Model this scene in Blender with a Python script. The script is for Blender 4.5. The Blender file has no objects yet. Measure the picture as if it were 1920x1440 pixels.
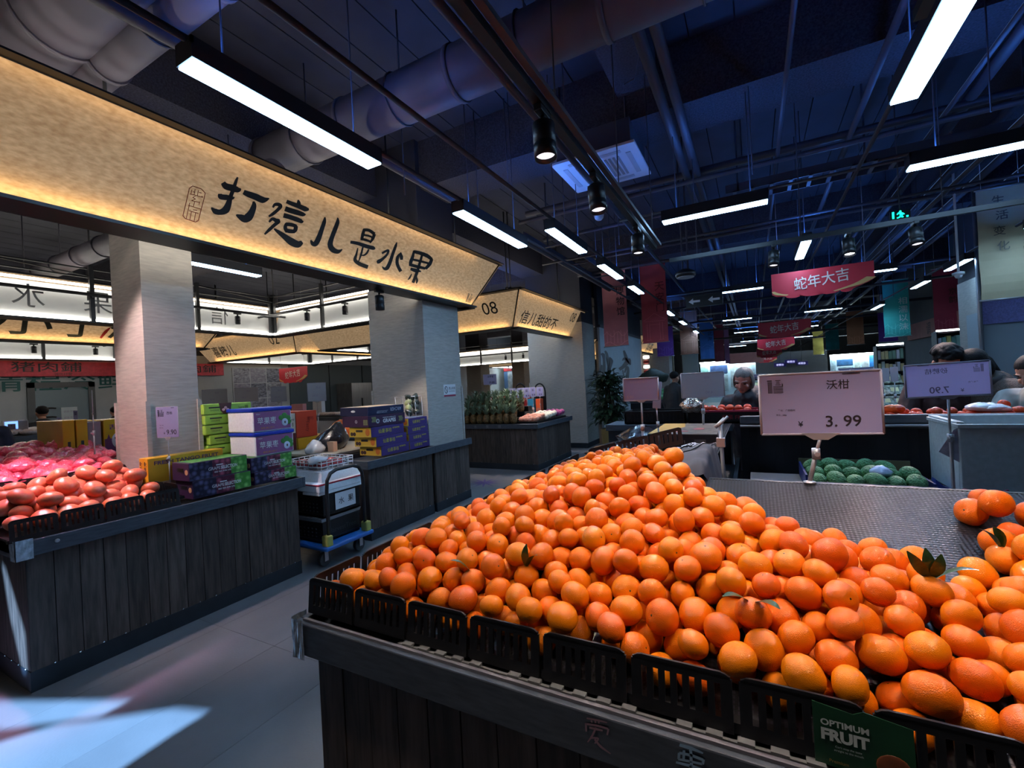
import bpy, bmesh, math, random
import numpy as np
from mathutils import Vector as V, Matrix as M, Euler, noise
random.seed(7)
S = bpy.context.scene
COL = S.collection
# ---------------------------------------------------------------- camera, world, sun, exposure
FPX = 845.74
YAW, PITCH, ROLL = math.radians(28.1717), math.radians(0.1038), math.radians(-2.989)
EYE = V((0, 0, 1.6))
_f = V((-math.sin(YAW) * math.cos(PITCH), math.cos(YAW) * math.cos(PITCH), math.sin(PITCH)))
_r = V((math.cos(YAW), math.sin(YAW), 0)); _u = _r.cross(_f)
_r, _u = math.cos(ROLL) * _r + math.sin(ROLL) * _u, -math.sin(ROLL) * _r + math.cos(ROLL) * _u
cam = bpy.data.objects.new('camera', bpy.data.cameras.new('camera')); COL.objects.link(cam)
cam.data.sensor_width = 36; cam.data.lens = FPX / 1920 * 36; cam.data.clip_start = 0.02; cam.data.clip_end = 200
cam.matrix_world = M(((_r.x, _u.x, -_f.x, 0), (_r.y, _u.y, -_f.y, 0), (_r.z, _u.z, -_f.z, 1.6), (0, 0, 0, 1)))
S.camera = cam
w = bpy.data.worlds.new('world'); S.world = w; w.use_nodes = True
w.node_tree.nodes['Background'].inputs[0].default_value = (0.25, 0.42, 0.8, 1)
w.node_tree.nodes['Background'].inputs[1].default_value = 0.35
SUN_DIR = V((-0.42, 0.72, -0.55)).normalized()
sl = bpy.data.lights.new('sun', 'SUN'); sl.energy = 13.0; sl.color = (0.30, 0.58, 1.0); sl.angle = 0.01
so = bpy.data.objects.new('sun', sl); COL.objects.link(so); so.rotation_euler = SUN_DIR.to_track_quat('-Z', 'Y').to_euler()
S.view_settings.view_transform = 'Standard'; S.view_settings.look = 'None'
S.view_settings.exposure = 1.2; S.view_settings.gamma = 1.0; S.view_settings.use_curve_mapping = False
try:
    c = S.cycles
    c.max_bounces = 6; c.diffuse_bounces = 3; c.glossy_bounces = 3; c.transmission_bounces = 4; c.transparent_max_bounces = 6
    c.sample_clamp_indirect = 4.0; c.caustics_reflective = False; c.caustics_refractive = False; c.use_denoising = True
except Exception:
    pass
PANEL = 16.0      # brightness of the ceiling lamps' diffusers
SPOT = 0.37       # factor on every track spotlight
STRIP = 0.15      # factor on the sign strips
# ---------------------------------------------------------------- rays through the photograph, used to read off places on known planes
def ray(x, y): return _f + (x - 960) / FPX * _r - (y - 720) / FPX * _u
def at_z(x, y, z): d = ray(x, y); return EYE + d * ((z - 1.6) / d.z)
def at_x(x, y, X): d = ray(x, y); return EYE + d * (X / d.x)
def at_y(x, y, Y): d = ray(x, y); return EYE + d * (Y / d.y)
def at_plane(x, y, p, n): d = ray(x, y); return EYE + d * ((V(p) - EYE).dot(n) / d.dot(n))
def depth(p): return (V(p) - EYE).dot(_f)
# ---------------------------------------------------------------- materials
MATS = {}
def mat(name, col=(0.5, 0.5, 0.5), rough=0.5, metal=0.0, spec=0.5, var=0.0, nscale=20.0, stretch=(1, 1, 1), bump=0.0, bscale=None, emit=None, estr=0.0,
        alpha=1.0, trans=0.0, island=0.0, coat=0.0, coatr=0.03, col2=None, detail=4.0, sub=0.0):
    if name in MATS: return MATS[name]
    m = bpy.data.materials.new(name); m.use_nodes = True; MATS[name] = m
    nt = m.node_tree; N = nt.nodes; L = nt.links; b = N['Principled BSDF']
    b.inputs['Base Color'].default_value = (*col, 1); b.inputs['Roughness'].default_value = rough; b.inputs['Metallic'].default_value = metal
    b.inputs['Specular IOR Level'].default_value = spec; b.inputs['Alpha'].default_value = alpha; b.inputs['Transmission Weight'].default_value = trans
    b.inputs['Coat Weight'].default_value = coat; b.inputs['Coat Roughness'].default_value = coatr
    if sub: b.inputs['Subsurface Weight'].default_value = sub; b.inputs['Subsurface Scale'].default_value = 0.02
    if emit:
        b.inputs['Emission Color'].default_value = (*emit, 1); b.inputs['Emission Strength'].default_value = estr
    if var or bump or col2:
        tc = N.new('ShaderNodeTexCoord'); mp = N.new('ShaderNodeMapping'); mp.inputs['Scale'].default_value = stretch
        L.new(tc.outputs['Object'], mp.inputs['Vector'])
        nz = N.new('ShaderNodeTexNoise'); nz.inputs['Scale'].default_value = nscale; nz.inputs['Detail'].default_value = detail
        L.new(mp.outputs['Vector'], nz.inputs['Vector'])
        if var or col2:
            rp = N.new('ShaderNodeValToRGB'); rp.color_ramp.elements[0].position = 0.3; rp.color_ramp.elements[1].position = 0.7
            a = col2 or tuple(x * (1 - var) for x in col); d = col if col2 else tuple(min(1, x * (1 + var)) for x in col)
            rp.color_ramp.elements[0].color = (*a, 1); rp.color_ramp.elements[1].color = (*d, 1)
            L.new(nz.outputs['Fac'], rp.inputs['Fac']); out = rp.outputs['Color']
            if island:
                g = N.new('ShaderNodeNewGeometry'); mr = N.new('ShaderNodeMapRange'); mr.inputs['To Min'].default_value = 1 - island; mr.inputs['To Max'].default_value = 1 + island
                L.new(g.outputs['Random Per Island'], mr.inputs['Value'])
                mx = N.new('ShaderNodeMix'); mx.data_type = 'RGBA'; mx.blend_type = 'MULTIPLY'; mx.inputs['Factor'].default_value = 1
                L.new(out, mx.inputs['A']); L.new(mr.outputs['Result'], mx.inputs['B']); out = mx.outputs['Result']
            L.new(out, b.inputs['Base Color'])
        if bump:
            src = nz
            if bscale:
                src = N.new('ShaderNodeTexNoise'); src.inputs['Scale'].default_value = bscale; src.inputs['Detail'].default_value = 2; L.new(mp.outputs['Vector'], src.inputs['Vector'])
            bp = N.new('ShaderNodeBump'); bp.inputs['Strength'].default_value = bump; bp.inputs['Distance'].default_value = 0.01
            L.new(src.outputs['Fac'], bp.inputs['Height']); L.new(bp.outputs['Normal'], b.inputs['Normal'])
            if coat: L.new(bp.outputs['Normal'], b.inputs['Coat Normal'])
    return m
def emis(name, col, s): return mat(name, (0.6, 0.6, 0.6), 0.4, emit=col, estr=s)
# ---------------------------------------------------------------- mesh building; every vertex is given in world metres
WM = {}
class MB:
    def __init__(s): s.v = []; s.f = []; s.sm = []
    def add(s, vs, fs, smooth=False):
        b = len(s.v); s.v += [tuple(p) for p in vs]; s.f += [tuple(i + b for i in f) for f in fs]; s.sm += [smooth] * len(fs); return s
    def box(s, x0, x1, y0, y1, z0, z1, T=None, ch=0.0):
        x0, x1 = min(x0, x1), max(x0, x1); y0, y1 = min(y0, y1), max(y0, y1); z0, z1 = min(z0, z1), max(z0, z1)
        if ch <= 0:
            vs = [(x, y, z) for z in (z0, z1) for y in (y0, y1) for x in (x0, x1)]
            fs = [(0, 2, 3, 1), (4, 5, 7, 6), (0, 1, 5, 4), (2, 6, 7, 3), (0, 4, 6, 2), (1, 3, 7, 5)]
            if T is not None: vs = [T @ V(p) for p in vs]
            return s.add(vs, fs)
        bm = bmesh.new(); bmesh.ops.create_cube(bm, size=1)
        for q in bm.verts: q.co = V(((x0 + x1) / 2 + q.co.x * (x1 - x0), (y0 + y1) / 2 + q.co.y * (y1 - y0), (z0 + z1) / 2 + q.co.z * (z1 - z0)))
        bmesh.ops.bevel(bm, geom=bm.edges[:], offset=ch, segments=2, affect='EDGES', profile=0.5)
        return s.bm(bm, T)
    def bm(s, bm, T=None, smooth=False):
        bm.verts.index_update()
        vs = [(T @ q.co if T is not None else q.co.copy()) for q in bm.verts]; fs = [tuple(q.index for q in f.verts) for f in bm.faces]
        bm.free(); return s.add(vs, fs, smooth)
    def tube(s, pts, r, n=8, cap=True, smooth=True, closed=False):
        pts = [V(p) for p in pts]; k = len(pts); rr = r if isinstance(r, (list, tuple)) else [r] * k
        vs = []; up = None
        for i, p in enumerate(pts):
            t = (pts[(i + 1) % k] - pts[i - 1]) if closed else (pts[min(i + 1, k - 1)] - pts[max(i - 1, 0)])
            t = t.normalized() if t.length > 1e-9 else V((0, 0, 1))
            if up is None: up = V((0, 0, 1)) if abs(t.z) < 0.9 else V((1, 0, 0))
            a = t.cross(up).normalized(); up = a.cross(t).normalized()
            vs += [p + (a * math.cos(2 * math.pi * j / n) + up * math.sin(2 * math.pi * j / n)) * rr[i] for j in range(n)]
        fs = [(i * n + j, i * n + (j + 1) % n, (i + 1) % k * n + (j + 1) % n, (i + 1) % k * n + j) for i in range(k if closed else k - 1) for j in range(n)]
        s.add(vs, fs, smooth)
        if cap and not closed:
            b = len(s.v) - k * n; s.f += [tuple(b + j for j in range(n))[::-1], tuple(b + (k - 1) * n + j for j in range(n))]; s.sm += [False, False]
        return s
    def lathe(s, prof, n=24, T=None, smooth=True, caps=True):
        vs = []; k = len(prof)
        for r, z in prof: vs += [V((r * math.cos(2 * math.pi * j / n), r * math.sin(2 * math.pi * j / n), z)) for j in range(n)]
        if T is not None: vs = [T @ p for p in vs]
        fs = [(i * n + j, i * n + (j + 1) % n, (i + 1) * n + (j + 1) % n, (i + 1) * n + j) for i in range(k - 1) for j in range(n)]
        s.add(vs, fs, smooth)
        if caps:
            b = len(s.v) - k * n; s.f += [tuple(b + j for j in range(n))[::-1], tuple(b + (k - 1) * n + j for j in range(n))]; s.sm += [False, False]
        return s
    def ball(s, c, r, n=12, m=8, T=None):
        rx, ry, rz = r if isinstance(r, (tuple, list)) else (r, r, r)
        c = V(c); vs = [V((0, 0, -1))]; 
        for i in range(1, m):
            a = -math.pi / 2 + math.pi * i / m
            vs += [V((math.cos(a) * math.cos(2 * math.pi * j / n), math.cos(a) * math.sin(2 * math.pi * j / n), math.sin(a))) for j in range(n)]
        vs.append(V((0, 0, 1)))
        vs = [V((p.x * rx, p.y * ry, p.z * rz)) for p in vs]; vs = [(T @ p if T is not None else p) + c for p in vs]
        fs = [(0, 1 + (j + 1) % n, 1 + j) for j in range(n)]
        fs += [(1 + i * n + j, 1 + i * n + (j + 1) % n, 1 + (i + 1) * n + (j + 1) % n, 1 + (i + 1) * n + j) for i in range(m - 2) for j in range(n)]
        e = len(vs) - 1; fs += [(e, 1 + (m - 2) * n + j, 1 + (m - 2) * n + (j + 1) % n) for j in range(n)]
        return s.add(vs, fs, True)
    def cap(s, a, b, r0, r1, n=10):
        "a tapered limb with round ends"
        a, b = V(a), V(b); L = (b - a).length or 1e-6; k = 4; pts = []; rs = []; d = (b - a) / L
        for i in range(k + 1): t = math.pi / 2 * (1 - i / k); pts.append(a - d * r0 * math.sin(t)); rs.append(max(r0 * math.cos(t), r0 * 0.03))
        for i in range(k + 1): t = math.pi / 2 * i / k; pts.append(b + d * r1 * math.sin(t)); rs.append(max(r1 * math.cos(t), r1 * 0.03))
        return s.tube(pts, rs, n)
    def quad(s, a, b, c, d): return s.add([a, b, c, d], [(0, 1, 2, 3)])
    def prism(s, poly, o, ux, uy, t):
        "an outline in the plane o + ux*x + uy*y, given the thickness t along ux x uy"
        o, ux, uy = V(o), V(ux), V(uy); nrm = ux.cross(uy).normalized() * t; k = len(poly)
        a = [o + ux * x + uy * y for x, y in poly]
        return s.add(a + [p + nrm for p in a], [tuple(range(k))[::-1], tuple(range(k, 2 * k))] + [(i, (i + 1) % k, k + (i + 1) % k, k + i) for i in range(k)])
    def mesh(s, name, m):
        me = bpy.data.meshes.new(name); me.from_pydata(s.v, [], s.f)
        for x in (m if isinstance(m, (list, tuple)) else [m]): me.materials.append(x)
        me.polygons.foreach_set('use_smooth', s.sm); me.update(); return me
    def build(s, name, m, parent=None, fix=True):
        me = s.mesh(name, m)
        if fix:
            bm = bmesh.new(); bm.from_mesh(me); bmesh.ops.recalc_face_normals(bm, faces=bm.faces[:]); bm.to_mesh(me); bm.free()
        return link(me, name, parent)
def link(me, name, parent=None):
    o = bpy.data.objects.new(name, me); COL.objects.link(o)
    if parent is not None:
        o.parent = parent; o.matrix_parent_inverse = WM[parent.name].inverted(); WM[o.name] = M.Identity(4)
    else:
        n = len(me.vertices); co = np.empty(n * 3); me.vertices.foreach_get('co', co); co = co.reshape(n, 3)
        b = V(((co[:, 0].min() + co[:, 0].max()) / 2, (co[:, 1].min() + co[:, 1].max()) / 2, co[:, 2].min()))
        me.transform(M.Translation(-b)); o.location = b; WM[o.name] = M.Translation(b)
    return o
def tag(o, label, cat, group=None, kind=None):
    if label: o['label'] = label
    if cat: o['category'] = cat
    if group: o['group'] = group
    if kind: o['kind'] = kind
    return o
def thing(name, label, cat, loc=(0, 0, 0), rz=0.0, group=None, kind=None):
    o = bpy.data.objects.new(name, None); COL.objects.link(o); o.empty_display_size = 0.05
    o.location = loc; o.rotation_euler = (0, 0, rz); WM[o.name] = M.Translation(V(loc)) @ M.Rotation(rz, 4, 'Z')
    return tag(o, label, cat, group, kind)
def struct(mb, name, m): o = mb.build(name, m); o['kind'] = 'structure'; return o
def kids(o): return [c for c in COL.objects if c.parent == o]
CH = {}
def children_of(o):
    if o.name not in CH: CH[o.name] = kids(o)
    return CH[o.name]
def dup(o, loc=None, rot=None, scale=None, label=None, group=None, T=None, swap=None):
    "a copy of a thing, of its parts and of their parts; meshes are shared"
    c = o.copy(); COL.objects.link(c)
    if swap is not None: c.data = swap
    if loc is not None: c.location = loc
    if rot is not None: c.rotation_euler = rot
    if scale is not None: c.scale = scale
    if label: c['label'] = label
    if group: c['group'] = group
    for ch in children_of(o):
        d = ch.copy(); COL.objects.link(d); d.parent = c
        for g in children_of(ch):
            e = g.copy(); COL.objects.link(e); e.parent = d
    return c
def lamp(kind, name, loc, col, power, parent=None, aim=None, **kw):
    l = bpy.data.lights.new(name, kind); l.color = col; l.energy = power
    for k, v in kw.items(): setattr(l, k, v)
    o = bpy.data.objects.new(name, l); COL.objects.link(o)
    mw = M.Translation(V(loc))
    if aim is not None: mw = mw @ (V(aim) - V(loc)).to_track_quat('-Z', 'Y').to_matrix().to_4x4()
    if parent is not None:
        o.parent = parent; o.matrix_parent_inverse = WM[parent.name].inverted()
    o.matrix_basis = mw; return o
# ---------------------------------------------------------------- writing
TXT = {}
def glyphs(s, bold):
    if any(ord(ch) > 0x2E80 for ch in s): bold = min(bold, .006)
    k = (s, bold)
    if k not in TXT:
        cu = bpy.data.curves.new('writing', 'FONT'); cu.body = s; cu.resolution_u = 3; cu.offset = bold; cu.fill_mode = 'FRONT'
        o = bpy.data.objects.new('writing', cu); COL.objects.link(o); bpy.context.view_layer.update()
        me = bpy.data.meshes.new_from_object(o.evaluated_get(bpy.context.evaluated_depsgraph_get()))
        n = len(me.vertices); co = np.empty(n * 3); me.vertices.foreach_get('co', co)
        TXT[k] = (co.reshape(n, 3).copy(), [tuple(p.vertices) for p in me.polygons])
        bpy.data.objects.remove(o); bpy.data.curves.remove(cu); bpy.data.meshes.remove(me)
    return TXT[k]
def write(mb, s, o, ux, uy, w=None, h=None, bold=0.0, lift=0.001, align=0.5):
    "adds the text s to mb: its box is centred on o (or starts there, align 0), ux and uy point right and up; w or h gives its size"
    co, fs = glyphs(s, bold); lo = co.min(0); hi = co.max(0); W, Hh = hi[0] - lo[0], hi[1] - lo[1]
    sx = (w / W) if w else h / Hh; sy = (h / Hh) if h else sx
    ux, uy = V(ux).normalized(), V(uy).normalized(); n = ux.cross(uy).normalized() * lift; o = V(o)
    mb.add([o + n + ux * ((p[0] - lo[0] - W * align) * sx) + uy * ((p[1] - lo[1] - Hh / 2) * sy) for p in co], fs); return mb
def stroke(mb, pts, to, k=1.0, lift=0.0):
    "a brush stroke: points (x, y, width) are laid out on a surface by to(x, y)"
    P = [V((p[0], p[1])) for p in pts]; Wd = [p[2] * 0.5 * k for p in pts]
    Q, Wq = [], []
    for i in range(len(P) - 1):
        p0, p1, p2, p3 = P[max(i - 1, 0)], P[i], P[i + 1], P[min(i + 2, len(P) - 1)]
        for j in range(4):
            t = j / 4
            Q.append(0.5 * ((2 * p1) + (p2 - p0) * t + (2 * p0 - 5 * p1 + 4 * p2 - p3) * t * t + (3 * p1 - p0 - 3 * p2 + p3) * t ** 3)); Wq.append(Wd[i] * (1 - t) + Wd[i + 1] * t)
    Q.append(P[-1]); Wq.append(Wd[-1]); vs = []
    for i, q in enumerate(Q):
        d = (Q[min(i + 1, len(Q) - 1)] - Q[max(i - 1, 0)]); d = d.normalized() if d.length else V((1, 0)); nrm = V((-d.y, d.x))
        vs += [to(*(q + nrm * Wq[i])), to(*(q - nrm * Wq[i]))]
    mb.add(vs, [(2 * i, 2 * i + 1, 2 * i + 3, 2 * i + 2) for i in range(len(Q) - 1)]); return mb
def logo(mb, o, ux, uy, s, lift=0.001):
    "the market's mark: a striped tower beside stacked bars"
    ux, uy = V(ux).normalized() * s, V(uy).normalized() * s; n = V(ux).cross(uy).normalized() * lift; o = V(o) + n
    def q(x0, y0, x1, y1): mb.quad(o + ux * x0 + uy * y0, o + ux * x1 + uy * y0, o + ux * x1 + uy * y1, o + ux * x0 + uy * y1)
    q(0, 0.92, 0.32, 1.0)
    for i in range(4): q(0.04 + i * 0.075, 0, 0.09 + i * 0.075, 0.88)
    for i, (a, b) in enumerate([(0.55, 0.9), (0.62, 0.82), (0.6, 0.84), (0.55, 0.9)]): q(a, 0.95 - i * 0.11, b, 1.0 - i * 0.11)
    for i in range(5): q(0.4, 0.02 + i * 0.115, 1.05, 0.07 + i * 0.115)
    q(0.98, 0.5, 1.05, 0.72)
# ================================================================ shared materials
WOOD = mat('dark plank', (0.062, 0.044, 0.036), 0.62, var=0.55, nscale=5, stretch=(9, 9, 0.9), bump=0.25, island=0.35)
RIMM = mat('grey painted rim', (0.062, 0.074, 0.092), 0.42, var=0.25, nscale=14, stretch=(1, 1, 6), bump=0.08)
PLINTH = mat('dark plinth', (0.012, 0.017, 0.024), 0.5, var=0.3, nscale=6)
BLKP = mat('black crate plastic', (0.008, 0.008, 0.009), 0.38, spec=0.4)
BRNP = mat('brown black crate plastic', (0.022, 0.010, 0.009), 0.45)
BLKM = mat('black metal', (0.010, 0.011, 0.013), 0.4, spec=0.5)
GREYM = mat('grey pole metal', (0.42, 0.42, 0.45), 0.35, metal=0.6)
WHT = mat('white plastic', (0.72, 0.72, 0.74), 0.4)
FOAM = mat('white foam', (0.78, 0.82, 0.85), 0.6, var=0.06, nscale=60, bump=0.15)
CARD = mat('tag card', (0.27, 0.27, 0.47), 0.35, coat=0.3)
INK = mat('black ink', (0.012, 0.010, 0.016), 0.5)
INKG = mat('faint ink', (0.34, 0.32, 0.44), 0.5)
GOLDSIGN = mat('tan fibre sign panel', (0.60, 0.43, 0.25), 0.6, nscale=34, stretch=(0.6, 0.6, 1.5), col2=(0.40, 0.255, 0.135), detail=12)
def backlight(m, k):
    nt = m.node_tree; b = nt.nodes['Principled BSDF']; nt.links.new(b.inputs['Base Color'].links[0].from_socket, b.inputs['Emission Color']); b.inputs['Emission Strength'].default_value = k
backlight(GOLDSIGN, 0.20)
SIGNINK = mat('sign lettering', (0.012, 0.022, 0.032), 0.45)
SEALRED = mat('seal red', (0.20, 0.03, 0.03), 0.5)
WHITEP = mat('white canopy lining', (0.62, 0.63, 0.62), 0.5)
LED = emis('led tube', (1.0, 0.95, 0.86), 6.5)
PLAST = mat('column cladding', (0.46, 0.43, 0.38), 0.7, nscale=26, stretch=(0.35, 0.35, 2.6), col2=(0.36, 0.335, 0.30), bump=0.12)
DARKP = mat('dark ceiling paint', (0.028, 0.030, 0.045), 0.75, var=0.2, nscale=3)
DARKB = mat('rough dark beam', (0.040, 0.038, 0.050), 0.9, var=0.5, nscale=60, bump=0.5)
DUCT = mat('duct grey', (0.10, 0.09, 0.115), 0.55, var=0.15, nscale=4)
PIPE = mat('ceiling pipe', (0.05, 0.05, 0.07), 0.5)
# ================================================================ the hall
fl = MB()
x = -22.0
while x < 12:
    y = -3.0
    while y < 44:
        fl.box(x + .001, x + .599, y + .001, y + 1.199, -0.02, 0.0); y += 1.2
    x += 0.6
FLOORM = mat('grey floor tile', (0.155, 0.165, 0.18), 0.42, var=0.12, nscale=2.2, stretch=(1, 1, 1), bump=0.05, bscale=90, island=0.05, detail=10)
struct(fl, 'floor', FLOORM)
struct(MB().box(-22, 12, -3, 44, -0.1, -0.021), 'floor_grout', mat('floor grout', (0.07, 0.075, 0.085), 0.8))
ce = MB(); x = -22.0
while x < 12: ce.box(x + .006, x + .394, -3, 44, 4.9, 4.95); x += 0.4
ce.box(-22, 12, -3, 44, 4.955, 5.0); struct(ce, 'ceiling', DARKP)
for i, y in enumerate((4.78, 10.4, 16.0, 21.6, 27.2)):
    b = struct(MB().box(-22, 12, y, y + .62, 4.28, 4.9), 'beam', DARKB)
for x0, x1, y0, y1, zb in ((-5.1, -4.5, -3, 44, 4.3), (-1.12, -0.72, 0.2, 4.78, 4.55), (2.6, 3.1, -3, 44, 4.4)):
    struct(MB().box(x0, x1, y0, y1, zb, 4.9), 'beam', DARKB)
WALLW = mat('pale wall paint', (0.42, 0.46, 0.49), 0.7, var=0.05, nscale=3)
WALLG = mat('grey wall paint', (0.16, 0.17, 0.18), 0.75, var=0.08, nscale=2)
WALLD = mat('dark upper wall', (0.035, 0.037, 0.05), 0.8)
wl = MB().box(-14.2, -14.0, -3, 44, 0, 2.9); struct(wl, 'wall_left', WALLW)
struct(MB().box(-14.2, -14.0, -3, 44, 2.9, 4.9), 'wall_left_upper', WALLD)
struct(MB().box(-14.0, 12, 43.8, 44, 0, 4.9), 'wall_far', WALLG)
struct(MB().box(11.8, 12, -3, 44, 0, 4.9), 'wall_right', WALLG)
# wall behind the viewer, with made-up holes shaped so the sun throws the bright patches
def to_wall(p): p = V(p); t = (p.y + 2.4) / SUN_DIR.y; return p - SUN_DIR * t
holes = [[at_z(*q, 0) for q in ((-260, 1312), (252, 1309), (180, 1347), (-260, 1400))],
         [at_z(*q, 0) for q in ((-250, 1470), (120, 1352), (335, 1324), (398, 1330), (330, 1372), (170, 1480), (-200, 1640))],
         [at_y(*q, 0.93) for q in ((2, 1050), (12, 1062), (49, 1185), (53, 1265), (44, 1262), (20, 1160))]]
bm = bmesh.new(); ed = []
for loop in [[V((-14, -2.4, 0)), V((12, -2.4, 0)), V((12, -2.4, 4.9)), V((-14, -2.4, 4.9))]] + [[to_wall(p) for p in h] for h in holes]:
    vs = [bm.verts.new(p) for p in loop]; ed += [bm.edges.new((vs[i], vs[(i + 1) % len(vs)])) for i in range(len(vs))]
bmesh.ops.triangle_fill(bm, use_beauty=True, edges=ed)
me = bpy.data.meshes.new('wall_back'); bm.to_mesh(me); bm.free(); me.materials.append(WALLG); wb = link(me, 'wall_back'); wb['kind'] = 'structure'
sm_ = wb.modifiers.new('t', 'SOLIDIFY'); sm_.thickness = 0.02
# columns: pale cladding below, dark paint above
def column(x0, x1, y0, y1, zt=3.02, dark=True):
    c = MB(); c.box(x0, x1, y0, y1, 0, zt); o = struct(c, 'column', PLAST)
    if dark: tag(MB().box(x0 + .01, x1 - .01, y0 + .01, y1 - .01, zt, 4.9).build('upper_shaft', WALLD, o, True), None, None)
    MB().box(x0 - .006, x1 + .006, y0 - .006, y1 + .006, 0, 0.12).build('baseboard', PLINTH, o)
    e = MB()
    for (a, b) in ((x0, y0), (x1, y0), (x1, y1)): e.box(a - .016, a + .016, b - .016, b + .016, 0.12, 1.62)
    e.build('corner_guard', PLAST, o); return o
WM_fix = None
def colfix(o): WM[o.name] = M.Translation(o.location)
_b = struct
column(-4.70, -4.20, 1.766, 2.14, 3.3, False)
column(-4.75, -3.785, 4.69, 5.49)
column(-5.0, -3.55, 10.3, 11.2)
column(-5.0, -3.55, 15.9, 16.8)
column(-5.0, -3.55, 21.5, 22.4)
column(-9.6, -9.0, 18.0, 18.6)
column(3.4, 4.6, 10.4, 11.3)
column(-12.2, -11.4, 18.2, 19.0)
# calligraphy wall between two columns
struct(MB().box(-3.46, -3.40, 11.21, 15.88, 0, 2.95), 'wall_side', WALLW)
struct(MB().box(-3.50, -3.38, 11.21, 15.88, 2.95, 3.02), 'trim_1', PLINTH)
struct(MB().box(-3.40, -3.385, 11.21, 15.88, 0, 0.12), 'baseboard_side', PLINTH)
struct(MB().box(-3.50, -3.42, 11.21, 15.88, 3.02, 4.9), 'wall_side_upper', WALLD)
cal = MB()
def z3(x, y): return at_x(1110 + x / 13.09, 640 + y / 13.09, -3.395)
for st in ([(235, 345, 60), (275, 330, 60), (290, 440, 40), (300, 600, 50), (290, 730, 60), (280, 900, 30)], [(240, 580, 30), (215, 700, 45), (150, 800, 35), (85, 930, 10)],
           [(320, 235, 30), (360, 310, 45), (385, 430, 40), (410, 600, 45), (400, 740, 55), (390, 900, 50)], [(430, 390, 20), (465, 480, 75), (450, 580, 60), (415, 740, 40)],
           [(530, 690, 10), (545, 900, 40), (560, 1030, 40)],
           [(780, 225, 30), (810, 320, 50), (840, 430, 60), (785, 425, 40), (745, 475, 10)], [(670, 690, 50), (760, 630, 60), (850, 530, 80), (900, 470, 85), (940, 580, 20)],
           [(755, 700, 15), (770, 800, 25), (795, 900, 25)], [(800, 770, 25), (855, 630, 40), (885, 700, 45), (865, 870, 60), (855, 950, 50)]):
    stroke(cal, st, z3, 1.45)
tag(cal.build('wall_calligraphy', INK), 'two black brush written characters painted on the pale wall behind the potted tree', 'wall lettering')
# ---- doors, posters on the left wall
d1 = MB().box(-14.0, -13.985, 3.79, 4.72, 0, 2.08); dd = struct(d1, 'door_1', mat('grey blue door', (0.20, 0.27, 0.31), 0.5))
WMd = MB()
for a, b, z0, z1 in ((3.68, 3.80, 0, 2.2), (4.71, 4.83, 0, 2.2), (3.68, 4.83, 2.08, 2.2)): WMd.box(-14.0, -13.95, a, b, z0, z1)
struct(WMd, 'trim_2', mat('door frame', (0.10, 0.11, 0.12), 0.5))
h = MB()
for z in (1.62, 1.42): h.tube([(-13.93, 3.86, z), (-13.93, 4.05, z), (-13.94, 4.12, z - .01)], 0.018); h.box(-13.985, -13.93, 3.84, 3.88, z - .05, z + .05)
h.build('door_handle', BLKM, dd)
dd['kind'] = 'structure'
p = MB().box(-13.985, -13.98, 4.22, 4.5, 1.15, 1.62).build('paper_notice', mat('pale notice', (0.5, 0.58, 0.62), 0.6)); tag(p, 'pale notice sheet taped on the grey blue door of the far shop wall', 'notice')
q = MB()
for k in range(3): write(q, '顾客须知', (-13.979, 4.36, 1.52 - k * .14), (0, 1, 0), (0, 0, 1), w=0.2)
q.build('lettering', INKG, p)
gl = MB(); write(gl, '精程冷鲜肉', (-13.98, 4.55, 2.22), (0, 1, 0), (0, 0, 1), w=3.0, h=0.42, bold=0.02)
tag(gl.build('wall_lettering', mat('green letter', (0.0, 0.10, 0.10), 0.5)), 'row of dark green characters on the pale wall just under the red shop band', 'wall lettering')
rb = MB().box(-13.98, -13.86, 0.0, 7.79, 2.33, 2.665).build('shop_fascia', mat('red band', (0.60, 0.055, 0.085), 0.55, var=0.18, nscale=14)); tag(rb, 'long red fascia band of the pork shop on the far wall', 'shop sign')
q = MB(); write(q, '猪肉鋪', (-13.855, 4.0, 2.54), (0, 1, 0), (0, 0, 1), w=1.15, h=0.22, bold=0.03); q.build('lettering', INK, rb); q = MB(); write(q, '猪肉鋪', (-13.855, 7.0, 2.52), (0, 1, 0), (0, 0, 1), w=1.15, h=0.22, bold=0.03); q.build('lettering', INK, rb); q = MB(); write(q, '诚信经营', (-13.855, 4.25, 2.375), (0, 1, 0), (0, 0, 1), w=0.3); q.build('lettering', INK, rb)
cb = MB().box(-13.995, -13.96, 8.1, 9.7, 1.1, 2.56).build('photo_collage', mat('collage board', (0.5, 0.53, 0.58), 0.4)); tag(cb, 'board of monochrome town photographs on the far wall under the canopies', 'photo board')
PH = [mat('photo print %d' % i, c, 0.4, nscale=6, stretch=(1, 2, 5), col2=c2, detail=8) for i, (c, c2) in enumerate((((0.30, 0.32, 0.42), (0.03, 0.035, 0.06)), ((0.45, 0.48, 0.58), (0.06, 0.05, 0.09)), ((0.16, 0.14, 0.22), (0.4, 0.42, 0.5))))]
for i in range(3):
    for j in range(3): MB().box(-13.96, -13.955, 8.13 + i * .53, 8.63 + i * .53, 1.13 + j * .48, 1.59 + j * .48).build('photograph', PH[(i + 2 * j) % 3], cb)
pan = MB()
for k, (y0, y1) in enumerate(((10.0, 11.6), (11.65, 13.2), (13.25, 14.6))): pan.box(-14.0, -13.93, y0, y1, 0.1, 2.7, ch=.01)
struct(pan, 'wall_left_panel', mat('slate wall panel', (0.085, 0.12, 0.14), 0.5))
fr = thing('steel_cabinet', 'tall stainless steel cabinet standing against the slate wall panels', 'cabinet', (-13.5, 12.4, 0))
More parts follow.
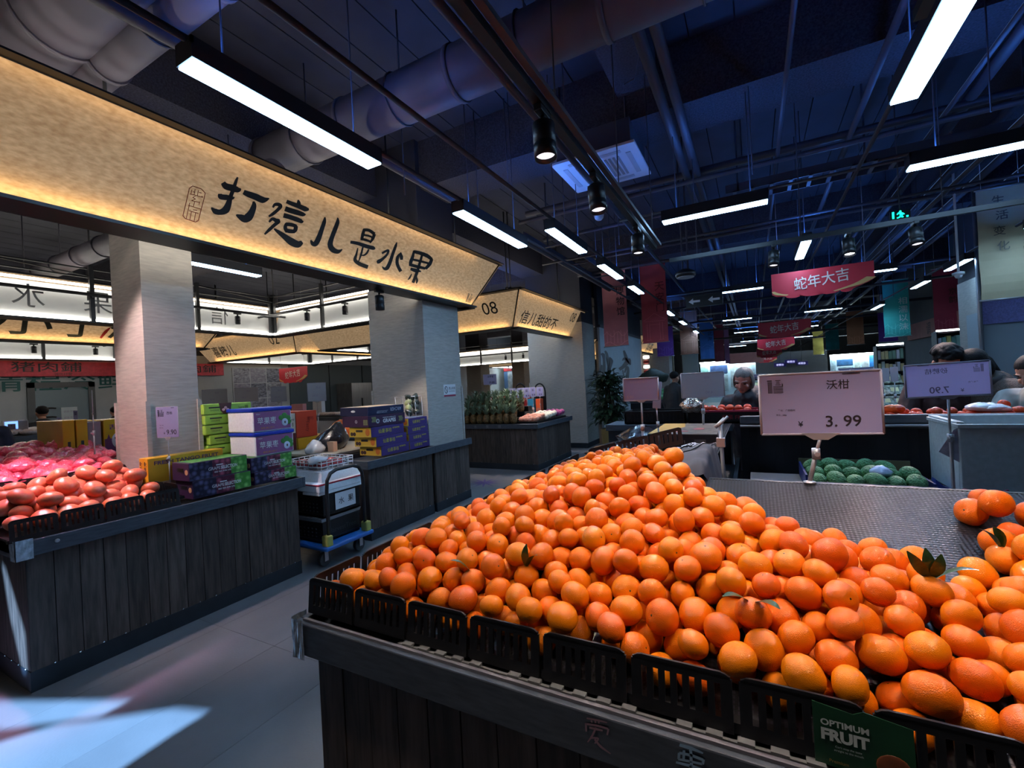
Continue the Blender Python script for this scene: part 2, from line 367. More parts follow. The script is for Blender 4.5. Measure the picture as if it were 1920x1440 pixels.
MB().box(-13.9, -13.1, 11.9, 12.9, 0, 1.98, ch=.01).build('body', mat('brushed steel', (0.30, 0.30, 0.31), 0.3, metal=0.8, var=0.2, nscale=5, stretch=(1, 30, 0.4)), fr)
MB().box(-13.1, -13.07, 12.36, 12.4, 0.7, 1.4).build('handle', BLKM, fr)
struct(MB().box(-14.0, -13.5, 14.7, 17, 0, 2.75), 'wall_left_pier', mat('pale blue pier', (0.32, 0.47, 0.52), 0.6))
# ---- ducts, pipes and rails under the ceiling
def duct(y, z, r, x0, x1, label, rib=0.0):
    o = thing('air_duct', label, 'duct', ((x0 + x1) / 2, y, z - r))
    MB().tube([(x0 + (x1 - x0) * i / 12, y, z) for i in range(13)], r, 28).build('duct_pipe', DUCT, o)
    n = max(2, int((x1 - x0) / 1.2))
    for i in range(n + 1): xx = x0 + (x1 - x0) * i / n; MB().tube([(xx - .02, y, z), (xx + .02, y, z)], r + .012, 28).build('joint_ring', DUCT, o)
    for i in range(n): hg = MB(); xx = x0 + (x1 - x0) * (i + .5) / n; hg.tube([(xx, y, z + r - .01), (xx, y, 4.9)], .008, 6); hg.tube([(xx, y + (r + .008) * math.cos(a * math.pi / 10), z + (r + .008) * math.sin(a * math.pi / 10)) for a in range(20)], .008, 5, closed=True); hg.build('hanger', PIPE, o)
duct(3.05, 4.12, 0.2, -4.4, 6.5, 'long round grey air duct crossing under the ceiling above the black light track')
pa, pb = at_z(60, 85, 4.1), at_z(185, 135, 3.95)
duct(pa.y, 4.1, 0.24, -9, 4, 'wide round air duct running above the fruit stall canopy')
duct(pb.y, 3.95, 0.12, -9, 4, 'narrow round air duct beside the wide one above the fruit stall canopy')
duct(2.75, 3.7, 0.13, -11, -3.9, 'corrugated air duct seen under the fruit stall canopy')
def pipe(pts, r, label, mt=PIPE):
    o = MB().tube(pts, r, 8).build('ceiling_pipe', mt); tag(o, label, 'pipe', 'service pipes under the ceiling' if 'running' in label else 'service pipes across the ceiling'); return o
for X, Z, r in ((-2.28, 3.31, .018), (-1.78, 3.31, .018), (-1.45, 3.75, .03), (-0.62, 4.1, .045), (-0.5, 4.1, .045), (0.88, 3.31, .016), (3.08, 3.31, .018), (1.0, 4.0, .03), (1.75, 4.0, .022), (2.3, 3.8, .03), (0.35, 4.0, .02), (-3.0, 3.8, .05)):
    pipe([(X, -2, Z), (X, 40, Z)], r, 'thin dark service pipe running along the hall under the ceiling')
for Y, Z, r, x0 in ((5.9, 3.95, .03, -2.9), (6.15, 4.15, .045, -2.9), (7.0, 4.0, .03, -3), (7.35, 3.7, .02, -3.2), (8.3, 3.9, .03, -3.2), (9.2, 3.85, .035, -3.2), (11.7, 3.6, .03, -3.2), (13.4, 3.5, .03, -3), (17.5, 3.5, .04, -3), (20, 3.4, .04, -3), (24, 3.3, .04, -3), (29, 3.3, .05, -3), (4.9, 3.31, .014, -1.2), (4.8, 3.31, .014, 1.0)):
    pipe([(x0, Y, Z), (11, Y, Z)], r, 'thin dark service pipe crossing the hall under the ceiling')
for k in range(4):
    pipe([(2.0 + k * .45, 5.0, 4.2), (2.6 + k * .45, 40, 4.2)], .05, 'thin dark service pipe running along the hall under the ceiling')
hr = MB()
for i in range(46):
    X = random.uniform(-3.3, 4.5); Y = random.uniform(3.4, 24); hr.tube([(X, Y, random.uniform(3.4, 4.0)), (X, Y, 4.9)], .006, 5)
tag(hr.build('hanger_rod', PIPE), 'thin threaded rods hanging from the ceiling deck', 'rod', kind='stuff')
for i, (x0, x1, y0, y1, z0) in enumerate(((-0.2, 2.6, 6.3, 6.7, 3.85), (-3, 3, 12.2, 12.6, 3.6), (-2.9, -2.5, 6.0, 24, 3.75))):
    t = MB(); long_x = x1 - x0 > y1 - y0
    t.box(x0, x1, y0, y0 + .02, z0, z0 + .1) if long_x else t.box(x0, x0 + .02, y0, y1, z0, z0 + .1)
    t.box(x0, x1, y1 - .02, y1, z0, z0 + .1) if long_x else t.box(x1 - .02, x1, y0, y1, z0, z0 + .1)
    n = 14
    for k in range(n):
        f = (k + .5) / n
        if long_x: t.box(x0 + f * (x1 - x0) - .02, x0 + f * (x1 - x0) + .02, y0, y1, z0, z0 + .02)
        else: t.box(x0, x1, y0 + f * (y1 - y0) - .02, y0 + f * (y1 - y0) + .02, z0, z0 + .02)
    for a in (0.05, 0.5, 0.95):
        if long_x: t.box(x0 + a * (x1 - x0) - .01, x0 + a * (x1 - x0) + .01, y0, y0 + .02, z0, 4.9)
        else: t.box(x0, x0 + .02, y0 + a * (y1 - y0) - .01, y0 + a * (y1 - y0) + .01, z0, 4.9)
    tag(t.build('cable_tray', PIPE), ('short dark cable tray crossing above the hanging spotlights', 'long dark cable tray crossing the hall above the red festival banners', 'dark cable tray running along the hall beside the row of lamps')[i], 'cable tray')
# ================================================================ ceiling lamps, spotlights and fittings
LAMPM = emis('cold lamp diffuser', (0.34, 0.62, 1.0), PANEL)
UPM = emis('added blue uplight', (0.06, 0.24, 1.0), 24)  # added glow on the lamp tops, stands in for blue bloom on the ceiling
HOUS = mat('lamp housing', (0.03, 0.035, 0.045), 0.4)
def ceiling_lamp(x0, x1, y0, y1, z=3.2, label=''):
    cx, cy = (x0 + x1) / 2, (y0 + y1) / 2
    t = thing('ceiling_lamp', label, 'lamp', (cx, cy, z), group='long cold lamps under the ceiling')
    MB().box(x0, x1, y0, y1, z + .002, z + .07).build('housing', HOUS, t)
    MB().box(x0 + .008, x1 - .008, y0 + .008, y1 - .008, z - .008, z + .001).build('diffuser', LAMPM, t)
    MB().box(x0 + .02, x1 - .02, y0 + .02, y1 - .02, z + .0705, z + .076).build('added_uplight', UPM, t)
    sd_ = MB()
    for a0, a1, b0, b1 in ((x0, x1, y0, y0 + .012), (x0, x1, y1 - .012, y1), (x0, x0 + .012, y0, y1), (x1 - .012, x1, y0, y1)): sd_.box(a0, a1, b0, b1, z + .07, z + .105)
    sd_.build('added_uplight_rim', HOUS, t)  # added rim, hides the made-up uplight from below
    h = MB(); lx = x1 - x0 > y1 - y0
    for a in (.15, .85):
        px, py = (x0 + a * (x1 - x0), cy) if lx else (cx, y0 + a * (y1 - y0))
        MB().tube([(px, py, z + .06), (px, py, 4.9)], .005, 5).build('suspension_rod', PIPE, t)
rowA = 'lamp in the row over the walkway beside the fruit stall sign'
ceiling_lamp(-2.365, -2.225, 1.18, 2.40, label='longest bright cold lamp, hanging above the fruit stall sign lettering')
ceiling_lamp(-2.365, -2.235, 3.42, 4.74, label='bright cold lamp hanging in front of the dark upper part of the second column')
for y0, y1, l in ((4.36, 5.42, 'cold lamp beside the ceiling cassette in the second walkway row'), (6.15, 7.18, 'cold lamp hanging in front of the pink banner'), (7.9, 8.75, 'small cold lamp showing between the pink and the dark red banners'), (11.5, 12.5, 'tiny cold lamp showing at the edge of the dark red banner'), (14.0, 15.0, 'distant cold lamp in the second walkway row, beyond the banners'), (17.5, 18.5, 'far cold lamp in the second walkway row, beyond the blue banner')):
    ceiling_lamp(-1.86, -1.74, y0, y1, label=l)
ceiling_lamp(0.81, 0.955, 2.36, 3.585, label='wide bright cold lamp overhead, broadest of all, pointing down the hall')
ceiling_lamp(1.19, 2.4, 4.76, 4.9, label='long cold lamp set crosswise above the beige hanging banner')
ceiling_lamp(-0.76, 0.20, 4.85, 4.98, label='long cold lamp set crosswise beyond the ceiling cassette')
ceiling_lamp(0.60, 0.72, 6.73, 7.75, label='short cold lamp pointing down the hall between two black spotlights')
for x0, x1, y, l in ((-.5, .25, 9.8, 'thin cold lamp set crosswise beside the swivelled corner of the largest red festival sign'), (1.65, 2.19, 9.65, 'thin cold lamp set crosswise just above the largest red festival sign'), (1.05, 1.4, 10.2, 'short cold lamp peeping over the top edge of the largest red festival sign'), (1.33, 2.19, 14.9, 'thin cold lamp set crosswise just under the largest red festival sign'), (-.74, .04, 15.0, 'thin cold lamp set crosswise in the middle of the hall, beyond the first one'), (-.6, .35, 20, 'far cold lamp set crosswise between the walkway banners and the smaller festival signs'), (1.4, 2.2, 20, 'far cold lamp set crosswise between the smaller festival signs and the olive banner'), (1.8, 2.6, 26, 'tiny cold lamp set crosswise beside the teal banner'), (-1.2, -.3, 30, 'last cold lamp set crosswise over the grey far wall'), (1.2, 2.1, 30.5, 'last cold lamp set crosswise above the violet counter signs'), (-.5, .3, 26, 'tiny cold lamp set crosswise deep in the middle of the hall')):
    ceiling_lamp(x0, x1, y, y + .13, label=l)
for y0, y1, l in ((7.0, 7.95, 'cold lamp cut by the picture edge beside the beige banner'), (9.69, 10.61, 'upper of two cold lamps in line above the dark maroon banner'), (11.61, 12.52, 'lower of two cold lamps in line beside the green banner'), (15.1, 16.2, 'distant cold lamp in line between the orange brown and green banners')):
    ceiling_lamp(3.02, 3.13, y0, y1, label=l)
ceiling_lamp(3.02, 3.13, 4.9, 6.1, label='added cold lamp out of view, in line before the beige banner')  # added outside the view to brighten this side of the hall
ceiling_lamp(4.9, 5.02, 6.0, 7.2, label='added cold lamp out of view over the shoppers beside the beige banner')  # another unseen lamp, put in as fill for the stall wall
ceiling_lamp(-5.72, -5.60, 2.55, 3.70, label='cold lamp seen under the fruit stall canopy beside the first column')
ceiling_lamp(-6.6, -6.48, 8.6, 9.9, label='cold lamp showing over the numbered corner canopy')
ceiling_lamp(-5.4, -5.28, 9.0, 9.9, z=3.3, label='cold lamp seen under the numbered corner canopy')
# black light track
tk = thing('light_track', 'black track with a row of black spotlights, running down the hall overhead', 'light track', (-.8, 2.5, 2.86))
MB().box(-.822, -.778, -1.5, 4.62, 2.86, 2.90).build('rail', BLKM, tk)
MB().box(-.765, -.735, -1.5, 4.62, 2.885, 2.91).build('conduit', PIPE, tk)
h = MB()
for y in (-1.2, 0.9, 2.1, 3.3, 4.55): MB().tube([(-.8, y, 2.9), (-.8, y, 4.9)], .005, 5).build('suspension_rod', PIPE, tk)
tk2 = thing('light_track', 'thin black cross track carrying the spotlights near the exit sign', 'light track', (.9, 5.55, 2.97))
MB().box(-.8, 3.4, 5.53, 5.57, 2.93, 2.975).build('rail', BLKM, tk2)
h = MB()
for X in (-.5, .5, 1.6, 3.0): MB().tube([(X, 5.55, 2.97), (X, 5.55, 4.9)], .005, 5).build('suspension_rod', PIPE, tk2)
LENS = emis('spot lens', (0.85, 0.8, 1.0), 1.3); LENSB = emis('bright spot lens', (0.9, 0.88, 1.0), 30)
def spotlight(x, y, z, aim, power, label, col=(1.0, 0.86, 0.74), size=75, blend=0.5, r=.052, L=.16, lens=LENS, group=None, rad=0.05):
    "z: the underside of the track"
    t = thing('track_spotlight', label, 'spotlight', (x, y, z), group=group)
    a = V((x, y, z - .05)); d = (V(aim) - a).normalized(); d2 = (d + V((0, 0, -2.2))).normalized()
    MB().box(x - .02, x + .02, y - .06, y + .06, z - .03, z, ch=.004).build('adapter', BLKM, t)
    MB().tube([(x, y, z - .03), (x, y, z - .075)], .012, 8).build('swivel', BLKM, t)
    R_ = d2.to_track_quat('Z', 'Y').to_matrix().to_4x4(); T = M.Translation(V((x, y, z - .07))) @ R_
    MB().lathe([(r * .7, -.012), (r, 0), (r, L * .55), (r * .97, L * .56), (r * .97, L * .6), (r, L * .61), (r, L), (r * .9, L), (r * .86, L - .025)], 24, T).build('housing', BLKM, t)
    MB().lathe([(r * .86, L - .026), (r * .86, L - .022)], 24, T).build('lens', lens, t)
    if power:
        p = T @ V((0, 0, L + .005)); lamp('SPOT', 'spot_beam', p, col, power * SPOT, t, aim, spot_size=math.radians(size), spot_blend=blend, shadow_soft_size=rad)
    return t
spotlight(-.8, 1.93, 2.86, (-.55, 1.7, 1.1), 122, 'large black spotlight on the long track, lens facing down, biggest of the spotlights')
spotlight(-.8, 2.72, 2.86, (-.3, 2.2, 1.15), 76, 'black spotlight hanging in front of the white ceiling cassette')
spotlight(-.8, 3.85, 2.86, (-.7, 3.2, 1.1), 45, 'small black spotlight near the far end of the long track')
spotlight(-.8, 0.55, 2.86, (-.35, 1.15, 1.05), 52, 'black spotlight on the near part of the long track', size=70)
spotlight(.25, 5.55, 2.93, (-.1, 4.5, 1.3), 110, 'black spotlight first on the cross track, beside the bright one', col=(1, .78, .75))
spotlight(.89, 5.55, 2.93, (.9, 4.1, 1.25), 130, 'black spotlight with a brightly glowing lens on the cross track', col=(1, .78, .75), lens=LENSB)
spotlight(1.40, 5.55, 2.93, (1.5, 4.2, 1.25), 120, 'black spotlight beside the green exit sign', col=(1, .78, .75))
tk3 = thing('light_track', 'black track above the heaped oranges, outside the picture', 'light track', (.6, 1.2, 2.86))
MB().box(.58, .62, -1.5, 2.2, 2.86, 2.90).build('rail', BLKM, tk3); h = MB()
for y in (-1.2, 1.9): MB().tube([(.6, y, 2.9), (.6, y, 4.9)], .005, 5).build('suspension_rod', PIPE, tk3)
spotlight(.6, 1.55, 2.86, (.5, 1.35, 1.05), 102, 'black spotlight over the near end of the orange display', col=(1, .80, .72))
spotlight(.6, 0.9, 2.86, (.1, 1.3, 1.05), 48, 'black spotlight over the corner of the orange display', col=(1, .84, .74))
# air conditioner cassette
ac = thing('ceiling_cassette', 'square white air conditioner cassette under the ceiling behind the track', 'air conditioner', (-1.41, 5.05, 4.0))
c0 = at_z(1033, 312, 4.0); c1 = at_z(1220, 325, 4.0); X0, X1, Y0, Y1 = c0.x, c1.x, c0.y, c1.y + .03
MB().box(X0, X1, Y0, Y1, 4.0, 4.03, ch=.006).build('panel', WHT, ac)
MB().box(X0 + .05, X1 - .05, Y0 + .05, Y1 - .05, 4.03, 4.3).build('casing', mat('cassette casing', (.06, .06, .08), .6), ac)
g = MB(); a = .2
for i in range(11): xx = X0 + a + (X1 - X0 - 2 * a) * (i + .5) / 11; g.box(xx - .012, xx + .012, Y0 + a, Y1 - a, 3.992, 4.0)
g.build('intake_grille', mat('grille grey', (.32, .30, .30), .5), ac)
for k in range(4):
    q = MB(); b0, b1 = .08, .13
    if k == 0: q.box(X0 + .17, X1 - .17, Y0 + b0, Y0 + b1, 3.993, 4.0)
    if k == 1: q.box(X0 + .17, X1 - .17, Y1 - b1, Y1 - b0, 3.993, 4.0)
    if k == 2: q.box(X0 + b0, X0 + b1, Y0 + .17, Y1 - .17, 3.993, 4.0)
    if k == 3: q.box(X1 - b1, X1 - b0, Y0 + .17, Y1 - .17, 3.993, 4.0)
    q.build('air_flap', mat('flap', (.5, .49, .5), .4), ac)
h = MB()
for X in (X0 + .1, X1 - .1):
    for Y in (Y0 + .1, Y1 - .1): MB().tube([(X, Y, 4.25), (X, Y, 4.9)], .008, 6).build('suspension_rod', PIPE, ac)
# smoke detector, round speaker fittings, camera, exit sign
p = at_z(1170, 40, 4.55)
sd = thing('smoke_detector', 'round white smoke detector under the ceiling above the track', 'smoke detector', p)
MB().lathe([(.03, -.06), (.045, -.045), (.055, -.03), (.055, -.02), (.075, -.015), (.08, 0), (.08, .02)], 24, M.Translation(p)).build('body', WHT, sd)
q = MB()
for i in range(8): a = i * math.pi / 4; q.box(p.x + .045 * math.cos(a) - .008, p.x + .045 * math.cos(a) + .008, p.y + .045 * math.sin(a) - .008, p.y + .045 * math.sin(a) + .008, p.z - .042, p.z - .03)
q.build('vent_slot', BLKM, sd)
MB().tube([p + V((0, 0, .02)), (p.x, p.y, 4.9)], .006, 6).build('suspension_rod', PIPE, sd)
MB().tube([p + V((.04, 0, .03)), p + V((.05, .3, -.12)), p + V((-.05, .55, -.14)), p + V((-.2, .8, 0))], .006, 6).build('cable', PIPE, sd)
p = at_z(1123, 405, 3.6)
sd = thing('smoke_detector', 'small white detector on a stub pipe above the third spotlight', 'smoke detector', p)
MB().lathe([(.03, -.05), (.05, -.03), (.06, 0), (.06, .03)], 20, M.Translation(p)).build('body', WHT, sd); MB().tube([p, (p.x, p.y, 4.9)], .008, 6).build('suspension_rod', PIPE, sd)
p = at_z(1285, 515, 3.0)
sd = thing('hanging_speaker', 'round black disc speaker hanging on a twin pole beyond the dark red banner', 'speaker', p)
MB().lathe([(.10, -.04), (.13, -.02), (.13, .03), (.06, .07), (.02, .08)], 28, M.Translation(p)).build('body', BLKM, sd)
MB().lathe([(.115, -.042), (.115, -.036)], 28, M.Translation(p)).build('grille', mat('pale grille', (.5, .5, .55), .5), sd)
q = MB(); q.tube([(p.x - .03, p.y, p.z + .07), (p.x - .03, p.y, 4.9)], .012, 8); q.tube([(p.x + .04, p.y, p.z + .07), (p.x + .04, p.y, 4.9)], .012, 8); q.build('pole', PIPE, sd)
p = at_z(1797, 512, 2.8)
sd = thing('security_camera', 'white dome security camera hanging on a pole near the dark maroon banner', 'camera', p)
MB().lathe([(.005, -.075), (.03, -.065), (.042, -.038), (.045, -.025), (.065, -.02), (.065, .006), (.02, .02)], 20, M.Translation(p)).build('dome', WHT, sd); MB().tube([p, (p.x, p.y, 4.9)], .014, 8).build('pole', WHT, sd)
p = at_z(1688, 402, 3.2)
ex = thing('exit_sign', 'small green lit exit sign with a running figure under the ceiling', 'exit sign', p)
MB().box(p.x - .085, p.x + .085, p.y, p.y + .03, p.z - .045, p.z + .045).build('case', BLKM, ex)
GRN = emis('exit green', (0.0, 0.9, 0.5), 1.6)
def er(x, z): return V((p.x + x * .6, p.y - .004, p.z + z * .6))
q = MB(); stroke(q, [(-.10, .06, .03), (-.10, -.06, .03)], er); stroke(q, [(-.01, .02, .03), (.02, -.01, .035), (.0, -.03, .03), (.04, -.055, .02)], er); stroke(q, [(.02, -.01, .03), (-.02, -.05, .02), (-.05, -.055, .02)], er)
stroke(q, [(-.045, .0, .015), (-.02, .03, .02), (.03, .015, .018), (.055, -.01, .015)], er); q.lathe([(.0095, 0), (.0095, .004)], 12, M.Translation(er(.0, .05)) @ M.Rotation(math.pi / 2, 4, 'X')); stroke(q, [(.08, -.05, .03), (.11, -.05, .03)], er)
q.build('pictogram', GRN, ex); MB().tube([(p.x, p.y + .015, p.z + .045), (p.x, p.y + .015, 4.9)], .006, 6).build('suspension_rod', PIPE, ex)
p = at_z(1320, 563, 3.0)
ex = thing('direction_sign', 'small hanging direction arrow sign far down the hall beyond the brown banner', 'sign', p)
MB().box(p.x - .32, p.x + .32, p.y, p.y + .03, p.z - .11, p.z + .11).build('case', BLKM, ex)
q = MB()
for s_ in (-.17, .17): q.prism([(-.1, .0), (-.02, .06), (-.02, .02), (.1, .02), (.1, -.02), (-.02, -.02), (-.02, -.06)], (p.x + s_, p.y - .002, p.z), (1, 0, 0), (0, 0, 1), .002)
q.build('arrow', WHT, ex); MB().tube([(p.x, p.y + .015, p.z + .1), (p.x, p.y + .015, 4.9)], .006, 6).build('suspension_rod', PIPE, ex)
# ================================================================ stall canopies: sloping sign panels outside, white lit lining inside
WARM = (1.0, 0.66, 0.28)
def canopy(label, x0, x1, y0, y1, z0, dz=0.63, d=0.33, sides='EWNS', strips=(), rail=True, posts=True, gap=0.12, seams=True):
    t = thing('sign_canopy', label, 'canopy sign', ((x0 + x1) / 2, (y0 + y1) / 2, z0)); z1 = z0 + dz
    lo = [V((x0, y0, z0)), V((x1, y0, z0)), V((x1, y1, z0)), V((x0, y1, z0))]
    hi = [V((x0 - d, y0 - d, z1)), V((x1 + d, y0 - d, z1)), V((x1 + d, y1 + d, z1)), V((x0 - d, y1 + d, z1))]
    names = {'S': 0, 'E': 1, 'N': 2, 'W': 3}; nn = {'S': V((0, -1, 0)), 'E': V((1, 0, 0)), 'N': V((0, 1, 0)), 'W': V((-1, 0, 0))}
    tubes, trim, rails, inner, posts_ = MB(), MB(), MB(), MB(), []
    for s in sides:
        i = names[s]; a, b, c, e = lo[i], lo[(i + 1) % 4], hi[(i + 1) % 4], hi[i]; n = nn[s]; ax = (b - a).normalized(); Ln = (b - a).length
        MB().add([a, b, c, e, a - n * .03, b - n * .03, c - n * .03, e - n * .03], [(0, 1, 2, 3), (7, 6, 5, 4), (0, 4, 5, 1), (1, 5, 6, 2), (2, 6, 7, 3), (3, 7, 4, 0)]).build('sign_panel', GOLDSIGN, t)
        k = -n * .035
        k2 = -n * gap; kk = ax * gap
        inner.add([a + k2 + kk, b + k2 - kk, b + k2 - kk + V((0, 0, .5)) + n * .16, a + k2 + kk + V((0, 0, .5)) + n * .16], [(0, 1, 2, 3)])
        q = -n * (gap + .02)
        tubes.tube([a + q + kk + V((0, 0, .018)), b + q - kk + V((0, 0, .018))], .017, 8); tubes.tube([a + q + kk + V((0, 0, .52)) + n * .1, b + q - kk + V((0, 0, .52)) + n * .1], .017, 8)
        w_ = gap + .06; trim.add([a + n * .02 + V((0, 0, h_)) - ax * .02 for h_ in ()] + [p_ + n * o_ + V((0, 0, h_)) for h_ in (-.026, -.004) for p_, o_ in ((a, .09), (b, .09), (b, -w_), (a, -w_))], [(3, 2, 1, 0), (4, 5, 6, 7), (0, 1, 5, 4), (1, 2, 6, 5), (2, 3, 7, 6), (3, 0, 4, 7)]); trim.tube([e + V((0, 0, .015)), c + V((0, 0, .015))], .022, 4, smooth=False)
        trim.tube([a - n * .03, e - n * .03], .014, 6); trim.add([p_ + n * o_ + V((0, 0, h_)) for h_ in (.0, .012) for p_, o_ in ((e, .075), (c, .075), (c, -.03), (e, -.03))], [(3, 2, 1, 0), (4, 5, 6, 7), (0, 1, 5, 4), (1, 2, 6, 5), (2, 3, 7, 6), (3, 0, 4, 7)])
        for hh in (.62, .74): rails.tube([a - n * gap + V((0, 0, hh)), b - n * gap + V((0, 0, hh))], .012, 6)
        rails.tube([a - n * (gap + .22) + V((0, 0, .34)), b - n * (gap + .22) + V((0, 0, .34))], .022, 4, smooth=False)
        m = max(2, int(Ln / 1.25))
        for j in range(m + 1):
            p = a + ax * (gap + (Ln - 2 * gap) * j / m) - n * (gap + .05); post = MB(); posts_.append(post); post.box(p.x - .025, p.x + .025, p.y - .025, p.y + .025, z0 - .01, z0 + .78)
            post.tube([p + V((0, 0, .34)), p - n * .2 + V((0, 0, .34))], .012, 6)
            if j < m and j % 2 == 0: pm = p + ax * (Ln - 2 * gap) / m; rails.tube([p + V((0, 0, .63)), pm + V((0, 0, .74))], .01, 6)
            if j % 2 == 0: post.tube([p + V((0, 0, .76)), (p.x, p.y, 4.9)], .012, 6)
    inner.build('lining', WHITEP, t); trim.build('trim', BLKM, t); rails.build('inner_rail', BLKM, t); [q_.build('post', BLKM, t) for q_ in posts_]; tubes.build('led_tube', LED, t)
    for (s, u0, u1, pw) in strips:
        i = names[s]; a, b, c, e = lo[i], lo[(i + 1) % 4], hi[(i + 1) % 4], hi[i]; n = nn[s]
        ax = (b - a).normalized()
        for base, out, up, asp in ((a, .062, .004, 1), (e, .048, -.006, -1)):
            p = base + ax * (u0 + u1) / 2 + n * out + V((0, 0, up)); L_ = u1 - u0
            o = lamp('AREA', 'sign_strip_light', p, WARM, pw * L_ * STRIP * (1.0 if asp > 0 else .8), t, shape='RECTANGLE', size=L_, size_y=.05)
            tgt = (-n * .42 + V((0, 0, asp))).normalized(); X = ax; Z = -tgt; Y = Z.cross(X).normalized()
            o.matrix_basis = M(((X.x, Y.x, Z.x, p.x), (X.y, Y.y, Z.y, p.y), (X.z, Y.z, Z.z, p.z), (0, 0, 0, 1)))
    def on(s, off=.004):
        i = names[s]; a, b, c, e = lo[i], lo[(i + 1) % 4], hi[(i + 1) % 4], hi[i]; ax = (b - a).normalized(); sl_ = (e - a); up = (sl_ - ax * sl_.dot(ax)).normalized(); nrm = ax.cross(up).normalized()
        return a + nrm * off, ax, up, nrm
    t_ = t; return t_, on
fruit, on1 = canopy('long tan sign canopy with six big brushed characters and a red seal', -8.3, -3.66, -1.4, 5.69, 2.80, strips=(('E', .1, 7.1, 3.4),), sides='ENW')
o_, ax_, up_, n_ = on1('E', .003)
ink = MB()
def z1(x, y): return at_plane(330 + x / 7.385, 320 + y / 7.385, o_, n_)
def z2(x, y): return at_plane(570 + x / 7.385, 400 + y / 7.385, o_, n_)
for st in ([(650, 165, 50), (690, 215, 70), (780, 240, 75), (860, 265, 60), (900, 250, 16)], [(855, 90, 18), (830, 150, 35), (790, 270, 45), (755, 360, 45), (730, 450, 65), (690, 540, 85), (610, 575, 60), (540, 560, 60), (488, 510, 12)],
           [(610, 320, 40), (620, 360, 60), (700, 370, 60), (780, 378, 40), (812, 368, 6)], [(935, 295, 50), (1000, 325, 65), (1100, 360, 72), (1205, 405, 72), (1292, 384, 8)], [(1072, 425, 18), (1080, 480, 55), (1050, 570, 72), (1005, 640, 95), (950, 665, 85), (890, 640, 60), (832, 612, 14)],
           [(1340, 510, 20), (1370, 470, 34), (1420, 468, 40), (1448, 495, 42), (1400, 550, 36), (1340, 600, 36), (1283, 635, 20)], [(1288, 712, 20), (1335, 668, 36), (1385, 690, 44), (1422, 700, 44), (1355, 760, 38), (1290, 820, 36), (1226, 882, 18)],
           [(1356, 803, 14), (1420, 850, 42), (1500, 910, 60), (1600, 985, 84), (1690, 1020, 76), (1748, 985, 36)], [(1690, 402, 8), (1698, 440, 42), (1702, 490, 46)], [(1530, 425, 40), (1600, 455, 46), (1700, 492, 52), (1790, 530, 56), (1842, 535, 18)],
           [(1510, 525, 55), (1580, 550, 58), (1680, 580, 56), (1760, 605, 46), (1798, 604, 6)], [(1488, 618, 52), (1560, 637, 52), (1660, 670, 52), (1740, 702, 46), (1757, 690, 10)], [(1530, 728, 30), (1512, 790, 42), (1540, 845, 42)], [(1520, 742, 40), (1600, 748, 42), (1672, 772, 36)], [(1662, 765, 42), (1652, 820, 46), (1620, 857, 30)], [(1525, 828, 44), (1580, 838, 46), (1632, 842, 40)]):
    stroke(ink, st, z1, 1.28)
for st in ([(290, 52, 14), (280, 120, 46), (240, 240, 52), (200, 350, 62), (160, 420, 62), (120, 418, 50), (92, 370, 14)], [(466, 58, 10), (466, 120, 46), (430, 220, 52), (388, 330, 52), (362, 430, 62), (395, 500, 66), (470, 530, 50), (532, 498, 8)],
           [(835, 215, 30), (815, 290, 40), (795, 375, 28)], [(825, 230, 36), (900, 235, 36), (978, 288, 40)], [(978, 285, 36), (952, 350, 36), (914, 412, 14)], [(830, 300, 22), (890, 310, 26), (945, 332, 20)], [(798, 355, 30), (860, 370, 30), (932, 395, 24)],
           [(642, 398, 34), (740, 415, 40), (860, 455, 46), (960, 480, 46), (986, 476, 14)], [(746, 478, 12), (725, 570, 26), (706, 645, 42), (760, 695, 46), (830, 725, 46), (886, 745, 46)], [(815, 468, 20), (790, 570, 26), (758, 662, 12)], [(897, 498, 20), (870, 550, 24), (830, 580, 20), (793, 580, 10)],
           [(1080, 555, 24), (1120, 530, 26), (1168, 513, 28), (1150, 570, 26), (1090, 630, 32), (1035, 668, 48), (1008, 680, 26)], [(1286, 400, 8), (1270, 450, 32), (1230, 560, 36), (1190, 680, 42), (1150, 758, 46), (1110, 765, 30), (1083, 736, 8)], [(1340, 538, 8), (1348, 600, 42), (1352, 645, 28)], [(1340, 548, 10), (1300, 600, 36), (1288, 680, 38), (1310, 750, 38), (1342, 805, 40)],
           [(1525, 515, 22), (1505, 600, 36), (1480, 670, 42), (1468, 732, 26)], [(1520, 530, 36), (1600, 548, 42), (1700, 585, 46), (1772, 640, 34)], [(1770, 630, 36), (1742, 700, 42), (1682, 768, 34)], [(1510, 640, 26), (1600, 660, 28), (1722, 692, 24)], [(1478, 715, 36), (1580, 740, 36), (1682, 765, 28)], [(1640, 560, 26), (1600, 700, 32), (1560, 830, 36), (1508, 962, 34)], [(1475, 768, 30), (1540, 790, 46), (1622, 805, 14)], [(1492, 838, 10), (1465, 890, 22), (1438, 920, 8)], [(1558, 880, 12), (1566, 930, 28), (1555, 972, 12)]):
    stroke(ink, st, z2, 1.2)
ink.build('lettering', SIGNINK, fruit)
pl = at_plane(872, 566, o_, n_); ink = MB(); logo(ink, pl, ax_, up_, 0.13, .002); ink.build('logo_mark', SIGNINK, fruit)
seal = MB()
loop = [(230, 212), (350, 252), (405, 310), (390, 380), (350, 530), (310, 690), (270, 712), (130, 665), (95, 625), (140, 440), (185, 245), (230, 212)]
for i in range(len(loop) - 1): stroke(seal, [(*loop[i], 11), (*loop[i + 1], 11)], z1)
